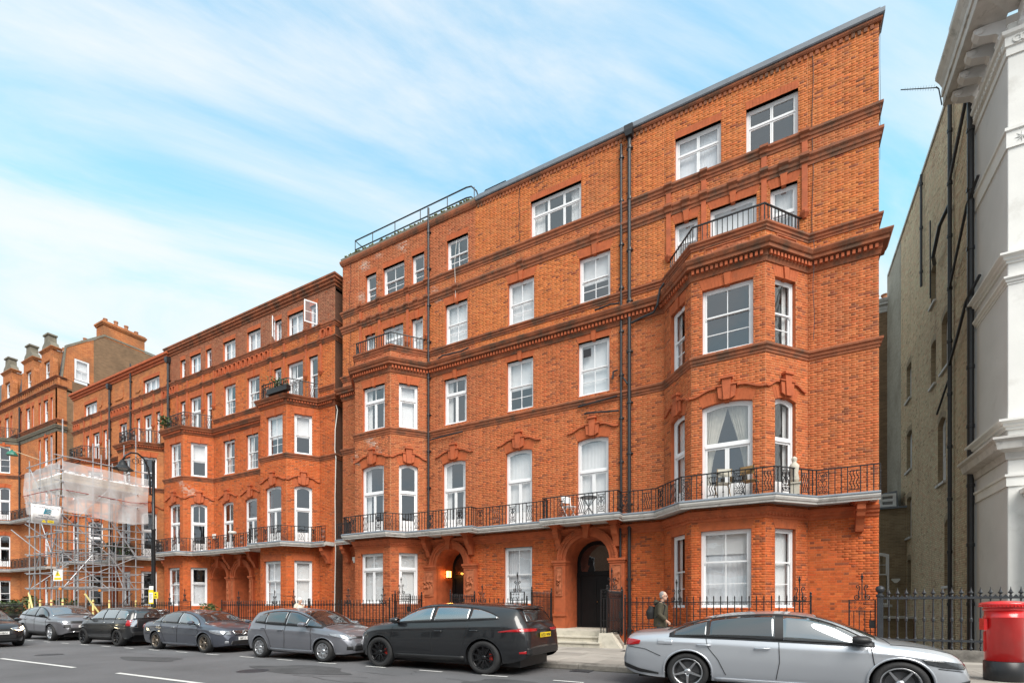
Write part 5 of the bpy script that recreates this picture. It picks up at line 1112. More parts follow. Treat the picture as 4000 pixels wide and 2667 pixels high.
# first-floor cornices over the porch, engaged pilaster and capital
band('porch_cornice', prof(6.02, 6.28, .25)); band('porch_cornice', [(0, 5.25), (.06, 5.25), (.10, 5.42), (.30, 5.48), (.34, 5.66), (.42, 5.72), (.42, 5.78), (0, 5.86)], 'stone_white'); band('porch_frieze', [(0, 4.55), (.05, 4.55), (.05, 4.78), (.09, 4.8), (.09, 4.86), (0, 4.88)])
q = MB(); q.box(XW + .35, XW + .95, YW - .35, YW, -2.7, 4.25); q.box(XW + .28, XW + 1.02, YW - .42, YW, 4.251, 4.33); q.box(XW + .22, XW + 1.08, YW - .48, YW, 4.331, 4.45); q.box(XW + .26, XW + 1.04, YW - .44, YW, .12, .5); q.build('pilaster', 'stucco', wb)
# pipes on the side wall
def spipe(y, z0, z1, r, name='drainpipe'):
    q = MB(); q.tube([(XW - r - .05, y, z0), (XW - r - .05, y, z1)], r, 9); z = z0 + .6
    while z < z1: q.lathe([(r, -.06), (r + .018, -.05), (r + .018, .05), (r, .06)], 9, (XW - r - .05, y, z)); z += 1.8
    q.build(name, 'pipe', wb)
spipe(19.83, -2.7, 16.9, .085); spipe(22.0, -2.7, 19.1, .06); spipe(29.55, -2.7, 4.9, .085); spipe(25.9, 14.6, 19.2, .045)
def swaste(pts, r=.04): MB().tube(pts, r, 7).build('waste_pipe', 'pipe', wb)
swaste([(XW - .1, 19.2, 11.1), (XW - .13, 19.6, 11.0), (XW - .22, 19.9, 10.75), (XW - .16, 21.0, 10.2), (XW - .14, 21.95, 9.7)], .045); swaste([(XW - .1, 23.6, 8.55), (XW - .1, 22.2, 9.25)], .035)
swaste([(XW - .1, 19.3, 14.1), (XW - .2, 19.9, 13.7), (XW - .14, 21.9, 12.3)], .04); swaste([(XW - .1, 20.4, 17.3), (XW - .12, 22.0, 16.0)], .05); swaste([(XW - .1, 23.9, 14.3), (XW - .3, 23.2, 14.2), (XW - .25, 22.6, 14.9), (XW - .12, 22.05, 15.2)], .06); swaste([(XW - .08, 24.6, 13.4), (XW - .08, 24.6, 16.4)], .025)
# aerial on the cornice
ae = MB(); ae.tube([(XW - .75, 20.1, 17.2), (XW - .78, 20.3, 17.9), (XW - .85, 20.3, 18.0)], .018, 5); ae.tube([(XW - .8, 20.3, 17.95), (XW - 1.75, 20.3, 18.35)], .014, 5)
for i in range(12): t = i / 12; x = XW - .9 - .8 * t; z = 17.99 + .34 * t; ae.tube([(x - .03, 20.08 + .05 * t, z - .09), (x + .03, 20.52 - .05 * t, z + .09)], .004, 4)
ae.build('tv_aerial', 'pipe', wb)
# ------------------------------------------------------------------ low rear extension and old house closing the gap
ex = empty('rear_extension', 'low brown brick extension at the back of the side passage', 'building')
MB().box(1.5, XW - .01, 29.0, 32, -2.75, 6.05).build('wall', 'far_stock_brick', ex); MB().box(1.5, XW - .005, 28.9, 32, 6.051, 6.13).build('roof_edge', 'lead', ex)
window(ex, (3.65, 29.0, 1.55), 0, .98, 2.35, rise=.08, top=(3, 2), bot=(3, 4), sb=-.05, detail=True, split=.60); lintel(ex, (3.65, 29.0, 1.55), 0, .98, 2.35, .08, key=False, hgt=.3, mt='stock_arch')
MB().box(3.55, 4.75, 28.9, 29.0, 1.42, 1.54).build('stone_sill', 'stone_white', ex)
q = MB(); q.add([(4.2, 29.3, 6.13), (5.05, 29.3, 6.13), (5.05, 31, 6.13), (4.2, 31, 6.13), (4.25, 29.35, 6.85), (5.0, 29.35, 6.95), (5.0, 31, 7.1), (4.25, 31, 7.1)], [(0, 1, 5, 4), (1, 2, 6, 5), (2, 3, 7, 6), (3, 0, 4, 7), (4, 5, 6, 7)]); dm = q.build('dormer', 'lead', ex); window(ex, (4.3, 29.28, 6.2), 0, .65, .62, kind='casement', split=.5, top=(1, 1), bot=(1, 1), sb=-.02, detail=False)
MB().prism([(-.16, .2), (.16, .2), (.16, .14), (.05, .0), (-.05, .0), (-.16, .14)], -.1, 0).build('alarm_box', 'plastic_white', ex, loc=(4.88, 29.0, 2.55))
MB().box(3.3, XW - .02, 27.6, 28.98, -2.75, .9).build('area_wall', 'far_stock_brick', ex); MB().box(3.25, XW - .015, 27.5, 28.985, .901, 1.0).build('coping', 'stone_white', ex)
oh = empty('rear_house', 'old soot-stained brick house with chimney pots at the end of the side passage', 'building')
MB().box(-2, XW - .001, 33.6, 40, -2.75, 18.2).build('wall', 'brown_brick', oh); MB().sweep([(-2, 33.6), (XW, 33.6)], prof(17.6, 18.25, .3, 'cornice')).build('cornice', 'stone_white', oh)
for i in range(3): MB().lathe([(.16, 0), (.14, .5), (.19, .6), (.13, .62)], 9, (XW - .25 + i * .42 - .2, 34.2, 18.25)).build('chimney_pot', 'pot', oh)
# ------------------------------------------------------------------ the terrace on the other side of the street (behind the camera), seen in the window glass
op = empty('facing_terrace', 'pale brick and stucco terrace across the street, mirrored in the window glass', 'building')
YO = -15.0
procbrick_mat('facing_brick', (.40, .22, .13), (.32, .17, .10), (.42, .33, .24))
MB().box(-95, 45, YO - 9, YO, 0, 10.5).build('wall', 'facing_brick', op); MB().box(-95, 45, YO, YO + .35, 10.0, 10.51).build('cornice', 'stucco', op); MB().box(-95, 45, YO + .001, YO + .06, 0, 4.2).build('ground_storey', 'stucco', op)
for i in range(40):
    x = -94 + i * 3.4
    for z, h in ((1.0, 2.2), (4.6, 2.4), (7.7, 1.8)):
        f = MB().box(x, x + 1.4, YO + .06, YO + .12, z, z + h).build('window', 'white_paint', op); MB().box(x + .12, x + 1.28, YO + .121, YO + .13, z + .12, z + h - .1).build('pane', 'dark_door', f)
tag(MB().box(-260, 116, YO, -2.2, -2.7, .10).build('pavement', 'paving'), kind='structure')
# ------------------------------------------------------------------ iron railings along the basement areas
def rbar(z0, z1, spike=True):
    q = MB(); q.tube([(0, 0, z0), (0, 0, z1 - .10)], .016, 6)
    if spike: q.lathe([(.016, -.10), (.018, -.02), (.012, 0), (.004, .02)], 6, (0, 0, z1))
    return q
def small_scroll():
    q = MB()
    for s in (-1, 1): q.tube(flat(spiral((s * .038, -.045), .034, 1.1, math.pi / 2, 10, -s)), .008, 4)
    return q
def area_railing(x0, x1, y, label, posts=(), ztop=1.56, spike=.16, zbot=.22, step=.183, gate=None, mid=.82, urns=.55):
    r = empty('iron_railing', label, 'railing', (x0, y, 0), 0, 'black iron railings along the basement areas'); Ln = x1 - x0
    if zbot < .5: MB().box(0, Ln, -.14, .16, .05, zbot).build('stone_plinth', 'step_stone', r)
    for nm, z in (('top_rail', ztop), ('middle_rail', mid)): MB().box(0, Ln, -.022, .022, z - .012, z + .012).build(nm, 'iron', r)
    n = int(round(Ln / step))
    for i in range(n + 1):
        x = Ln * i / n; link('bar', shared(('rbar', zbot, ztop, spike), lambda: rbar(zbot, ztop + spike).mesh('bar', 'iron')), r, None, (x, 0, 0))
        if i < n: 
            xm = Ln * (i + .5) / n; link('short_bar', shared(('sbar', zbot, mid), lambda: rbar(zbot, mid + .05, False).mesh('short_bar', 'iron')), r, None, (xm, 0, 0)); link('scroll', shared('sscroll', lambda: small_scroll().mesh('scroll', 'iron')), r, None, (xm, 0, ztop - .012)); link('scroll', shared('sscroll', None), r, None, (xm, 0, mid + .115))
    for p in posts:
        q = MB(); q.box(-.02, .02, -.02, .02, zbot, ztop + .05); q.box(-.16, .16, -.016, .016, ztop + .002, ztop + .03); finial_scroll(q, 0, ztop + .03, 1.0)
        link('scrolled_post', shared(('fpost', zbot, ztop), lambda: q.mesh('scrolled_post', 'iron')), r, None, (p - x0, 0, 0))
    for x in (0, Ln):
        q = MB(); q.box(-.022, .022, -.022, .022, zbot - .1, ztop + .1); q.lathe([(.02, 0), (.035, .03), (.035, .05), (.02, .07), (.03, .13), (.006, .16)], 8, (0, 0, ztop + .1)); link('end_post', shared(('epost', zbot, ztop), lambda: q.mesh('end_post', 'iron')), r, None, (x, 0, 0))
    return r
area_railing(-4.25, .78, 15.45, 'black railing with scroll finials in front of the wide ground-floor bay beside the doorway', (-2.68, .52))
area_railing(-10.55, -7.72, 15.45, 'black railing with scroll finials between the two arched doorways', (-9.55,))
area_railing(-18.75, -14.0, 15.45, 'black railing with scroll finials before the narrow bay next to the lit porch', (-16.35, -14.35))
area_railing(-25.4, -18.85, 15.45, 'black railing with scroll finials in front of the second block, right of its paired doorways', (-24.0, -21.2, -19.85))
area_railing(-34.3, -29.9, 15.45, 'black railing with scroll finials in front of the second block, left of its paired doorways', (-33.2, -30.3))
area_railing(-48, -34.5, 15.45, 'black railing in front of the scaffolded block', (-40,)); area_railing(-64, -50.5, 15.45, 'black railing in front of the tallest block with dormer gables', ())
# taller side railings flanking the door steps, running back to the wall
def side_railing(x, y0, y1, z0, z1, label):
    r = empty('step_railing', label, 'railing', (x, y0, 0), R(90), 'side railings of the door steps'); Ln = y1 - y0; n = int(Ln / .115)
    for z in (z1 - .16, z0 + .1, z0 + .42): MB().box(0, Ln, -.018, .018, z - .01, z + .01).build('rail', 'iron', r)
    for i in range(n + 1): link('bar', shared(('srb', z0, z1), lambda: rbar(z0, z1).mesh('bar', 'iron')), r, None, (Ln * i / n, 0, 0))
    q = MB(); q.box(-.025, .025, -.025, .025, z0 - .15, z1 + .02); q.lathe([(.02, 0), (.04, .03), (.02, .07), (.032, .13), (.006, .17)], 8, (0, 0, z1 + .02)); q.build('post', 'iron', r, loc=(0, 0, 0)); link('post', q.mesh('post', 'iron'), r, None, (Ln, 0, 0))
side_railing(-7.55, 15.5, 17.2, .55, 1.95, 'tall side railing left of the steps to the black arched door'); side_railing(-4.85, 15.5, 17.2, .55, 1.95, 'tall side railing right of the steps to the black arched door'); side_railing(-11.0, 15.5, 17.2, .6, 1.9, 'tall side railing right of the steps to the lit porch'); side_railing(-13.75, 15.5, 17.2, .6, 1.9, 'tall side railing left of the steps to the lit porch')
# gates
def gate(x, y, w_, rot, z0, z1, label):
    r = empty('iron_gate', label, 'gate', (x, y, 0), rot, 'iron gates of the areas and steps')
    q = MB(); q.box(0, w_, -.015, .015, z1 - .02, z1); q.box(0, w_, -.015, .015, z1 - .30, z1 - .28); q.box(0, w_, -.015, .015, z0 + .42, z0 + .44); q.box(0, w_, -.014, .014, z0, z0 + .03); q.box(0, .03, -.016, .016, z0, z1); q.box(w_ - .03, w_, -.016, .016, z0, z1); q.build('gate_frame', 'iron', r)
    n = int(w_ / .1)
    for i in range(1, n): MB().tube([(w_ * i / n, 0, z0), (w_ * i / n, 0, z1 - .29)], .011, 6).build('bar', 'iron', r)
    for k in range(int(w_ / .2)):
        for zz in (z1 - .09, z1 - .21): link('scroll', shared('sscroll', None), r, None, (.1 + .2 * k, 0, zz + .05))
    q = MB(); finial_scroll(q, w_ / 2, z1, 1.05); q.build('finial', 'iron', r); MB().box(w_ - .14, w_ - .03, -.02, .02, z0 + .52, z0 + .72).build('lock_plate', 'iron', r)
gate(-5.02, 15.35, .72, R(8), .55, 1.98, 'open scrolled iron gate on the stone block right of the black arched door steps'); gate(-13.85, 15.42, .85, R(10), .72, 1.95, 'scrolled iron gate at the steps to the lit porch'); gate(1.62, 15.45, .58, 0, .35, 1.60, 'small scrolled iron gate at the end of the mansion block by the spearhead railing'); gate(-8.35, 15.40, .6, R(-5), .55, 1.95, 'scrolled iron gate left of the steps to the black arched door'); gate(-29.4, 15.45, 1.2, 0, .5, 1.75, 'iron gate before the paired doorways of the second block')
# spearhead railing before the stucco house
sr = empty('spear_railing', 'heavy grey-black spearhead railing in front of the white stucco house', 'railing', (2.28, 15.42, 0))
MB().box(0, 9, -.2, .22, .05, .38).build('stone_plinth', 'kerb', sr)
for z in (1.63, .60): MB().box(0, 9, -.03, .03, z - .025, z + .025).build('rail', 'iron_grey', sr)
def spear():
    q = MB(); q.lathe([(.018, .36), (.018, .55), (.035, .57), (.035, .64), (.02, .66), (.015, 1.04), (.033, 1.07), (.033, 1.13), (.02, 1.16), (.015, 1.58), (.03, 1.62), (.03, 1.68), (.018, 1.70), (.022, 1.72), (.05, 1.745), (.05, 1.755), (.03, 1.775), (.012, 1.83), (.003, 1.885)], 8); q.lathe([(.035, .42), (.02, .47), (.02, .49)], 8); return q
for i in range(52): link('spear_bar', shared('spear', lambda: spear().mesh('spear_bar', 'iron_grey')), sr, None, (.18 + i * .1735, 0, 0))
for i in range(52): link('cresting', shared('crest', lambda: MB().prism([(-.04, 0), (.04, 0), (0, .05)], -.015, .015).mesh('cresting', 'iron_grey')), sr, None, (.18 + (i + .5) * .1735, 0, 1.655))
q = MB(); q.box(-.06, .06, -.06, .06, .3, 1.66); q.lathe([(.07, 0), (.09, .02), (.09, .05), (.05, .08), (.05, .11), (.085, .15), (.10, .2), (.085, .25), (.04, .285), (.002, .29)], 12, (0, 0, 1.66)); q.build('corner_post', 'iron_grey', sr)
# ------------------------------------------------------------------ red pillar box
pb = empty('pillar_box', 'red cylindrical pillar box with a black base on the pavement', 'post box', (3.50, 11.72, .12)); kz = .93
MB().lathe([(.265, 0), (.275, .02), (.275, .36 * kz), (.262, .37 * kz)], 40).build('base', 'pillar_black', pb, True)
MB().lathe([(.262, .372 * kz), (.262, 1.17 * kz), (.275, 1.18 * kz), (.275, 1.20 * kz), (.262, 1.215 * kz), (.262, 1.31 * kz)], 40).build('body', 'pillar_red', pb, True)
MB().lathe([(.262, 1.311 * kz), (.285, 1.33 * kz), (.285, 1.35 * kz), (.27, 1.36 * kz), (.27, 1.38 * kz), (.325, 1.41 * kz), (.33, 1.425 * kz), (.33, 1.455 * kz), (.30, 1.47 * kz), (.18, 1.495 * kz), (.002, 1.505 * kz)], 40).build('cap', 'pillar_red', pb, True)
for i in range(44): a = i * 2 * math.pi / 44; link('cap_dentil', shared('cdent', lambda: MB().box(-.014, .014, -.012, .012, 0, .022).mesh('cap_dentil', 'pillar_red')), pb, None, (.322 * math.cos(a), .322 * math.sin(a), 1.385 * kz), a)
q = MB(); q.box(-.30, -.255, -.12, .12, .95 * kz, 1.17 * kz); q.build('aperture_hood', 'pillar_red', pb, rot=R(0)); MB().box(-.27, -.255, -.03, .03, .5, .85).build('hinge_strip', 'pillar_red', pb)
# ------------------------------------------------------------------ street lamp
sl_ = empty('street_lamp', 'black swan-neck street lamp with a bell-shaped lantern and scrolled bracket', 'street lamp', (-23.1, 11.15, .12))
q = MB(); q.lathe([(.13, 0), (.13, .9), (.11, 1.0), (.085, 1.1), (.075, 4.5), (.085, 4.52), (.085, 4.58), (.06, 4.6), (.058, 7.35), (.07, 7.37), (.07, 7.45), (.02, 7.5)], 14); q.build('column', 'iron', sl_, True)
arm = [(0, -.0, 6.0), (0, -.12, 6.02), (0, -.14, 6.7), (0, -.2, 7.1), (0, -.36, 7.42), (0, -.58, 7.58), (0, -.82, 7.55), (0, -1.02, 7.38), (0, -1.10, 7.18)]
MB().tube(arm, .035, 8).build('swan_neck', 'iron', sl_, True)
for z in (6.0, 6.35, 6.7): MB().box(-.03, .03, -.16, 0, z - .03, z + .03).build('clamp', 'iron', sl_)
for c, s in (((-.45, 7.28), 1), ((-.68, 7.26), -1)): MB().tube([(0, p[0], p[1]) for p in spiral(c, .16, 1.4, math.pi / 2, 18, s)], .013, 5).build('scroll', 'iron', sl_)
ln_ = MB().lathe([(.03, .12), (.09, .10), (.10, .03), (.14, .02), (.15, -.08), (.2, -.12), (.22, -.16), (.34, -.24), (.36, -.26), (.34, -.265), (.2, -.2)], 20, (0, -1.10, 7.06)).build('lantern', 'iron', sl_, True)
MB().lathe([(.17, -.24), (.17, -.30), (.13, -.40), (.06, -.45), (.005, -.46)], 16, (0, -1.10, 7.06)).build('glass_bowl', 'lamp_glass', ln_, True)
MB().lathe([(.18, -.2), (.15, -.24), (.02, -.25)], 14, (0, -1.10, 7.06)).build('reflector', 'white_paint', ln_)
def notice(parent, x, y, z, w_, h, m_, rot=0, name='notice'):
    return MB().box(-w_ / 2, w_ / 2, -.008, .008, 0, h).build(name, m_, parent, loc=(x, y, z), rot=rot)
nn = empty('lamp_notice', 'yellow and white planning notices fixed to the street lamp', 'notice', (-23.1, 11.10, .70), R(35)); nn.scale = (.55, .55, .55)
n0 = notice(nn, -.02, -.10, 1.55, .34, 1.05, 'yellow'); notice(n0, 0, -.012, .10, .28, .75, 'paper'); notice(nn, .0, -.11, 2.62, .3, .28, 'paper'); n1 = notice(nn, .30, -.10, 1.95, .36, .5, 'yellow')
MB().lathe([(.001, -.005), (.06, -.005), (.06, .005), (.001, .005)], 12).xf(Matrix.Translation((0, -.014, .33)) @ Matrix.Rotation(R(90), 4, 'X')).build('symbol', 'ink', n1); MB().box(-.12, .12, -.013, -.009, .08, .12).build('text_line', 'ink', n1); MB().box(-.10, .10, -.013, -.009, .16, .19).build('text_line', 'ink', n1)
for k in range(6): MB().box(-.11, .11 - .03 * (k % 3), -.014, -.010, .62 - k * .08, .64 - k * .08).build('text_line', 'ink', n0, loc=(0, -.012, .1))
# ------------------------------------------------------------------ scaffold tower on the pavement
SX0, SX1, SY0, SY1 = -41.4, -36.8, 13.0, 17.0
sc = empty('scaffold_tower', 'steel tube scaffold tower wrapped in white netting on the pavement', 'scaffold', (-38.9, 12.2, 0)); sc.scale = (.946, .975, .945)
def stube(a, b_, r=.028, m_='scaffold', nm='scaffold_tube'):
    a = Vector(a); b_ = Vector(b_); d = b_ - a
    o = link(nm, shared(('stube', r, m_), lambda: MB().tube([(0, 0, 0), (0, 0, 1)], r, 7).mesh(nm, m_)), sc); o.location = a - Vector((SX0, SY0, 0)); o.rotation_mode = 'QUATERNION'; o.rotation_quaternion = d.to_track_quat('Z', 'Y'); o.scale = (1, 1, d.length); return o
xs3 = [SX0, -39.85, -38.3, SX1]; ys3 = [SY0, 14.4, 15.2, 16.6]
tops = {(0, 0): 10.6, (3, 0): 12.4, (3, 1): 11.4, (3, 2): 11.9, (3, 3): 12.6, (1, 0): 11.0, (2, 0): 11.6, (0, 3): 12.0, (1, 3): 11.2, (2, 3): 12.2}
for i, x in enumerate(xs3):
    for j, y in enumerate(ys3):
        if 0 < i < 3 and 0 < j < 3: continue
        stube((x, y, .12), (x, y, tops.get((i, j), 10.8)), .030)
        if j == 0 or i == 3: link('foam_sleeve', shared('foam', lambda: MB().lathe([(.05, 0), (.05, 1.75)], 8).mesh('foam_sleeve', 'foam')), sc, None, (x - SX0, y - SY0, .2))
        if j == 0 or i == 3:
            for zz in (.6, 1.2, 1.75): link('sleeve_tape', shared('ftape', lambda: MB().lathe([(.052, 0), (.052, .06)], 8).mesh('sleeve_tape', 'foam_red')), sc, None, (x - SX0, y - SY0, zz))
for z in (2.62, 3.55, 4.70, 5.85, 6.85, 7.9, 8.75, 9.4, 10.2):
    stube((SX0 - .3, SY0 - .04, z), (SX1 + .3, SY0 - .04, z)); stube((SX1 + .04, SY0 - .4, z + .06), (SX1 + .04, SY1 + .25, z + .06))
    if z < 9: stube((SX0, SY1 - .4, z), (SX1 + .3, SY1 - .4, z)); stube((SX0 - .03, SY0 - .2, z + .06), (SX0 - .03, SY1, z + .06))
for z in (2.66, 4.76):
    for x in xs3[1:3]: stube((x, SY0 - .3, z), (x, SY1, z))
    for y in ys3[1:3]: stube((SX0, y, z + .08), (SX1 + .5, y, z + .08))
br = [((SX0, SY0, 2.6), (-39.85, SY0, 4.7)), ((-38.3, SY0, 2.6), (SX1, SY0, 4.7)), ((SX1, SY0, 4.7), (SX1, 15.2, 2.6)), ((SX1, 15.2, 4.7), (SX1, 16.6, 2.6)), ((SX1, SY0, 6.85), (SX1, 15.2, 4.7)), ((SX1, 15.2, 6.9), (SX1, 16.7, 4.7)), ((SX1, 15.2, 8.8), (SX1, 17.0, 6.2)), ((-39.85, SY0, 6.85), (-38.3, SY0, 4.7)), ((SX0, SY0, 8.7), (-39.85, SY0, 6.8)), ((SX1, SY0, 8.8), (SX1, 14.6, 6.4)), ((SX0, SY0, 10.2), (SX0 + 1.4, SY0, 8.7)), ((SX1, 14.4, 4.7), (SX1, 13.0, 2.6)), ((SX0, 15.2, 4.7), (SX0, 13.0, 2.6)), ((SX1, 16.6, 4.7), (SX1, 15.4, 6.8)), ((-38.3, 16.6, 2.6), (-39.85, 16.6, 4.7)), ((-39.85, 16.6, 4.7), (-38.3, 16.6, 6.8))]
for a, b_ in br: stube(a, b_)
for a, b_ in (((SX0 - .1, SY0, 2.4), (SX0 + .9, SY0 - .05, .9)), ((SX1, 14.0, 2.3), (SX1, 14.9, .8))): stube(a, b_, .05, 'foam', 'foam_sleeve')
stube((SX1, 15.2, .9), (SX1, 16.4, 2.4), .02, 'ink', 'tube')
for (x, y) in ((-40.6, SY0), (-37.6, SY0), (SX1, 13.7), (SX1, 15.9), (SX1 - .9, 14.4), (SX1 - .9, 15.9), (SX0 + 1.5, 15.2)): stube((x, y, .12), (x, y, 8.7), .030)
for z in (3.1, 4.1, 5.3, 6.35): stube((SX1 + .05, SY0 - .2, z), (SX1 + .05, SY1, z)); stube((SX0 - .1, 15.2, z), (SX1 + .4, 15.2, z))
for a, b_ in (((SX1, 13.0, 2.7), (SX1, 16.6, 4.7)), ((SX1 - 1.5, 13, 4.7), (SX1, 13, 6.9)), ((SX1 - .9, 14.4, 6.9), (SX1 - .9, 15.9, 4.7)), ((SX1, 13.7, 6.85), (SX1, 15.2, 8.8)), ((SX1, 16.6, 2.6), (SX1 + .5, 15.0, 4.7))): stube(a, b_)
# couplers
for x in (SX0, -39.85, -38.3, SX1):
    for z in (2.62, 4.70, 5.85, 6.85): link('coupler', shared('coup', lambda: MB().box(-.05, .05, -.05, .05, -.05, .05).mesh('coupler', 'scaffold')), sc, None, (x - SX0, -.04, z))
# platform with boards, toe boards and sandbags
for k in range(15): link('board', shared('sboard', lambda: MB().box(0, 4.6, 0, .225, 0, .04).mesh('board', 'board')), sc, None, (-.1, .12 + k * .24, 8.80))
for z in (8.86, 9.12): MB().box(-.1, 4.58, .16, .195, z, z + .22).build('toe_board', 'board', sc); MB().box(4.42, 4.455, .2, 4.1, z, z + .22).build('toe_board', 'board', sc)
for k in range(26):
    x, y = (4.15 + rnd.uniform(-.1, .1), .3 + k * .27) if k < 14 else (.3 + (k - 14) * .34, .42)
    link('rubble_bag', shared(('rbag', k % 4), lambda: MB().lathe([(.05, 0), (.18 + .02 * (k % 4), .05), (.20, .18), (.13, .30 + .04 * (k % 3)), (.04, .36)], 9).mesh('rubble_bag', 'bag', True)), sc, None, (x, y, 9.05 + rnd.uniform(0, .15)), rnd.random() * 6)
# debris netting: hangs from the top lift, sags between ties
def net_sheet(p0, p1, ztop, zbot, n=34, m=16, seed=0):
    q = MB(); p0 = Vector(p0); p1 = Vector(p1); d = p1 - p0; nv = Vector((d.y, -d.x)).normalized()
    for j in range(m + 1):
        t = j / m
        for i in range(n + 1):
            s = i / n; zt = ztop(s); zb = zbot(s); z = zt + (zb - zt) * t
            b_ = .10 * math.sin(9 * s + seed) * math.sin(3.1 * t + .4) + .05 * math.sin(23 * s + 5 * t + seed) + .03 * math.sin(41 * s - 9 * t)
            p = p0 + d * s + nv * (.10 + b_ * (.4 + t)); q.v.append((p.x - SX0, p.y - SY0, z + .05 * math.sin(13 * s + seed) * t))
    for j in range(m):
        for i in range(n): q.f.append((j * (n + 1) + i, j * (n + 1) + i + 1, (j + 1) * (n + 1) + i + 1, (j + 1) * (n + 1) + i))
    return q.build('netting', 'netting', sc, True)
net_sheet((SX0 - .15, SY0 - .05), (SX1 + .08, SY0 - .05), lambda s: 9.75 + .2 * s + .05 * math.sin(20 * s), lambda s: 7.2 - .2 * s, seed=1)
net_sheet((SX1 + .08, SY0 - .05), (SX1 + .08, SY1 + .2), lambda s: 9.95 - .1 * s, lambda s: 7.1 - .5 * s + .7 * max(0, s - .8) * 5 * .6, seed=4)
MB().tube([(-.2, -.28, 8.35), (2.2, -.30, 8.32), (4.75, -.2, 8.3), (4.82, 1.5, 8.25), (4.85, 3.2, 8.15), (4.8, 4.2, 8.3)], .02, 5).build('net_cord', 'foam_red', sc)
# work lights and warning lamps
for (x, y, z) in ((SX1 + .02, SY0 - .12, 2.55), (SX1 + .05, 14.7, 2.5)): MB().lathe([(.03, -.06), (.07, -.04), (.07, .05), (.03, .08)], 9, (x - SX0, y - SY0, z)).build('warning_lamp', 'orange', sc)
ws = empty('scaffold_warning_sign', 'small white and yellow triangle warning sign tied to the scaffold', 'sign', (-34.55, 12.0, 2.85), R(20)); MB().box(-.3, .3, -.01, .01, 0, .62).build('plate', 'paper', ws); MB().prism([(-.17, .26), (.17, .26), (0, .54)], -.016, -.010).build('triangle', 'yellow', ws); MB().box(-.22, .22, -.016, -.010, .06, .18).build('yellow_strip', 'yellow', ws); MB().box(-.015, .015, -.02, -.016, .32, .44).build('mark', 'ink', ws)
# the scaffolder's banner, sticking out towards the street
bn = empty('scaffold_banner', 'white EKO Scaffolding Ltd banner with a blue wave logo hung from the scaffold', 'banner', (-34.49, 10.87, 5.88), R(90)); bn.scale = (.92, 1, .94)
q = MB(); n = 12
for j in range(2):
    for i in range(n + 1): q.v.append((1.36 * i / n, .015 * math.sin(i * 1.1) - .01, 1.06 * j - .015 * math.sin(i / n * math.pi)))
for i in range(n): q.f.append((i, i + 1, n + 2 + i, n + 1 + i))
cl_ = q.build('cloth', 'paper', bn, True); so_ = cl_.modifiers.new('s', 'SOLIDIFY'); so_.thickness = .008
def text(parent, s, x, z, size, m_, sx=1.0, y=-.035, align='CENTER', name='lettering'):
    c = bpy.data.curves.new('t', 'FONT'); c.body = s; c.size = size; c.align_x = align; c.extrude = .002; c.resolution_u = 2
    t = bpy.data.objects.new('t', c); COL.objects.link(t); bpy.context.view_layer.update()
    me = bpy.data.meshes.new_from_object(t.evaluated_get(bpy.context.evaluated_depsgraph_get())); bpy.data.objects.remove(t); bpy.data.curves.remove(c)
    me.transform(Matrix.Rotation(R(90), 4, 'X')); me.materials.clear(); me.materials.append(M[m_])
    return link(name, me, parent, None, (x, y, z), None, (sx, 1, 1))
text(bn, 'EKO SCAFFOLDING LTD', .68, .87, .105, 'navy_ink'); text(bn, 'MOB: 07386200361', .70, .40, .095, 'navy_ink'); text(bn, 'www.ekoscaffolding.com', .68, .27, .098, 'navy_ink')
for k in range(3):
    pts = [(.55 + .03 * k + .30 * i / 8, .54 + .10 * k + .035 * math.sin(i / 8 * math.pi)) for i in range(9)]; MB().prism(pts + [(x, z + .055) for x, z in pts[::-1]], -.034, -.030).build('wave_logo', 'teal_ink', bn)
MB().prism([(.53, .54), (.60, .54), (.68, .84), (.61, .84)], -.036, -.0345).build('wave_logo', 'teal_ink', bn)
MB().prism([(.45, .06), (.66, .06), (.555, .21)], -.034, -.030).build('warning_triangle', 'yellow', bn); MB().box(.545, .565, -.038, -.034, .09, .16).build('mark', 'ink', bn); MB().box(.72, 1.0, -.034, -.030, .06, .20).build('yellow_panel', 'yellow', bn); MB().box(.75, .97, -.038, -.034, .10, .115).build('text_line', 'ink', bn); MB().box(.75, .95, -.038, -.034, .14, .155).build('text_line', 'ink', bn)
for z in (1.08, -.03): MB().tube([(-.15, 0, z), (1.6, 0, z)], .026, 7).build('banner_pole', 'scaffold', bn)
stube((SX1 + .06, 11.4, .12 + 5.95), (SX1 + .06, 13.1, 4.75)); stube((SX0 + 1.0, 11.9, 6.1), (SX0 + 1.6, 13.0, 4.8))
gl_ = empty('work_light', 'green dome work light on a pole at the top of the scaffold', 'lamp', (-38.75, 11.4, 10.25)); MB().lathe([(.26, -.12), (.22, 0), (.1, .12), (.04, .16), (.04, .22)], 12).build('shade', 'green_enamel' if 'green_enamel' in M else mat('green_enamel', (.02, .16, .11), .4), gl_); MB().tube([(-.3, -.5, .35), (.6, 1.0, -.2)], .02, 6).build('pole', 'board', gl_)
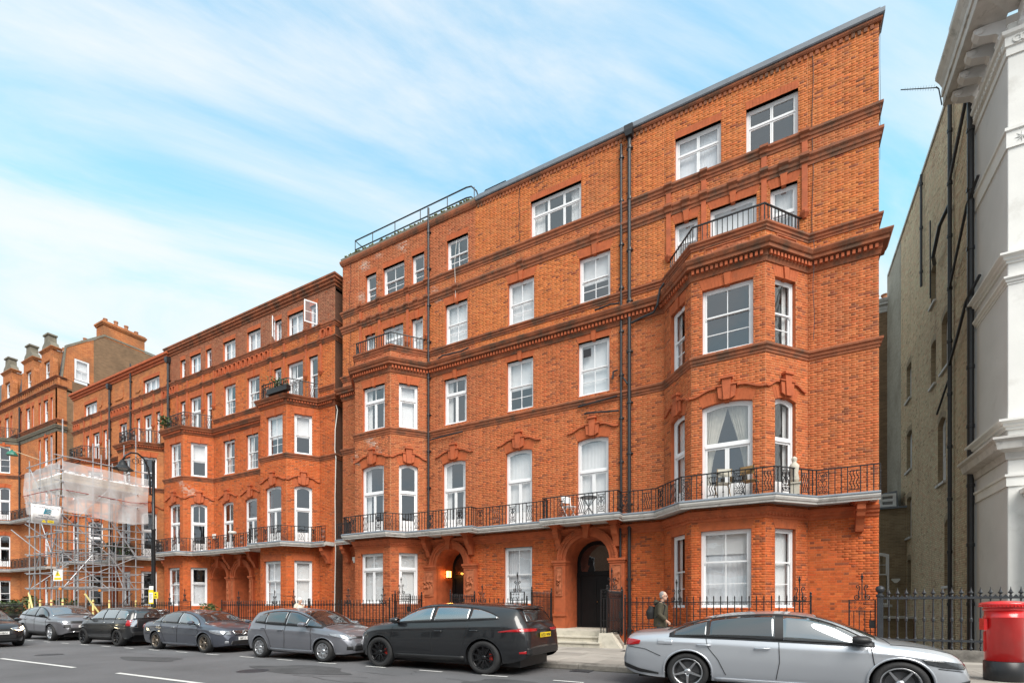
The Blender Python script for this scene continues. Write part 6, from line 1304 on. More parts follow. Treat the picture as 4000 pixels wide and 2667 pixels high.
# ------------------------------------------------------------------ balcony furniture, plants
def cafe_table(x, y, z, label):
    t = empty('bistro_table', label, 'table', (x, y, z)); MB().lathe([(.30, .68), (.31, .69), (.31, .70), (.02, .705)], 18).build('table_top', 'iron_grey', t)
    for s in (-1, 1): MB().tube([(s * .22, -.15, 0), (-s * .2, .15, .68)], .011, 5).build('leg', 'iron_grey', t); MB().tube([(s * .22, .15, 0), (-s * .2, -.15, .68)], .011, 5).build('leg', 'iron_grey', t)
def cafe_chair(x, y, z, rot, label, m_='iron_grey', seat='iron_grey'):
    c = empty('folding_chair', label, 'chair', (x, y, z), rot)
    for s in (-1, 1): MB().tube([(s * .2, -.2, 0), (s * .2, .12, .45), (s * .2, .2, .85)], .011, 5).build('leg', m_, c); MB().tube([(s * .19, .2, 0), (s * .19, -.18, .45)], .011, 5).build('leg', m_, c)
    MB().box(-.2, .2, -.18, .18, .44, .46).build('seat', seat, c); MB().box(-.2, .2, .15, .18, .62, .85).build('backrest', seat, c)
cafe_table(-5.95, 16.85, 4.63, 'round dark bistro table on the balcony over the black arched door'); cafe_chair(-6.75, 16.95, 4.63, R(60), 'white folding chair on the balcony over the black arched door', 'white_paint', 'white_paint')
cafe_chair(-.72, 15.98, 4.63, R(160), 'wicker-backed folding chair on the balcony before the swagged curtains', 'iron_grey', 'wicker'); cafe_chair(-1.45, 15.98, 4.63, R(200), 'cream padded chair on the balcony before the swagged curtains', 'wicker', 'drape')
st = empty('garden_statue', 'small pale stone statue of a standing figure on a plinth on the balcony', 'statue', (.42, 16.35, 4.63))
MB().box(-.13, .13, -.13, .13, 0, .30).box(-.16, .16, -.16, .16, .301, .34).build('plinth', 'step_stone', st); MB().lathe([(.11, .345), (.13, .45), (.10, .62), (.12, .74), (.13, .84), (.06, .92), (.055, .95), (.075, 1.0), (.07, 1.06), (.02, 1.10)], 12).build('figure', 'step_stone', st, True)
def plant(name, x, y, z, rx, rz, n, label, group=None, cat='plant', pot=None, leaf=.09, stem=True, ry=None):
    p = empty(name, label, cat, (x, y, z), 0, group); r = random.Random(int(abs(x * 31 + y * 7 + z)))
    q = MB(); ry = ry or rx
    for i in range(n):
        u, v, t = r.gauss(0, .42), r.gauss(0, .42), r.random() ** .7; c = Vector((u * rx, v * ry, .05 + t * rz * (1 - .25 * abs(u)))); a = Vector((r.gauss(0, 1), r.gauss(0, 1), r.gauss(.4, .6))).normalized(); b_ = a.orthogonal().normalized(); s = leaf * r.uniform(.6, 1.3)
        q.add([tuple(c - a * s), tuple(c + b_ * s * .45), tuple(c + a * s), tuple(c - b_ * s * .45)], [(0, 1, 2, 3)])
    q.build('foliage', 'leaf', p)
    if stem:
        for k in range(4): MB().tube([(0, 0, -.02), (r.gauss(0, .2) * rx, r.gauss(0, .2) * ry, rz * .75)], .012, 4).build('stem', 'bark', p)
    if pot: MB().box(-rx, rx, -.12, .12, -.22, .03).build('planter', pot, p)
plant('window_box', -21.6, 15.95, 12.15, .75, .35, 120, 'black planter with greenery behind the upper balcony rail of the second block', None, 'planter', 'iron', .07); plant('potted_plant', -31.9, 15.95, 11.95, .35, .7, 120, 'spiky potted plant on the upper left bay balcony of the second block', None, 'plant', None, .1)
plant('balcony_shrub', -37.9, 16.1, 4.65, .9, .95, 320, 'bushy shrub on the first-floor balcony behind the scaffold', None, 'plant', 'iron', .09); plant('balcony_shrub', -36.0, 16.0, 4.65, .7, .6, 200, 'low dark shrub on the first-floor balcony right of the scaffold', None, 'plant', 'iron', .08); plant('balcony_palm', -60.3, 15.9, 8.75, .6, 1.0, 160, 'small palm on the balcony of the tallest block', None, 'plant', 'bark', .16)
for i, (x, rx, rz) in enumerate(((-62, 1.3, 1.3), (-58.5, 1.5, 1.1), (-55, 1.4, 1.2), (-51.8, 1.2, 1.5), (-46.5, .9, 1.3), (-44.0, 1.1, 1.1))): plant('area_shrub', x, 16.3, .3, rx, rz + .5, 420, ['round green shrub behind the railings at the far end of the gabled block', 'broad evergreen shrub under the bay of the gabled block', 'bushy laurel-like shrub under the middle windows of the gabled block', 'tall evergreen shrub beside the side passage of the gabled block', 'green shrub beside the scaffold tower on its far side', 'low evergreen shrub seen through the scaffold tower legs'][i], 'shrubs behind the far railings', 'shrub', None, .12, True, .5)
plant('area_shrub', -27.3, 15.9, .7, .5, .9, 260, 'leafy shrub by the paired doorways of the second block', None, 'shrub', None, .08)
# ------------------------------------------------------------------ cars
mat('tyre', (.018, .018, .019), .75, var=.2, vs=9, bump=.3, bs=50)
mat('alloy', (.55, .56, .58), .28, .9, var=.08, vs=9)
mat('alloy_bronze', (.28, .24, .20), .35, .85, var=.1, vs=9)
mat('alloy_black', (.02, .02, .022), .3, .5, var=.1)
mat('brake', (.12, .12, .125), .45, .8)
mat('caliper', (.45, .03, .02), .5)
mat('trim', (.014, .014, .015), .5, var=.15, vs=8)
mat('chrome', (.75, .76, .78), .12, 1.0, var=.05)
mat('seam', (.012, .012, .013), .7, var=0)
mat('tail_red', (.36, .008, .012), .12, var=.1, vs=20, coat=.8)
mat('lens', (.35, .37, .40), .08, .55, var=.3, vs=18, coat=1.)
mat('lens_dark', (.05, .055, .06), .08, .3, var=.4, vs=18, coat=1.)
mat('plate_white', (.80, .80, .78), .35, var=.02); mat('plate_yellow', (.86, .60, .02), .35, var=.02)
def car_glass(name, col, base):
    m = mat(name, col, .25, var=.3, vs=1.6); t = m.node_tree; n = t.nodes; l = t.links; b = n['Principled BSDF']; o = n['Material Output']
    gl = n.new('ShaderNodeBsdfGlossy'); gl.inputs['Roughness'].default_value = .02; gl.inputs[0].default_value = (.9, .95, .98, 1); fr = n.new('ShaderNodeFresnel'); fr.inputs[0].default_value = 1.5; a = n.new('ShaderNodeMath'); a.inputs[1].default_value = base; l.new(fr.outputs[0], a.inputs[0])
    mx_ = n.new('ShaderNodeMixShader'); l.new(a.outputs[0], mx_.inputs[0]); l.new(b.outputs[0], mx_.inputs[1]); l.new(gl.outputs[0], mx_.inputs[2]); l.new(mx_.outputs[0], o.inputs[0])
car_glass('car_window', (.012, .013, .014), .10); car_glass('car_window_pale', (.05, .055, .056), .27)
def paint(name, col, metal=.55, rough=.32): return mat(name, col, rough, metal, var=.03, vs=1.5, coat=1.)
paint('paint_silver', (.52, .545, .585), .6, .34); paint('paint_black', (.006, .007, .009), .0, .4); paint('paint_grey', (.215, .222, .25), .6, .34); paint('paint_slate', (.085, .095, .122), .55, .34); paint('paint_gun', (.215, .215, .235), .55, .34); paint('paint_ink', (.008, .009, .011), .0, .4)
def pchip(pts):
    xs = np.array([p[0] for p in pts], float); ys = np.array([p[1] for p in pts], float); h = np.diff(xs); d = np.diff(ys) / h; m = np.zeros(len(xs)); m[0], m[-1] = d[0], d[-1]
    for i in range(1, len(xs) - 1):
        if d[i - 1] * d[i] > 0: w1 = 2 * h[i] + h[i - 1]; w2 = h[i] + 2 * h[i - 1]; m[i] = (w1 + w2) / (w1 / d[i - 1] + w2 / d[i])
    def f(x):
        x = min(max(x, xs[0]), xs[-1]); i = min(max(int(np.searchsorted(xs, x)) - 1, 0), len(h) - 1); t = (x - xs[i]) / h[i]
        return (2 * t ** 3 - 3 * t * t + 1) * ys[i] + (t ** 3 - 2 * t * t + t) * h[i] * m[i] + (-2 * t ** 3 + 3 * t * t) * ys[i + 1] + (t ** 3 - t * t) * h[i] * m[i + 1]
    return f
SPROF = pchip([(0, .925), (.12, .965), (.35, .99), (.55, 1.0), (.78, .99), (.90, .975), (1.0, .945)])
def wheel(car_, x, y, side, R_, spokes, style, rimm, wr, caliper=None):
    w_ = link('wheel', shared(('tyre', R_), lambda: MB().lathe([(R_ * wr, -.105), (R_ - .05, -.115), (R_ - .015, -.10), (R_, -.075), (R_ + .001, 0), (R_, .075), (R_ - .015, .10), (R_ - .05, .115), (R_ * wr, .105), (R_ * wr - .012, .09), (R_ * wr - .012, -.09), (R_ * wr, -.105)], 40, cap=False).xf(Matrix.Rotation(R(90), 4, 'X')).mesh('wheel', 'tyre', True)), car_, None, (x, y, R_), 0 if side < 0 else math.pi)
    r = R_ * wr - .006
    def rim():
        q = MB(); k = len(q.v); q.lathe([(r, -.09), (r + .004, -.10), (r - .012, -.102), (r - .02, -.085), (r - .03, .06), (r, .09)], 32); q.xf(Matrix.Rotation(R(90), 4, 'X'), k)
        for i in range(len(q.v)): pass
        return q
    # outer face of the wheel is at local -y
    o = link('rim', shared(('rim', R_, wr, rimm), lambda: MB().lathe([(r - .03, -.06), (r - .022, .085), (r - .012, .100), (r + .004, .102), (r, .09)], 32, cap=False).xf(Matrix.Rotation(R(90), 4, 'X')).mesh('rim', rimm, True)), w_)
    link('brake_disc', shared(('disc', R_), lambda: MB().lathe([(.05, .0), (r * .72, .0), (r * .72, .012), (.05, .012)], 24).xf(Matrix.Rotation(R(90), 4, 'X')).mesh('brake_disc', 'brake')), w_)
    link('barrel', shared(('barrel', R_, wr), lambda: MB().lathe([(.02, -.05), (r - .02, -.05), (r - .015, .02), (r - .03, .02), (.02, -.03)], 24).xf(Matrix.Rotation(R(90), 4, 'X')).mesh('barrel', 'trim')), w_)
    if caliper: MB().box(r * .45, r * .74, -.04, .03, -.09, .09).build('caliper', caliper, w_)
    def sp(a, wd0, wd1, skew=0):
        q = MB(); n = 5
        for i in range(n + 1):
            t = i / n; rr = .045 + (r - .02 - .045) * t; wd = wd0 + (wd1 - wd0) * t; yo = -.060 - .032 * t ** .6; sk = skew * t
            q.v += [(rr, yo - .010, sk - wd), (rr, yo - .010, sk + wd), (rr, yo + .03, sk + wd * 1.1), (rr, yo + .03, sk - wd * 1.1)]
        for i in range(n):
            for j in range(4): q.f.append((i * 4 + j, i * 4 + (j + 1) % 4, (i + 1) * 4 + (j + 1) % 4, (i + 1) * 4 + j))
        return q.xf(Matrix.Rotation(a, 4, 'Y'))
    def spk(kk):
        if style == 'star': return sp(0, .034, .022).add(*[(lambda q: (q.v, q.f))(sp(0, .0, .0))])
        return sp(0, *({'fat': (.03, .045), 'thin': (.016, .014), 'mid': (.022, .022), 'v': (.014, .012)}[style]))
    for k in range(spokes):
        a = 2 * math.pi * k / spokes + math.pi / 2
        if style in ('v', 'star'):
            for sk in (-1, 1): link('spoke', shared(('spk', R_, style, rimm, sk), lambda: sp(0, .014 if style == 'v' else .020, .012, sk * (.030 if style == 'v' else .012) ).mesh('spoke', rimm)), w_, None, None, (0, a + sk * (.10 if style == 'v' else .05), 0))
        else: link('spoke', shared(('spk', R_, style, rimm), lambda: spk(0).mesh('spoke', rimm)), w_, None, None, (0, a, 0))
    link('hub_cap', shared(('hub', rimm), lambda: MB().lathe([(.062, -.02), (.058, .078), (.03, .09), (.002, .092)], 16).xf(Matrix.Rotation(R(90), 4, 'X')).mesh('hub_cap', rimm, True)), w_)
    return w_
def car(name, label, X, Y, head, S, group='cars parked along the kerb', z=0.0, vs=.915):
    """lofted body from side profile, belt line, sill and plan curves; panes, seams and lamps are laid on it by projection"""
    c = empty(name, label, S.get('cat', 'car'), (X, Y + S['W'], z), 0 if head > 0 else math.pi, group); c.scale = (S.get('xs', 1), 1, vs)
    top, belt, sill, plan = map(pchip, (S['top'], S['belt'], S['sill'], S['plan'])); xa, xb = S['top'][0][0], S['top'][-1][0]; wb = S['wb'] / 2; Rw = S['R']; Ra = Rw + S.get('gap', .045)
    xs = set(np.linspace(xa, xb, 70)); xs |= {xb - (xb - xa) * .10 * (1 - math.cos(t)) for t in np.linspace(0, 1.4, 14)} | {xa + (xb - xa) * .08 * (1 - math.cos(t)) for t in np.linspace(0, 1.4, 12)}
    for xw in (-wb, wb): xs |= {xw + Ra * math.cos(t) for t in np.linspace(0, math.pi, 36)} | {xw - Ra - .002, xw + Ra + .002}
    xs = sorted(x for x in xs if xa <= x <= xb)
    def zbot(x):
        z = sill(x)
        for xw in (-wb, wb):
            if abs(x - xw) <= Ra + 1e-6: z = max(z, Rw + math.sqrt(max(0, Ra * Ra - (x - xw) ** 2)))
        return z
    q = MB(); NL, NU, NR = 12, 8, 7
    def section(x):
        zs, zb, zt, w_ = sill(x), belt(x), top(x), plan(x); z0 = min(zbot(x), zb - .04); pts = []
        for i in range(NL + 1):
            z = z0 + (zb - z0) * i / NL; t = (z - zs) / max(.05, zb - zs); y = w_ * SPROF(min(1, max(0, t)))
            if S.get('crease'):   # shoulder crease
                zc = zb - S['crease']; y += .012 * math.exp(-((z - zc) / .035) ** 2)
            pts.append((y, z))
        yb = pts[-1][0]; hgt = max(.01, zt - zb); g = min(1, max(0, (hgt - .10) / .30)); g = g * g * (3 - 2 * g)
        yr = yb * ((1 - g) * .86 + g * S.get('tumble', .755)); zr = zt - ((1 - g) * .42 * hgt + g * .06)
        cy, cz = yb + (yr - yb) * .38 + .03 * g, zb + (zr - zb) * (.62 if g < .5 else .55)
        for i in range(1, NU + 1):
            t = i / NU; pts.append(((1 - t) ** 2 * yb + 2 * t * (1 - t) * cy + t * t * yr, (1 - t) ** 2 * zb + 2 * t * (1 - t) * cz + t * t * zr))
        for i in range(1, NR + 1):
            t = i / NR; a = t * math.pi / 2; pts.append((yr * (1 - t) if True else 0, zr + (zt - zr) * math.sin(a) ** .9))
        return pts
    n = 2 * (NL + NU + NR) + 1; secs = [section(x) for x in xs]
    for x, p in zip(xs, secs): q.v += [(x, -a, b_) for a, b_ in p] + [(x, a, b_) for a, b_ in p[:-1][::-1]]
    for i in range(len(xs) - 1):
        for j in range(n - 1): q.f.append((i * n + j, (i + 1) * n + j, (i + 1) * n + j + 1, i * n + j + 1))
    for e, rev in ((0, False), (len(xs) - 1, True)):
        k = len(q.v); ring = [q.v[e * n + j] for j in range(n)]; q.v += ring; f = tuple(range(k, k + n)); q.f.append(f if rev else f[::-1])
    body = q.build('body', S['paint'], c, True); bvh = BVHTree.FromPolygons([Vector(v) for v in q.v], q.f)
    def hit(o, d, off):
        h = bvh.ray_cast(Vector(o), Vector(d))
        if h[0] is None: return None
        nn = h[1] if h[1].dot(Vector(d)) < 0 else -h[1]; return h[0] + nn * off
    def proj(axis, a, b_, off):
        if axis == 's-': return hit((a, -3, b_), (0, 1, 0), off)
        if axis == 's+': return hit((a, 3, b_), (0, -1, 0), off)
        if axis == 'f': return hit((5, a, b_), (-1, 0, 0), off)
        if axis == 'r': return hit((-5, a, b_), (1, 0, 0), off)
        return hit((a, b_, 5), (0, 0, -1), off)
    def patch(name_, axis, lo, hi, m_, off=.006, nu=14, nv=6, parent=None):
        """ruled patch between two polylines, projected onto the body"""
        def samp(P, t):
            P = [Vector(p) for p in P]; ls = [(P[i + 1] - P[i]).length for i in range(len(P) - 1)]; s = t * sum(ls)
            for i, l_ in enumerate(ls):
                if s <= l_ or i == len(ls) - 1: return P[i] + (P[i + 1] - P[i]) * (min(1, s / l_) if l_ > 0 else 0)
                s -= l_
        g = MB(); last = None
        for i in range(nu + 1):
            a, b_ = samp(lo, i / nu), samp(hi, i / nu)
            for j in range(nv + 1):
                p = a + (b_ - a) * (j / nv); h = proj(axis, p.x, p.y, off)
                if h is None: h = last if last is not None else Vector((p.x, 0, p.y))
                last = h; g.v.append((h.x, h.y, h.z))
        for i in range(nu):
            for j in range(nv): g.f.append((i * (nv + 1) + j, (i + 1) * (nv + 1) + j, (i + 1) * (nv + 1) + j + 1, i * (nv + 1) + j + 1))
        o = g.build(name_, m_, parent or c, True); sm = o.modifiers.new('t', 'SOLIDIFY'); sm.thickness = .004; sm.offset = 1
        return o
    def seam(axis, pts, wd=.010, m_='seam', off=.003, name_='panel_seam', parent=None):
        P = [Vector(p) for p in pts]; lo, hi = [], []
        for i, p in enumerate(P):
            d = (P[min(i + 1, len(P) - 1)] - P[max(i - 1, 0)]).normalized(); nv = Vector((-d.y, d.x)) * wd / 2; lo.append(tuple(p - nv)); hi.append(tuple(p + nv))
        return patch(name_, axis, lo, hi, m_, off, max(8, 5 * len(pts)), 1, parent or body)
    wl, wu = pchip(S['wlow']), pchip(S['wup']); x0w, x1w = S['wup'][0][0], S['wup'][-1][0]
    for sd in ('s-', 's+'):
        # black surround, then each pane, then a bright or dark waist line
        lo = [(x0w + (x1w - x0w) * i / 24, wl(x0w + (x1w - x0w) * i / 24) - .012) for i in range(25)]; hi = [(x0w + (x1w - x0w) * i / 24, max(wu(x0w + (x1w - x0w) * i / 24) + .014, wl(x0w + (x1w - x0w) * i / 24))) for i in range(25)]
        patch('window_surround', sd, lo, hi, 'trim', .003, 48, 8)
        for k, (a, b_) in enumerate(S['panes']):
            lo = [(a + (b_ - a) * i / 10, wl(a + (b_ - a) * i / 10) + .008) for i in range(11)]; hi = [(x, max(wu(x) - .006, wl(x) + .01)) for x, _ in lo]
            patch('side_window', sd, lo, hi, S.get('glass', ['car_window'] * 9)[k], .009, 20, 7)
        if S.get('waist'): seam(sd, [(x, wl(x) - .018) for x in np.linspace(x0w, x1w, 14)], .016, S['waist'], .007, 'waist_trim')
        if S.get('rooftrim'): seam(sd, [(x, wu(x) + .018) for x in np.linspace(x0w, x1w, 18)], .013, S['rooftrim'], .006, 'roof_trim')
        for pts in S['seams']: seam(sd, pts)
        for (x, z_, ln) in S['handles']:
            h = proj(sd, x, z_, .0); s = 1 if sd == 's+' else -1
            if h: g = MB(); g.tube([(x - ln / 2, h.y + s * .004, z_), (x - ln / 2 + .02, h.y + s * .03, z_ + .003), (x + ln / 2 - .02, h.y + s * .03, z_ + .006), (x + ln / 2, h.y + s * .004, z_ + .006)], .013, 6); g.build('door_handle', S.get('handle', S['paint']), c, True)
        # mirror
        x, z_ = S['mirror']; h = proj(sd, x, z_, 0); s = 1 if sd == 's+' else -1; y = h.y if h else s * S['W'] * .9
        g = MB(); k = 10
        for i, (u, sc) in enumerate([(-.10, .55), (-.085, .85), (-.03, 1.0), (.05, .95), (.10, .75), (.13, .40)]):
            for j in range(k): t = 2 * math.pi * j / k; g.v.append((x + u, y + s * (.14 + .105 * sc * math.cos(t)), z_ + .06 + .075 * sc * math.sin(t)))
        for i in range(5):
            for j in range(k): g.f.append((i * k + j, i * k + (j + 1) % k, (i + 1) * k + (j + 1) % k, (i + 1) * k + j))
        g.f.append(tuple(range(k))); g.f.append(tuple(range(6 * k - 1, 5 * k - 1, -1)))
        mi = g.build('door_mirror', S.get('mirrorm', S['paint']), c, True); MB().tube([(x + .03, y - s * .02, z_ - .01), (x + .03, y + s * .09, z_ + .03)], .025, 6).build('mirror_arm', 'trim', mi)
        # arch lips, sill trim
        for xw in (-wb, wb):
            pts = [(xw + (Ra + .018) * math.cos(t), Rw + (Ra + .018) * math.sin(t)) for t in np.linspace(-.12, math.pi + .12, 22)]
            seam(sd, pts, S.get('lip', .03), S.get('lipm', S['paint']), .012, 'arch_lip')
        xs2 = np.linspace(-wb + Ra + .05, wb - Ra - .05, 14); patch('sill_trim', sd, [(x, sill(x) + .004) for x in xs2], [(x, sill(x) + S.get('sillh', .06)) for x in xs2], S.get('sillm', 'trim'), .010, 16, 2)
        for nm, lo, hi, m_, *o_ in S.get('side', []): patch(nm, sd, lo, hi, m_, o_[0] if o_ else .008, 14, 6)
    for nm, ax, lo, hi, m_, *o_ in S.get('ends', []):
        if ax in ('f', 'r') and o_ and o_[-1] == 'both':
            patch(nm, ax, lo, hi, m_, .008, 12, 6); patch(nm, ax, [(-a, b_) for a, b_ in lo], [(-a, b_) for a, b_ in hi], m_, .008, 12, 6)
        else: patch(nm, ax, lo, hi, m_, o_[0] if o_ else .008, 18, 8)
    # windscreen and rear window: from above
    for nm, (xa_, xb_, ya, yb_, g_) in S['screens'].items():
        lo = [(xa_, -ya + 2 * ya * i / 12) for i in range(13)]; hi = [(xb_, -yb_ + 2 * yb_ * i / 12) for i in range(13)]; patch(nm, 't', lo, hi, g_, .006, 24, 10)
    for pts in S.get('topseams', []): seam('t', pts)
    # dark inside of wheel wells, underbody
    W_ = S['W']
    MB().box(xa + .25, xb - .25, -W_ + .30, W_ - .30, .17, .55).build('underbody', 'trim', c)
    for xw in (-wb, wb):
        for s in (-1, 1):
            g = MB(); arcp = [(xw + (Ra + .004) * math.cos(t), Rw + (Ra + .004) * math.sin(t)) for t in np.linspace(-.35, math.pi + .35, 20)]
            for (p, p2) in zip(arcp[:-1], arcp[1:]): g.quad((p[0], s * (W_ * .93), p[1]), (p2[0], s * (W_ * .93), p2[1]), (p2[0], s * (W_ - .36), p2[1]), (p[0], s * (W_ - .36), p[1]))
            g.add([(p[0], s * (W_ - .36), p[1]) for p in arcp], [tuple(range(20))]); g.build('wheel_well', 'seam', c)
            wheel(c, xw, s * (W_ - .125), s, Rw, *S['wheel'])
    for ax, x, zc, m_, txt in S.get('plates', []):
        h = proj(ax, 0, zc, .02); e = 1 if ax == 'f' else -1
        pl_ = MB().box(-.26, .26, -.006, .006, -.055, .055).build('number_plate', m_, c, loc=(h.x + e * .012, 0, zc), rot=R(90) if e > 0 else R(-90)); text(pl_, txt, 0, -.036, .098, 'ink', y=-.010)
    if S.get('badge'):
        ax, zc, r = S['badge']; h = proj(ax, 0, zc, .015); g = MB(); g.tube([(h.x + .01, r * math.cos(i * math.pi / 10), zc + r * math.sin(i * math.pi / 10)) for i in range(21)], r * .12, 6)
        for k in range(3): a = math.pi / 2 + k * 2 * math.pi / 3; g.tube([(h.x + .01, 0, zc), (h.x + .01, r * math.cos(a), zc + r * math.sin(a))], [r * .16, r * .05], 5)
        g.build('badge', 'chrome', c)
    return c
def sh(pts, dx=0, dz=0): return [(a + dx, b_ + dz) for a, b_ in pts]
E_CLASS = dict(xs=.98, wb=2.94, R=.345, W=.925, gap=.04, paint='paint_silver', crease=.08,
 top=[(-2.62, .66), (-2.60, .95), (-2.50, 1.055), (-2.1, 1.105), (-1.85, 1.14), (-1.3, 1.325), (-.8, 1.43), (-.25, 1.465), (.2, 1.445), (.55, 1.37), (1.0, 1.18), (1.32, 1.025), (1.6, .975), (2.0, .885), (2.2, .78), (2.29, .66), (2.31, .56)],
 belt=[(-2.62, .60), (-2.52, .90), (-2.1, .97), (-1.5, .965), (0, .92), (1.2, .885), (1.7, .835), (2.1, .74), (2.31, .50)], sill=[(-2.62, .36), (-2.4, .26), (-1.9, .21), (1.8, .20), (2.15, .20), (2.31, .27)],
 plan=[(-2.62, .72), (-2.55, .80), (-2.3, .87), (-1.6, .92), (0, .925), (1.3, .92), (1.8, .88), (2.1, .78), (2.25, .66), (2.31, .56)],
 wlow=[(-1.78, 1.00), (-1.0, .99), (0, .965), (1.17, .925)], wup=[(-1.78, 1.015), (-1.5, 1.18), (-1.15, 1.295), (-.7, 1.36), (-.2, 1.385), (.25, 1.355), (.6, 1.255), (1.17, .94)],
 panes=[(-1.70, -1.17), (-1.12, -.14), (-.02, 1.10)], glass=['car_window', 'car_window', 'car_window_pale'], waist='trim', rooftrim='trim',
 seams=[[(-.08, .94), (-.07, .6), (-.12, .30)], [(-1.17, .96), (-1.13, .80), (-.98, .60), (-.86, .33)], [(1.12, .90), (1.16, .6), (1.12, .30)], [(-2.52, .78), (-2.2, .74), (-1.92, .62)], [(1.9, .60), (2.2, .56)]],
 handles=[(-.32, .82, .22), (.92 - 1.72, .845, .22)][:1] + [(-1.32 + .12, .845, .22)], handle='paint_silver', mirror=(.98, .95), mirrorm='trim', sillm='paint_silver', sillh=.07,
 side=[('headlamp', [(1.78, .66), (1.95, .615), (2.22, .585)], [(1.70, .735), (1.95, .72), (2.24, .665)], 'lens_dark'), ('tail_lamp', [(-2.58, .80), (-2.45, .80), (-2.30, .83)], [(-2.58, .90), (-2.45, .92), (-2.28, .90)], 'tail_red'), ('fuel_flap', [(-1.98, .84), (-1.72, .84)], [(-1.98, .93), (-1.72, .93)], 'paint_silver', .004), ('front_intake', [(2.20, .30), (2.27, .32)], [(2.18, .40), (2.28, .42)], 'trim'), ('rear_apron', [(-2.60, .38), (-2.3, .29), (-1.96, .27)], [(-2.60, .46), (-2.3, .36), (-1.96, .30)], 'trim')],
 ends=[('grille', 'f', [(-.42, .50), (.42, .50)], [(-.42, .70), (.42, .70)], 'trim'), ('lower_grille', 'f', [(-.62, .28), (.62, .28)], [(-.58, .42), (.58, .42)], 'trim'), ('tail_lamp', 'r', [(.45, .82), (.78, .80)], [(.45, .92), (.78, .92)], 'tail_red', 'both')],
 screens={'windscreen': (.42, 1.22, .56, .68, 'car_window'), 'rear_window': (-1.86, -1.05, .60, .52, 'car_window')}, topseams=[[(1.36, -.75), (1.30, 0), (1.36, .75)], [(1.36, -.78), (2.0, -.66), (2.2, -.4)]],
 wheel=(5, 'star', 'alloy', .74), plates=[('r', 0, .72, 'plate_yellow', 'LD70 EKW')], badge=('f', .60, .09))
F_PACE = dict(wb=2.874, R=.385, W=.965, gap=.05, paint='paint_black', crease=.10,
 top=[(-2.43, .66), (-2.41, 1.0), (-2.36, 1.16), (-2.27, 1.32), (-2.17, 1.47), (-2.08, 1.545), (-1.4, 1.625), (-.5, 1.665), (.15, 1.645), (.5, 1.56), (1.0, 1.30), (1.2, 1.205), (1.6, 1.15), (2.0, 1.05), (2.2, .92), (2.28, .75), (2.30, .62)],
 belt=[(-2.43, .62), (-2.35, 1.0), (-1.9, 1.19), (-1, 1.17), (0, 1.13), (1.1, 1.08), (1.7, 1.02), (2.1, .89), (2.3, .56)], sill=[(-2.43, .46), (-2.25, .34), (-1.9, .27), (1.9, .26), (2.3, .34)],
 plan=[(-2.43, .72), (-2.36, .82), (-2.1, .91), (-1.4, .965), (0, .955), (1.4, .96), (1.9, .88), (2.2, .72), (2.3, .58)],
 wlow=[(-1.78, 1.285), (-1.0, 1.235), (0, 1.19), (1.05, 1.15)], wup=[(-1.78, 1.30), (-1.5, 1.42), (-1.1, 1.505), (-.4, 1.55), (.1, 1.535), (.45, 1.455), (1.05, 1.16)],
 panes=[(-1.74, -1.10), (-1.03, -.14), (-.05, 1.02)], glass=['car_window_pale', 'car_window_pale', 'car_window_pale'], waist='trim', rooftrim='trim',
 seams=[[(-.09, 1.10), (-.08, .7), (-.14, .36)], [(-1.06, 1.14), (-1.06, .98), (-.96, .75), (-.86, .42)], [(1.03, 1.05), (1.10, .7), (1.05, .36)], [(1.25, .92), (1.45, .90), (1.62, .91)]],
 handles=[(-.30, .965, .2), (-1.22, .995, .2)], mirror=(.88, 1.15), lipm='trim', lip=.05, sillh=.13, sillm='trim', caliperx=1,
 side=[('tail_lamp', [(-2.40, .985), (-2.1, .985), (-1.80, .97)], [(-2.40, 1.05), (-2.1, 1.035), (-1.80, .985)], 'tail_red'), ('headlamp', [(2.0, .86), (2.2, .80)], [(1.9, .92), (2.22, .86)], 'lens'), ('rear_reflector', [(-2.38, .50), (-2.25, .50)], [(-2.38, .56), (-2.25, .54)], 'tail_red'), ('side_vent', [(1.18, .88), (1.5, .87)], [(1.2, .91), (1.5, .90)], 'trim')],
 ends=[('rear_window', 'r', [(-.62, 1.20), (.62, 1.20)], [(-.52, 1.46), (.52, 1.46)], 'car_window', .012), ('spoiler', 'r', [(-.60, 1.475), (.60, 1.475)], [(-.58, 1.53), (.58, 1.53)], 'paint_black', .06), ('tail_lamp', 'r', [(.34, .99), (.86, .985)], [(.34, 1.05), (.86, 1.06)], 'tail_red', 'both'), ('rear_diffuser', 'r', [(-.78, .47), (.78, .47)], [(-.78, .62), (.78, .62)], 'trim', .012), ('tailgate_strip', 'r', [(-.33, 1.0), (.33, 1.0)], [(-.33, 1.03), (.33, 1.03)], 'trim', .012), ('grille', 'f', [(-.5, .62), (.5, .62)], [(-.5, .88), (.5, .88)], 'trim')],
 screens={'windscreen': (.45, 1.16, .58, .70, 'car_window')}, topseams=[[(1.24, -.75), (1.18, 0), (1.24, .75)]],
 wheel=(10, 'thin', 'alloy_black', .72, 'caliper'), plates=[('r', 0, .90, 'plate_yellow', 'DZ21 WNF')])
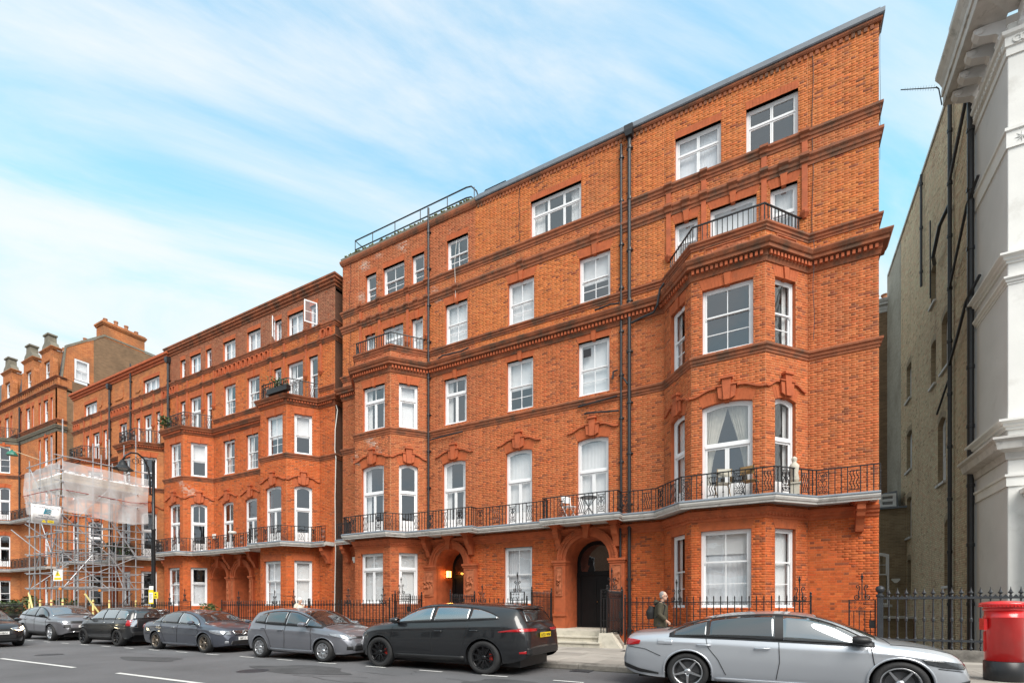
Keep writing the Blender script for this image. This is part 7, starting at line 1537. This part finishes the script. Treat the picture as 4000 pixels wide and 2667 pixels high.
JAZZ = dict(wb=2.53, R=.312, W=.847, gap=.045, paint='paint_grey', crease=.12,
 top=[(-1.98, .62), (-1.96, .98), (-1.88, 1.16), (-1.68, 1.40), (-1.5, 1.46), (-.9, 1.52), (-.3, 1.515), (.1, 1.465), (.5, 1.33), (1.0, 1.11), (1.3, .995), (1.6, .93), (1.85, .82), (1.98, .70), (2.05, .55)],
 belt=[(-1.98, .56), (-1.85, .96), (-1.2, .98), (0, .95), (.9, .92), (1.4, .87), (1.75, .79), (2.05, .48)], sill=[(-1.98, .40), (-1.8, .26), (1.8, .22), (2.05, .26)],
 plan=[(-1.98, .66), (-1.9, .74), (-1.6, .81), (0, .847), (1.2, .83), (1.7, .75), (1.95, .60), (2.05, .46)],
 wlow=[(-1.55, 1.09), (-.9, 1.04), (0, 1.01), (1.18, .965)], wup=[(-1.55, 1.10), (-1.35, 1.30), (-1.0, 1.39), (-.4, 1.42), (.05, 1.385), (.5, 1.245), (1.18, .975)],
 panes=[(-1.48, -1.10), (-1.04, -.24), (-.16, .58), (.64, 1.10)], glass=['car_window', 'car_window', 'car_window', 'car_window'], waist='trim',
 seams=[[(-.20, .99), (-.18, .6), (-.22, .32)], [(-1.04, 1.0), (-1.0, .8), (-.85, .60), (-.78, .34)], [(.80, .95), (.86, .6), (.82, .32)]], handles=[(-.36, .86, .2), (-1.16 + .05, .90, .2)], mirror=(.62, .98), sillh=.09, sillm='paint_grey',
 side=[('headlamp', [(1.52, .745), (1.75, .69), (1.96, .62)], [(1.45, .80), (1.75, .79), (1.98, .70)], 'lens'), ('tail_lamp', [(-1.95, .84), (-1.8, .84)], [(-1.95, 1.04), (-1.78, 1.0)], 'tail_red')],
 ends=[('headlamp', 'f', [(.36, .66), (.60, .66)], [(.36, .735), (.60, .78)], 'lens', 'both'), ('lower_grille', 'f', [(-.5, .33), (.5, .33)], [(-.46, .47), (.46, .47)], 'trim'), ('grille_bar', 'f', [(-.36, .66), (.36, .66)], [(-.36, .71), (.36, .71)], 'trim'), ('fog_lamp', 'f', [(.50, .35), (.62, .35)], [(.50, .45), (.62, .45)], 'trim', 'both')],
 screens={'windscreen': (.22, 1.16, .56, .68, 'car_window'), 'rear_window': (-1.86, -1.66, .56, .50, 'car_window')}, topseams=[[(1.26, -.66), (1.22, 0), (1.26, .66)]],
 wheel=(8, 'fat', 'alloy', .70), plates=[('f', 0, .555, 'plate_white', 'LJ21 KXO')])
C_CLASS = dict(wb=2.76, R=.32, W=.885, gap=.04, paint='paint_slate', crease=.09,
 top=[(-2.43, .64), (-2.41, .93), (-2.32, 1.04), (-2.0, 1.085), (-1.75, 1.11), (-1.2, 1.32), (-.75, 1.425), (-.25, 1.447), (.15, 1.425), (.5, 1.34), (.9, 1.17), (1.22, 1.03), (1.5, .98), (1.85, .90), (2.08, .80), (2.15, .70), (2.18, .58)],
 belt=[(-2.43, .58), (-2.33, .90), (-1.5, .95), (0, .91), (1.2, .88), (1.6, .84), (2.0, .75), (2.18, .50)], sill=[(-2.43, .36), (-2.2, .25), (-1.7, .21), (1.8, .20), (2.18, .25)],
 plan=[(-2.43, .68), (-2.35, .77), (-2.1, .84), (-1.4, .88), (0, .885), (1.3, .875), (1.75, .83), (2.0, .74), (2.13, .63), (2.18, .56)],
 wlow=[(-1.68, 1.0), (-.9, .98), (0, .955), (1.10, .92)], wup=[(-1.68, 1.01), (-1.4, 1.17), (-1.05, 1.29), (-.6, 1.35), (-.15, 1.36), (.25, 1.32), (.6, 1.21), (1.10, .93)],
 panes=[(-1.6, -1.12), (-1.06, -.12), (-.03, 1.03)], glass=['car_window', 'car_window', 'car_window_pale'], waist='chrome',
 seams=[[(-.07, .93), (-.06, .6), (-.1, .30)], [(-1.10, .95), (-1.06, .78), (-.92, .58), (-.82, .32)], [(1.03, .89), (1.08, .6), (1.05, .30)]], handles=[(-.28, .83, .2), (-1.18, .86, .2)], handle='chrome', mirror=(.86, .94), sillm='paint_slate', sillh=.08,
 side=[('headlamp', [(1.70, .68), (1.95, .60), (2.10, .60)], [(1.62, .75), (1.9, .77), (2.12, .73)], 'lens'), ('tail_lamp', [(-2.38, .74), (-2.2, .76)], [(-2.38, .94), (-2.18, .92)], 'tail_red'), ('door_strip', [(-1.0, .60), (1.0, .58)], [(-1.0, .615), (1.0, .595)], 'paint_slate')],
 ends=[('grille', 'f', [(-.36, .585), (.36, .585)], [(-.42, .745), (.42, .745)], 'trim'), ('grille_slat', 'f', [(-.37, .62), (.37, .62)], [(-.37, .635), (.37, .635)], 'chrome', .014), ('grille_slat', 'f', [(-.385, .665), (.385, .665)], [(-.385, .68), (.385, .68)], 'chrome', .014), ('grille_slat', 'f', [(-.40, .71), (.40, .71)], [(-.40, .725), (.40, .725)], 'chrome', .014), ('headlamp', 'f', [(.46, .60), (.70, .61)], [(.46, .74), (.70, .74)], 'lens', 'both'), ('lower_grille', 'f', [(-.5, .28), (.5, .28)], [(-.45, .40), (.45, .40)], 'trim'), ('fog_lamp', 'f', [(.55, .32), (.64, .32)], [(.55, .39), (.64, .39)], 'lens', 'both')],
 screens={'windscreen': (.38, 1.14, .54, .66, 'car_window'), 'rear_window': (-1.76, -1.0, .57, .50, 'car_window')}, topseams=[[(1.26, -.70), (1.20, 0), (1.26, .70)]],
 wheel=(5, 'v', 'alloy_bronze', .73), plates=[('f', 0, .48, 'plate_white', 'BF11 OPU')], badge=('f', .665, .095))
MINI = dict(wb=2.595, R=.335, W=.895, gap=.05, paint='paint_ink', crease=.12,
 top=[(-2.08, .66), (-2.07, 1.02), (-2.02, 1.18), (-1.9, 1.40), (-1.78, 1.48), (-1.2, 1.545), (-.3, 1.56), (.2, 1.535), (.5, 1.43), (.85, 1.21), (1.02, 1.12), (1.4, 1.07), (1.75, .98), (1.93, .86), (2.0, .72), (2.02, .60)],
 belt=[(-2.08, .60), (-2.0, 1.0), (-1.2, 1.01), (0, 1.0), (.9, .985), (1.4, .95), (1.8, .84), (2.02, .54)], sill=[(-2.08, .42), (-1.9, .30), (1.8, .25), (2.02, .32)],
 plan=[(-2.08, .72), (-2.02, .80), (-1.8, .865), (-1.2, .895), (0, .88), (1.2, .885), (1.6, .80), (1.9, .64), (2.02, .50)],
 wlow=[(-1.88, 1.055), (-1, 1.05), (0, 1.04), (.95, 1.03)], wup=[(-1.88, 1.07), (-1.78, 1.34), (-1.5, 1.42), (-.5, 1.455), (.15, 1.44), (.45, 1.35), (.95, 1.04)],
 panes=[(-1.82, -1.22), (-1.14, -.30), (-.20, .90)], glass=['car_window_pale'] * 3, waist='chrome',
 seams=[[(-.25, 1.03), (-.24, .7), (-.3, .36)], [(-1.16, 1.03), (-1.12, .85), (-.95, .62), (-.85, .40)], [(.92, 1.0), (.98, .7), (.95, .36)]], handles=[(-.42, .93, .18), (-1.06, .94, .18)], handle='chrome', mirror=(.78, 1.05), mirrorm='alloy', lipm='trim', lip=.08, sillh=.12,
 side=[('tail_lamp', [(-2.04, .80), (-1.90, .80)], [(-2.04, 1.03), (-1.90, 1.03)], 'tail_red'), ('headlamp', [(1.65, .78), (1.85, .76)], [(1.6, .92), (1.85, .90)], 'lens')],
 ends=[('rear_window', 'r', [(-.66, 1.08), (.66, 1.08)], [(-.54, 1.40), (.54, 1.40)], 'car_window', .012), ('tail_lamp_rim', 'r', [(.545, .74), (.765, .74)], [(.545, 1.05), (.765, 1.05)], 'chrome', 'both'), ('tailgate_handle', 'r', [(-.2, .92), (.2, .92)], [(-.2, .955), (.2, .955)], 'chrome', .016), ('rear_bumper', 'r', [(-.74, .44), (.74, .44)], [(-.74, .58), (.74, .58)], 'trim', .012)],
 screens={'windscreen': (.42, .98, .58, .68, 'car_window')}, wheel=(8, 'mid', 'alloy_black', .70), plates=[('r', 0, .74, 'plate_yellow', 'PE13 OXN')])
EVOQUE = dict(wb=2.68, R=.37, W=.95, gap=.05, paint='paint_gun', crease=.11,
 top=[(-2.20, .68), (-2.18, 1.05), (-2.1, 1.22), (-1.9, 1.44), (-1.75, 1.50), (-1.0, 1.595), (-.3, 1.645), (.1, 1.64), (.4, 1.565), (.85, 1.31), (1.08, 1.20), (1.5, 1.155), (1.9, 1.07), (2.08, .94), (2.15, .78), (2.17, .65)],
 belt=[(-2.20, .62), (-2.1, 1.08), (-1.2, 1.12), (0, 1.06), (1.0, 1.01), (1.6, .98), (2.0, .88), (2.17, .58)], sill=[(-2.20, .46), (-2.0, .33), (1.9, .28), (2.17, .38)],
 plan=[(-2.20, .72), (-2.12, .84), (-1.8, .92), (-1.2, .95), (0, .94), (1.3, .945), (1.8, .87), (2.05, .74), (2.17, .60)],
 wlow=[(-1.85, 1.21), (-1, 1.16), (0, 1.11), (.98, 1.065)], wup=[(-1.85, 1.225), (-1.65, 1.36), (-1.0, 1.47), (-.2, 1.53), (.1, 1.515), (.4, 1.43), (.98, 1.075)],
 panes=[(-1.78, -1.2), (-1.13, -.22), (-.12, .92)], waist='trim', rooftrim='trim',
 seams=[[(-.17, 1.09), (-.16, .7), (-.2, .38)], [(-1.14, 1.12), (-1.1, .9), (-.95, .65), (-.85, .45)], [(.95, 1.04), (1.0, .7), (.97, .38)]], handles=[(-.36, .95, .2), (-1.06, .98, .2)], mirror=(.80, 1.09), mirrorm='trim', sillh=.14, lipm='trim', lip=.05,
 side=[('headlamp', [(1.82, .885), (2.1, .80)], [(1.72, .94), (2.12, .88)], 'lens'), ('tail_lamp', [(-2.16, .98), (-1.95, .98)], [(-2.16, 1.06), (-1.93, 1.05)], 'tail_red')],
 ends=[('grille', 'f', [(-.5, .80), (.5, .80)], [(-.5, .90), (.5, .90)], 'trim'), ('headlamp', 'f', [(.52, .83), (.74, .83)], [(.52, .89), (.74, .91)], 'lens', 'both'), ('lower_grille', 'f', [(-.6, .45), (.6, .45)], [(-.55, .58), (.55, .58)], 'trim'), ('side_intake', 'f', [(.52, .60), (.72, .60)], [(.52, .74), (.72, .74)], 'trim', 'both'), ('skid_plate', 'f', [(-.45, .40), (.45, .40)], [(-.42, .44), (.42, .44)], 'alloy', .014)],
 screens={'windscreen': (.34, 1.02, .60, .72, 'car_window_pale')}, topseams=[[(1.12, -.74), (1.06, 0), (1.12, .74)]], wheel=(5, 'fat', 'alloy', .72), plates=[('f', 0, .66, 'plate_white', 'LC20 UVZ')])
YN = 8.83
car('silver_saloon', 'silver four-door saloon with star alloy wheels parked beside the red pillar box', .095, YN - .10, 1, E_CLASS)
car('black_suv', 'glossy black sport utility vehicle with black wheels and a yellow rear plate', -6.86, YN - .06, -1, F_PACE)
car('grey_hatchback', 'mid-grey small hatchback with silver eight-spoke wheels behind the black sport utility vehicle', -11.55, YN, 1, JAZZ)
car('slate_saloon', 'dark slate-blue saloon with a slatted chrome grille and bronze wheels', -17.05, YN + .10, 1, C_CLASS)
car('black_crossover', 'small black crossover with round-cornered red tail lamps and black wheels', -22.35, YN + .10, -1, MINI)
car('grey_crossover', 'gunmetal grey crossover with slim headlamps parked in front of the scaffold', -28.35, YN + .25, 1, EVOQUE)
MOV = dict(JAZZ, paint='paint_ink', plates=[('f', 0, .555, 'plate_white', 'LS68 HBN')], side=[('headlamp', JAZZ['side'][0][1], JAZZ['side'][0][2], 'headlight_lit'), JAZZ['side'][1]])
car('dark_hatchback', 'dark hatchback with its headlamps lit driving along the road', -25.95, 5.85, 1, MOV, None)
# ------------------------------------------------------------------ people
mat('skin', (.55, .33, .24), .55, var=.06, vs=12); mat('hair_grey', (.27, .262, .255), .7, var=.2, vs=60, bump=.5, bs=120); mat('parka', (.055, .048, .030), .85, var=.25, vs=9, bump=.4, bs=22)
mat('jeans', (.03, .035, .05), .85, var=.2, vs=12, bump=.3, bs=60); mat('shoe', (.02, .018, .016), .5); mat('black_cloth', (.012, .012, .013), .75, var=.2, vs=14, bump=.4, bs=30); mat('cream_puffer', (.66, .60, .50), .7, var=.08, vs=10, bump=.5, bs=12); mat('white_knit', (.78, .77, .74), .9, var=.06, vs=40, bump=.6, bs=90)
def fused(q, name, m_, parent, voxel=.014, smooth=6):
    """one continuous surface from overlapping tubes"""
    me = q.mesh(name); o = link('tmp', me); r = o.modifiers.new('r', 'REMESH'); r.mode = 'VOXEL'; r.voxel_size = voxel; s = o.modifiers.new('s', 'SMOOTH'); s.iterations = smooth; s.factor = .5
    bpy.context.view_layer.update(); nm = bpy.data.meshes.new_from_object(o.evaluated_get(bpy.context.evaluated_depsgraph_get())); bpy.data.objects.remove(o)
    nm.polygons.foreach_set('use_smooth', [True] * len(nm.polygons)); nm.materials.clear(); nm.materials.append(M[m_]); return link(name, nm, parent)
def ball(q, c, rx, ry, rz, n=12):
    k = len(q.v); q.lathe([(max(.001, math.sin(math.pi * i / 10)), -math.cos(math.pi * i / 10)) for i in range(11)], n); q.xf(Matrix.Translation(c) @ Matrix.Diagonal((rx, ry, rz, 1)), k)
def hand(q, w_, d, side):
    """palm with five fingers, lightly curled; w_ wrist, d direction of the fingers"""
    w_ = Vector(w_); d = Vector(d).normalized(); sd = d.cross(Vector((0, 1, 0))).normalized(); up = sd.cross(d)
    q.tube([w_, w_ + d * .05, w_ + d * .09], [.026, .036, .034], 8)
    for i, (o, ln) in enumerate(((-.028, .065), (-.010, .078), (.010, .074), (.027, .056))):
        a = w_ + d * .085 + sd * o; q.tube([a, a + d * ln * .5, a + d * ln * .85 + up * .02 * side, a + d * ln + up * .04 * side], [.0105, .010, .009, .007], 6)
    a = w_ + d * .03 - sd * .03; q.tube([a, a - sd * .03 + d * .03, a - sd * .035 + d * .06], [.013, .011, .008], 6)
def person(label, X, Y, rot, h, P):
    """facing local +x; stride and arm swing; one body mesh, clothes as children"""
    p = empty('person', label, 'person', (X, Y, .12), rot); k = h / 1.78; p.scale = (k, k, k)
    hipL, hipR = Vector((0, .09, .92)), Vector((0, -.09, .92)); kL, kR = Vector((.20, .09, .52)), Vector((-.02, -.09, .50)); aL, aR = Vector((.26, .09, .09)), Vector((-.32, -.09, .16))
    sL, sR = Vector((.03, .19, 1.43)), Vector((.03, -.19, 1.43)); eL, eR = Vector((-.08, .23, 1.15)), Vector((.02, -.24, 1.14)); wL, wR = Vector((.02, .22, .90)), Vector((.20, -.20, .97)); nk = Vector((.045, 0, 1.50)); hd = Vector((.085, 0, 1.655))
    q = MB()
    q.tube([(0, 0, .90), (.0, 0, 1.05), (.02, 0, 1.25), (.03, 0, 1.42)], [.14, .13, .145, .12], 12); q.tube([sL, sR], .07, 8); q.tube([(.03, 0, 1.40), nk, (.07, 0, 1.58)], [.07, .056, .055], 10)
    for a, b_, c, f in ((hipL, kL, aL, .0), (hipR, kR, aR, .35)):
        q.tube([a, b_, c], [.085, .058, .04], 10); t = Vector((math.cos(f), 0, -math.sin(f))); q.tube([c + Vector((-.05, 0, -.03)), c + t * .1 + Vector((0, 0, -.04)), c + t * .19 + Vector((0, 0, -.05))], [.04, .042, .028], 8)
    for a, b_, c, s in ((sL, eL, wL, 1), (sR, eR, wR, -1)): q.tube([a, b_, c], [.052, .042, .028], 8); hand(q, c, (c - b_), s)
    ball(q, hd + Vector((0, 0, .03)), .098, .078, .118); ball(q, hd + Vector((.03, 0, -.05)), .07, .06, .07); ball(q, hd + Vector((.105, 0, -.005)), .022, .014, .03, 8); ball(q, hd + Vector((.09, 0, .04)), .02, .05, .016, 8)
    for s in (-1, 1): ball(q, hd + Vector((-.005, s * .082, .0)), .022, .012, .034, 8)
    body = fused(q, 'body', 'skin', p, .011, 3)
    for s in (-1, 1): e = MB(); ball(e, hd + Vector((.088, s * .032, .018)), .012, .014, .010, 8); e.build('eye', 'white_paint', body, True); e = MB(); ball(e, hd + Vector((.098, s * .032, .018)), .004, .006, .006, 8); e.build('pupil', 'ink', body)
    mth = MB(); ball(mth, hd + Vector((.092, 0, -.06)), .012, .026, .006, 8); mth.build('mouth', 'caliper', body)
    # trousers and shoes
    q = MB(); q.tube([(0, 0, 1.0), (0, 0, .88)], [.15, .15], 12)
    for a, b_, c in ((hipL, kL, aL), (hipR, kR, aR)): q.tube([a, b_, c + Vector((0, 0, .04))], [.105, .078, .066], 10)
    fused(q, 'trousers', P['legs'], p, .014)
    for c, f in ((aL, 0), (aR, .35)):
        q = MB(); t = Vector((math.cos(f), 0, -math.sin(f))); q.tube([c + Vector((-.07, 0, -.035)), c + t * .08 + Vector((0, 0, -.04)), c + t * .20 + Vector((0, 0, -.055))], [.05, .054, .036], 9); fused(q, 'shoe', 'shoe', p, .012)
    # coat with sleeves
    q = MB(); q.tube([(-.01, 0, P['hem']), (0, 0, 1.0), (.01, 0, 1.2), (.03, 0, 1.38), (.04, 0, 1.47)], [.19, .19, .195, .18, .10], 16)
    for a, b_, c in ((sL, eL, wL), (sR, eR, wR)): q.tube([Vector((.02, 0, 1.36)), a, b_, b_ + (c - b_) * .93], [.1, .088, .074, .058], 10)
    if P.get('hood'): q.tube([(-.10, -.08, 1.47), (-.13, 0, 1.50), (-.10, .08, 1.47)], [.05, .075, .05], 9); q.tube([(.07, -.09, 1.47), (-.04, -.11, 1.49), (-.04, .11, 1.49), (.07, .09, 1.47)], .04, 8)
    coat = fused(q, 'coat', P['coat'], p, .014, 5)
    if P.get('quilt'):
        for z in (1.02, 1.13, 1.24, 1.34): MB().tube([(.01 + .2 * math.cos(t), .2 * math.sin(t), z) for t in np.linspace(0, 2 * math.pi, 25)], .006, 4).build('quilt_seam', 'board', coat)
    if P.get('scarf'): q = MB(); q.tube([(.02 + .075 * math.cos(t), .075 * math.sin(t), 1.49 + .012 * math.sin(2 * t)) for t in np.linspace(0, 2 * math.pi, 17)], .035, 8); fused(q, 'scarf', 'black_cloth', p, .012)
    if P.get('hair'):
        q = MB(); ball(q, hd + Vector((-.030, 0, .056)), .092, .086, .10); ball(q, hd + Vector((-.05, 0, -.01)), .06, .08, .07); fused(q, 'hair', P['hair'], p, .012, 3)
    if P.get('hat'):
        q = MB(); ball(q, hd + Vector((-.01, 0, .065)), .112, .098, .105); q.tube([(-.0 + .105 * math.cos(t), .092 * math.sin(t), hd.z + .045) for t in np.linspace(0, 2 * math.pi, 17)], .02, 6); q.v = [(v[0] + (hd.x if abs(v[2] - hd.z - .045) < .021 and False else 0), v[1], v[2]) for v in q.v]
        fused(q, 'beanie', P['hat'], p, .012, 3)
    if P.get('glasses'):
        q = MB()
        for s in (-1, 1): q.tube([(hd.x + .102, s * .034 + .022 * math.cos(t), hd.z + .018 + .017 * math.sin(t)) for t in np.linspace(0, 2 * math.pi, 13)], .004, 5); q.tube([(hd.x + .1, s * .056, hd.z + .022), (hd.x - .005, s * .086, hd.z + .02)], .004, 5)
        q.tube([(hd.x + .104, -.012, hd.z + .02), (hd.x + .104, .012, hd.z + .02)], .004, 5); q.build('glasses', 'ink', p)
    if P.get('bag'):
        b_ = empty('backpack', 'black backpack worn by the man in the olive parka', 'backpack', (X, Y, .12), rot); b_.scale = (k, k, k); q = MB(); q.tube([(-.26, 0, 1.0), (-.28, 0, 1.2), (-.24, 0, 1.38)], [.12, .135, .08], 12); q.v = [(v[0], v[1] * 1.15, v[2]) for v in q.v]; fused(q, 'bag', 'black_cloth', b_, .014)
        for s in (-1, 1): MB().tube([(-.17, s * .1, 1.42), (.02, s * .13, 1.52), (.16, s * .13, 1.38), (.12, s * .16, 1.15), (-.12, s * .17, 1.05)], .02, 6).build('strap', 'black_cloth', b_)
    return p
person('man with grey hair and glasses walking in an olive parka along the pavement', -2.86, 14.0, 0, 1.70, dict(legs='jeans', coat='parka', hem=.78, hair='hair_grey', glasses=True, bag=True, scarf=True, hood=True))
person('pedestrian in a white knitted hat and cream quilted jacket on the pavement', -18.05, 14.3, 0, 1.68, dict(legs='black_cloth', coat='cream_puffer', hem=.85, hat='white_knit', hood=True, quilt=True))
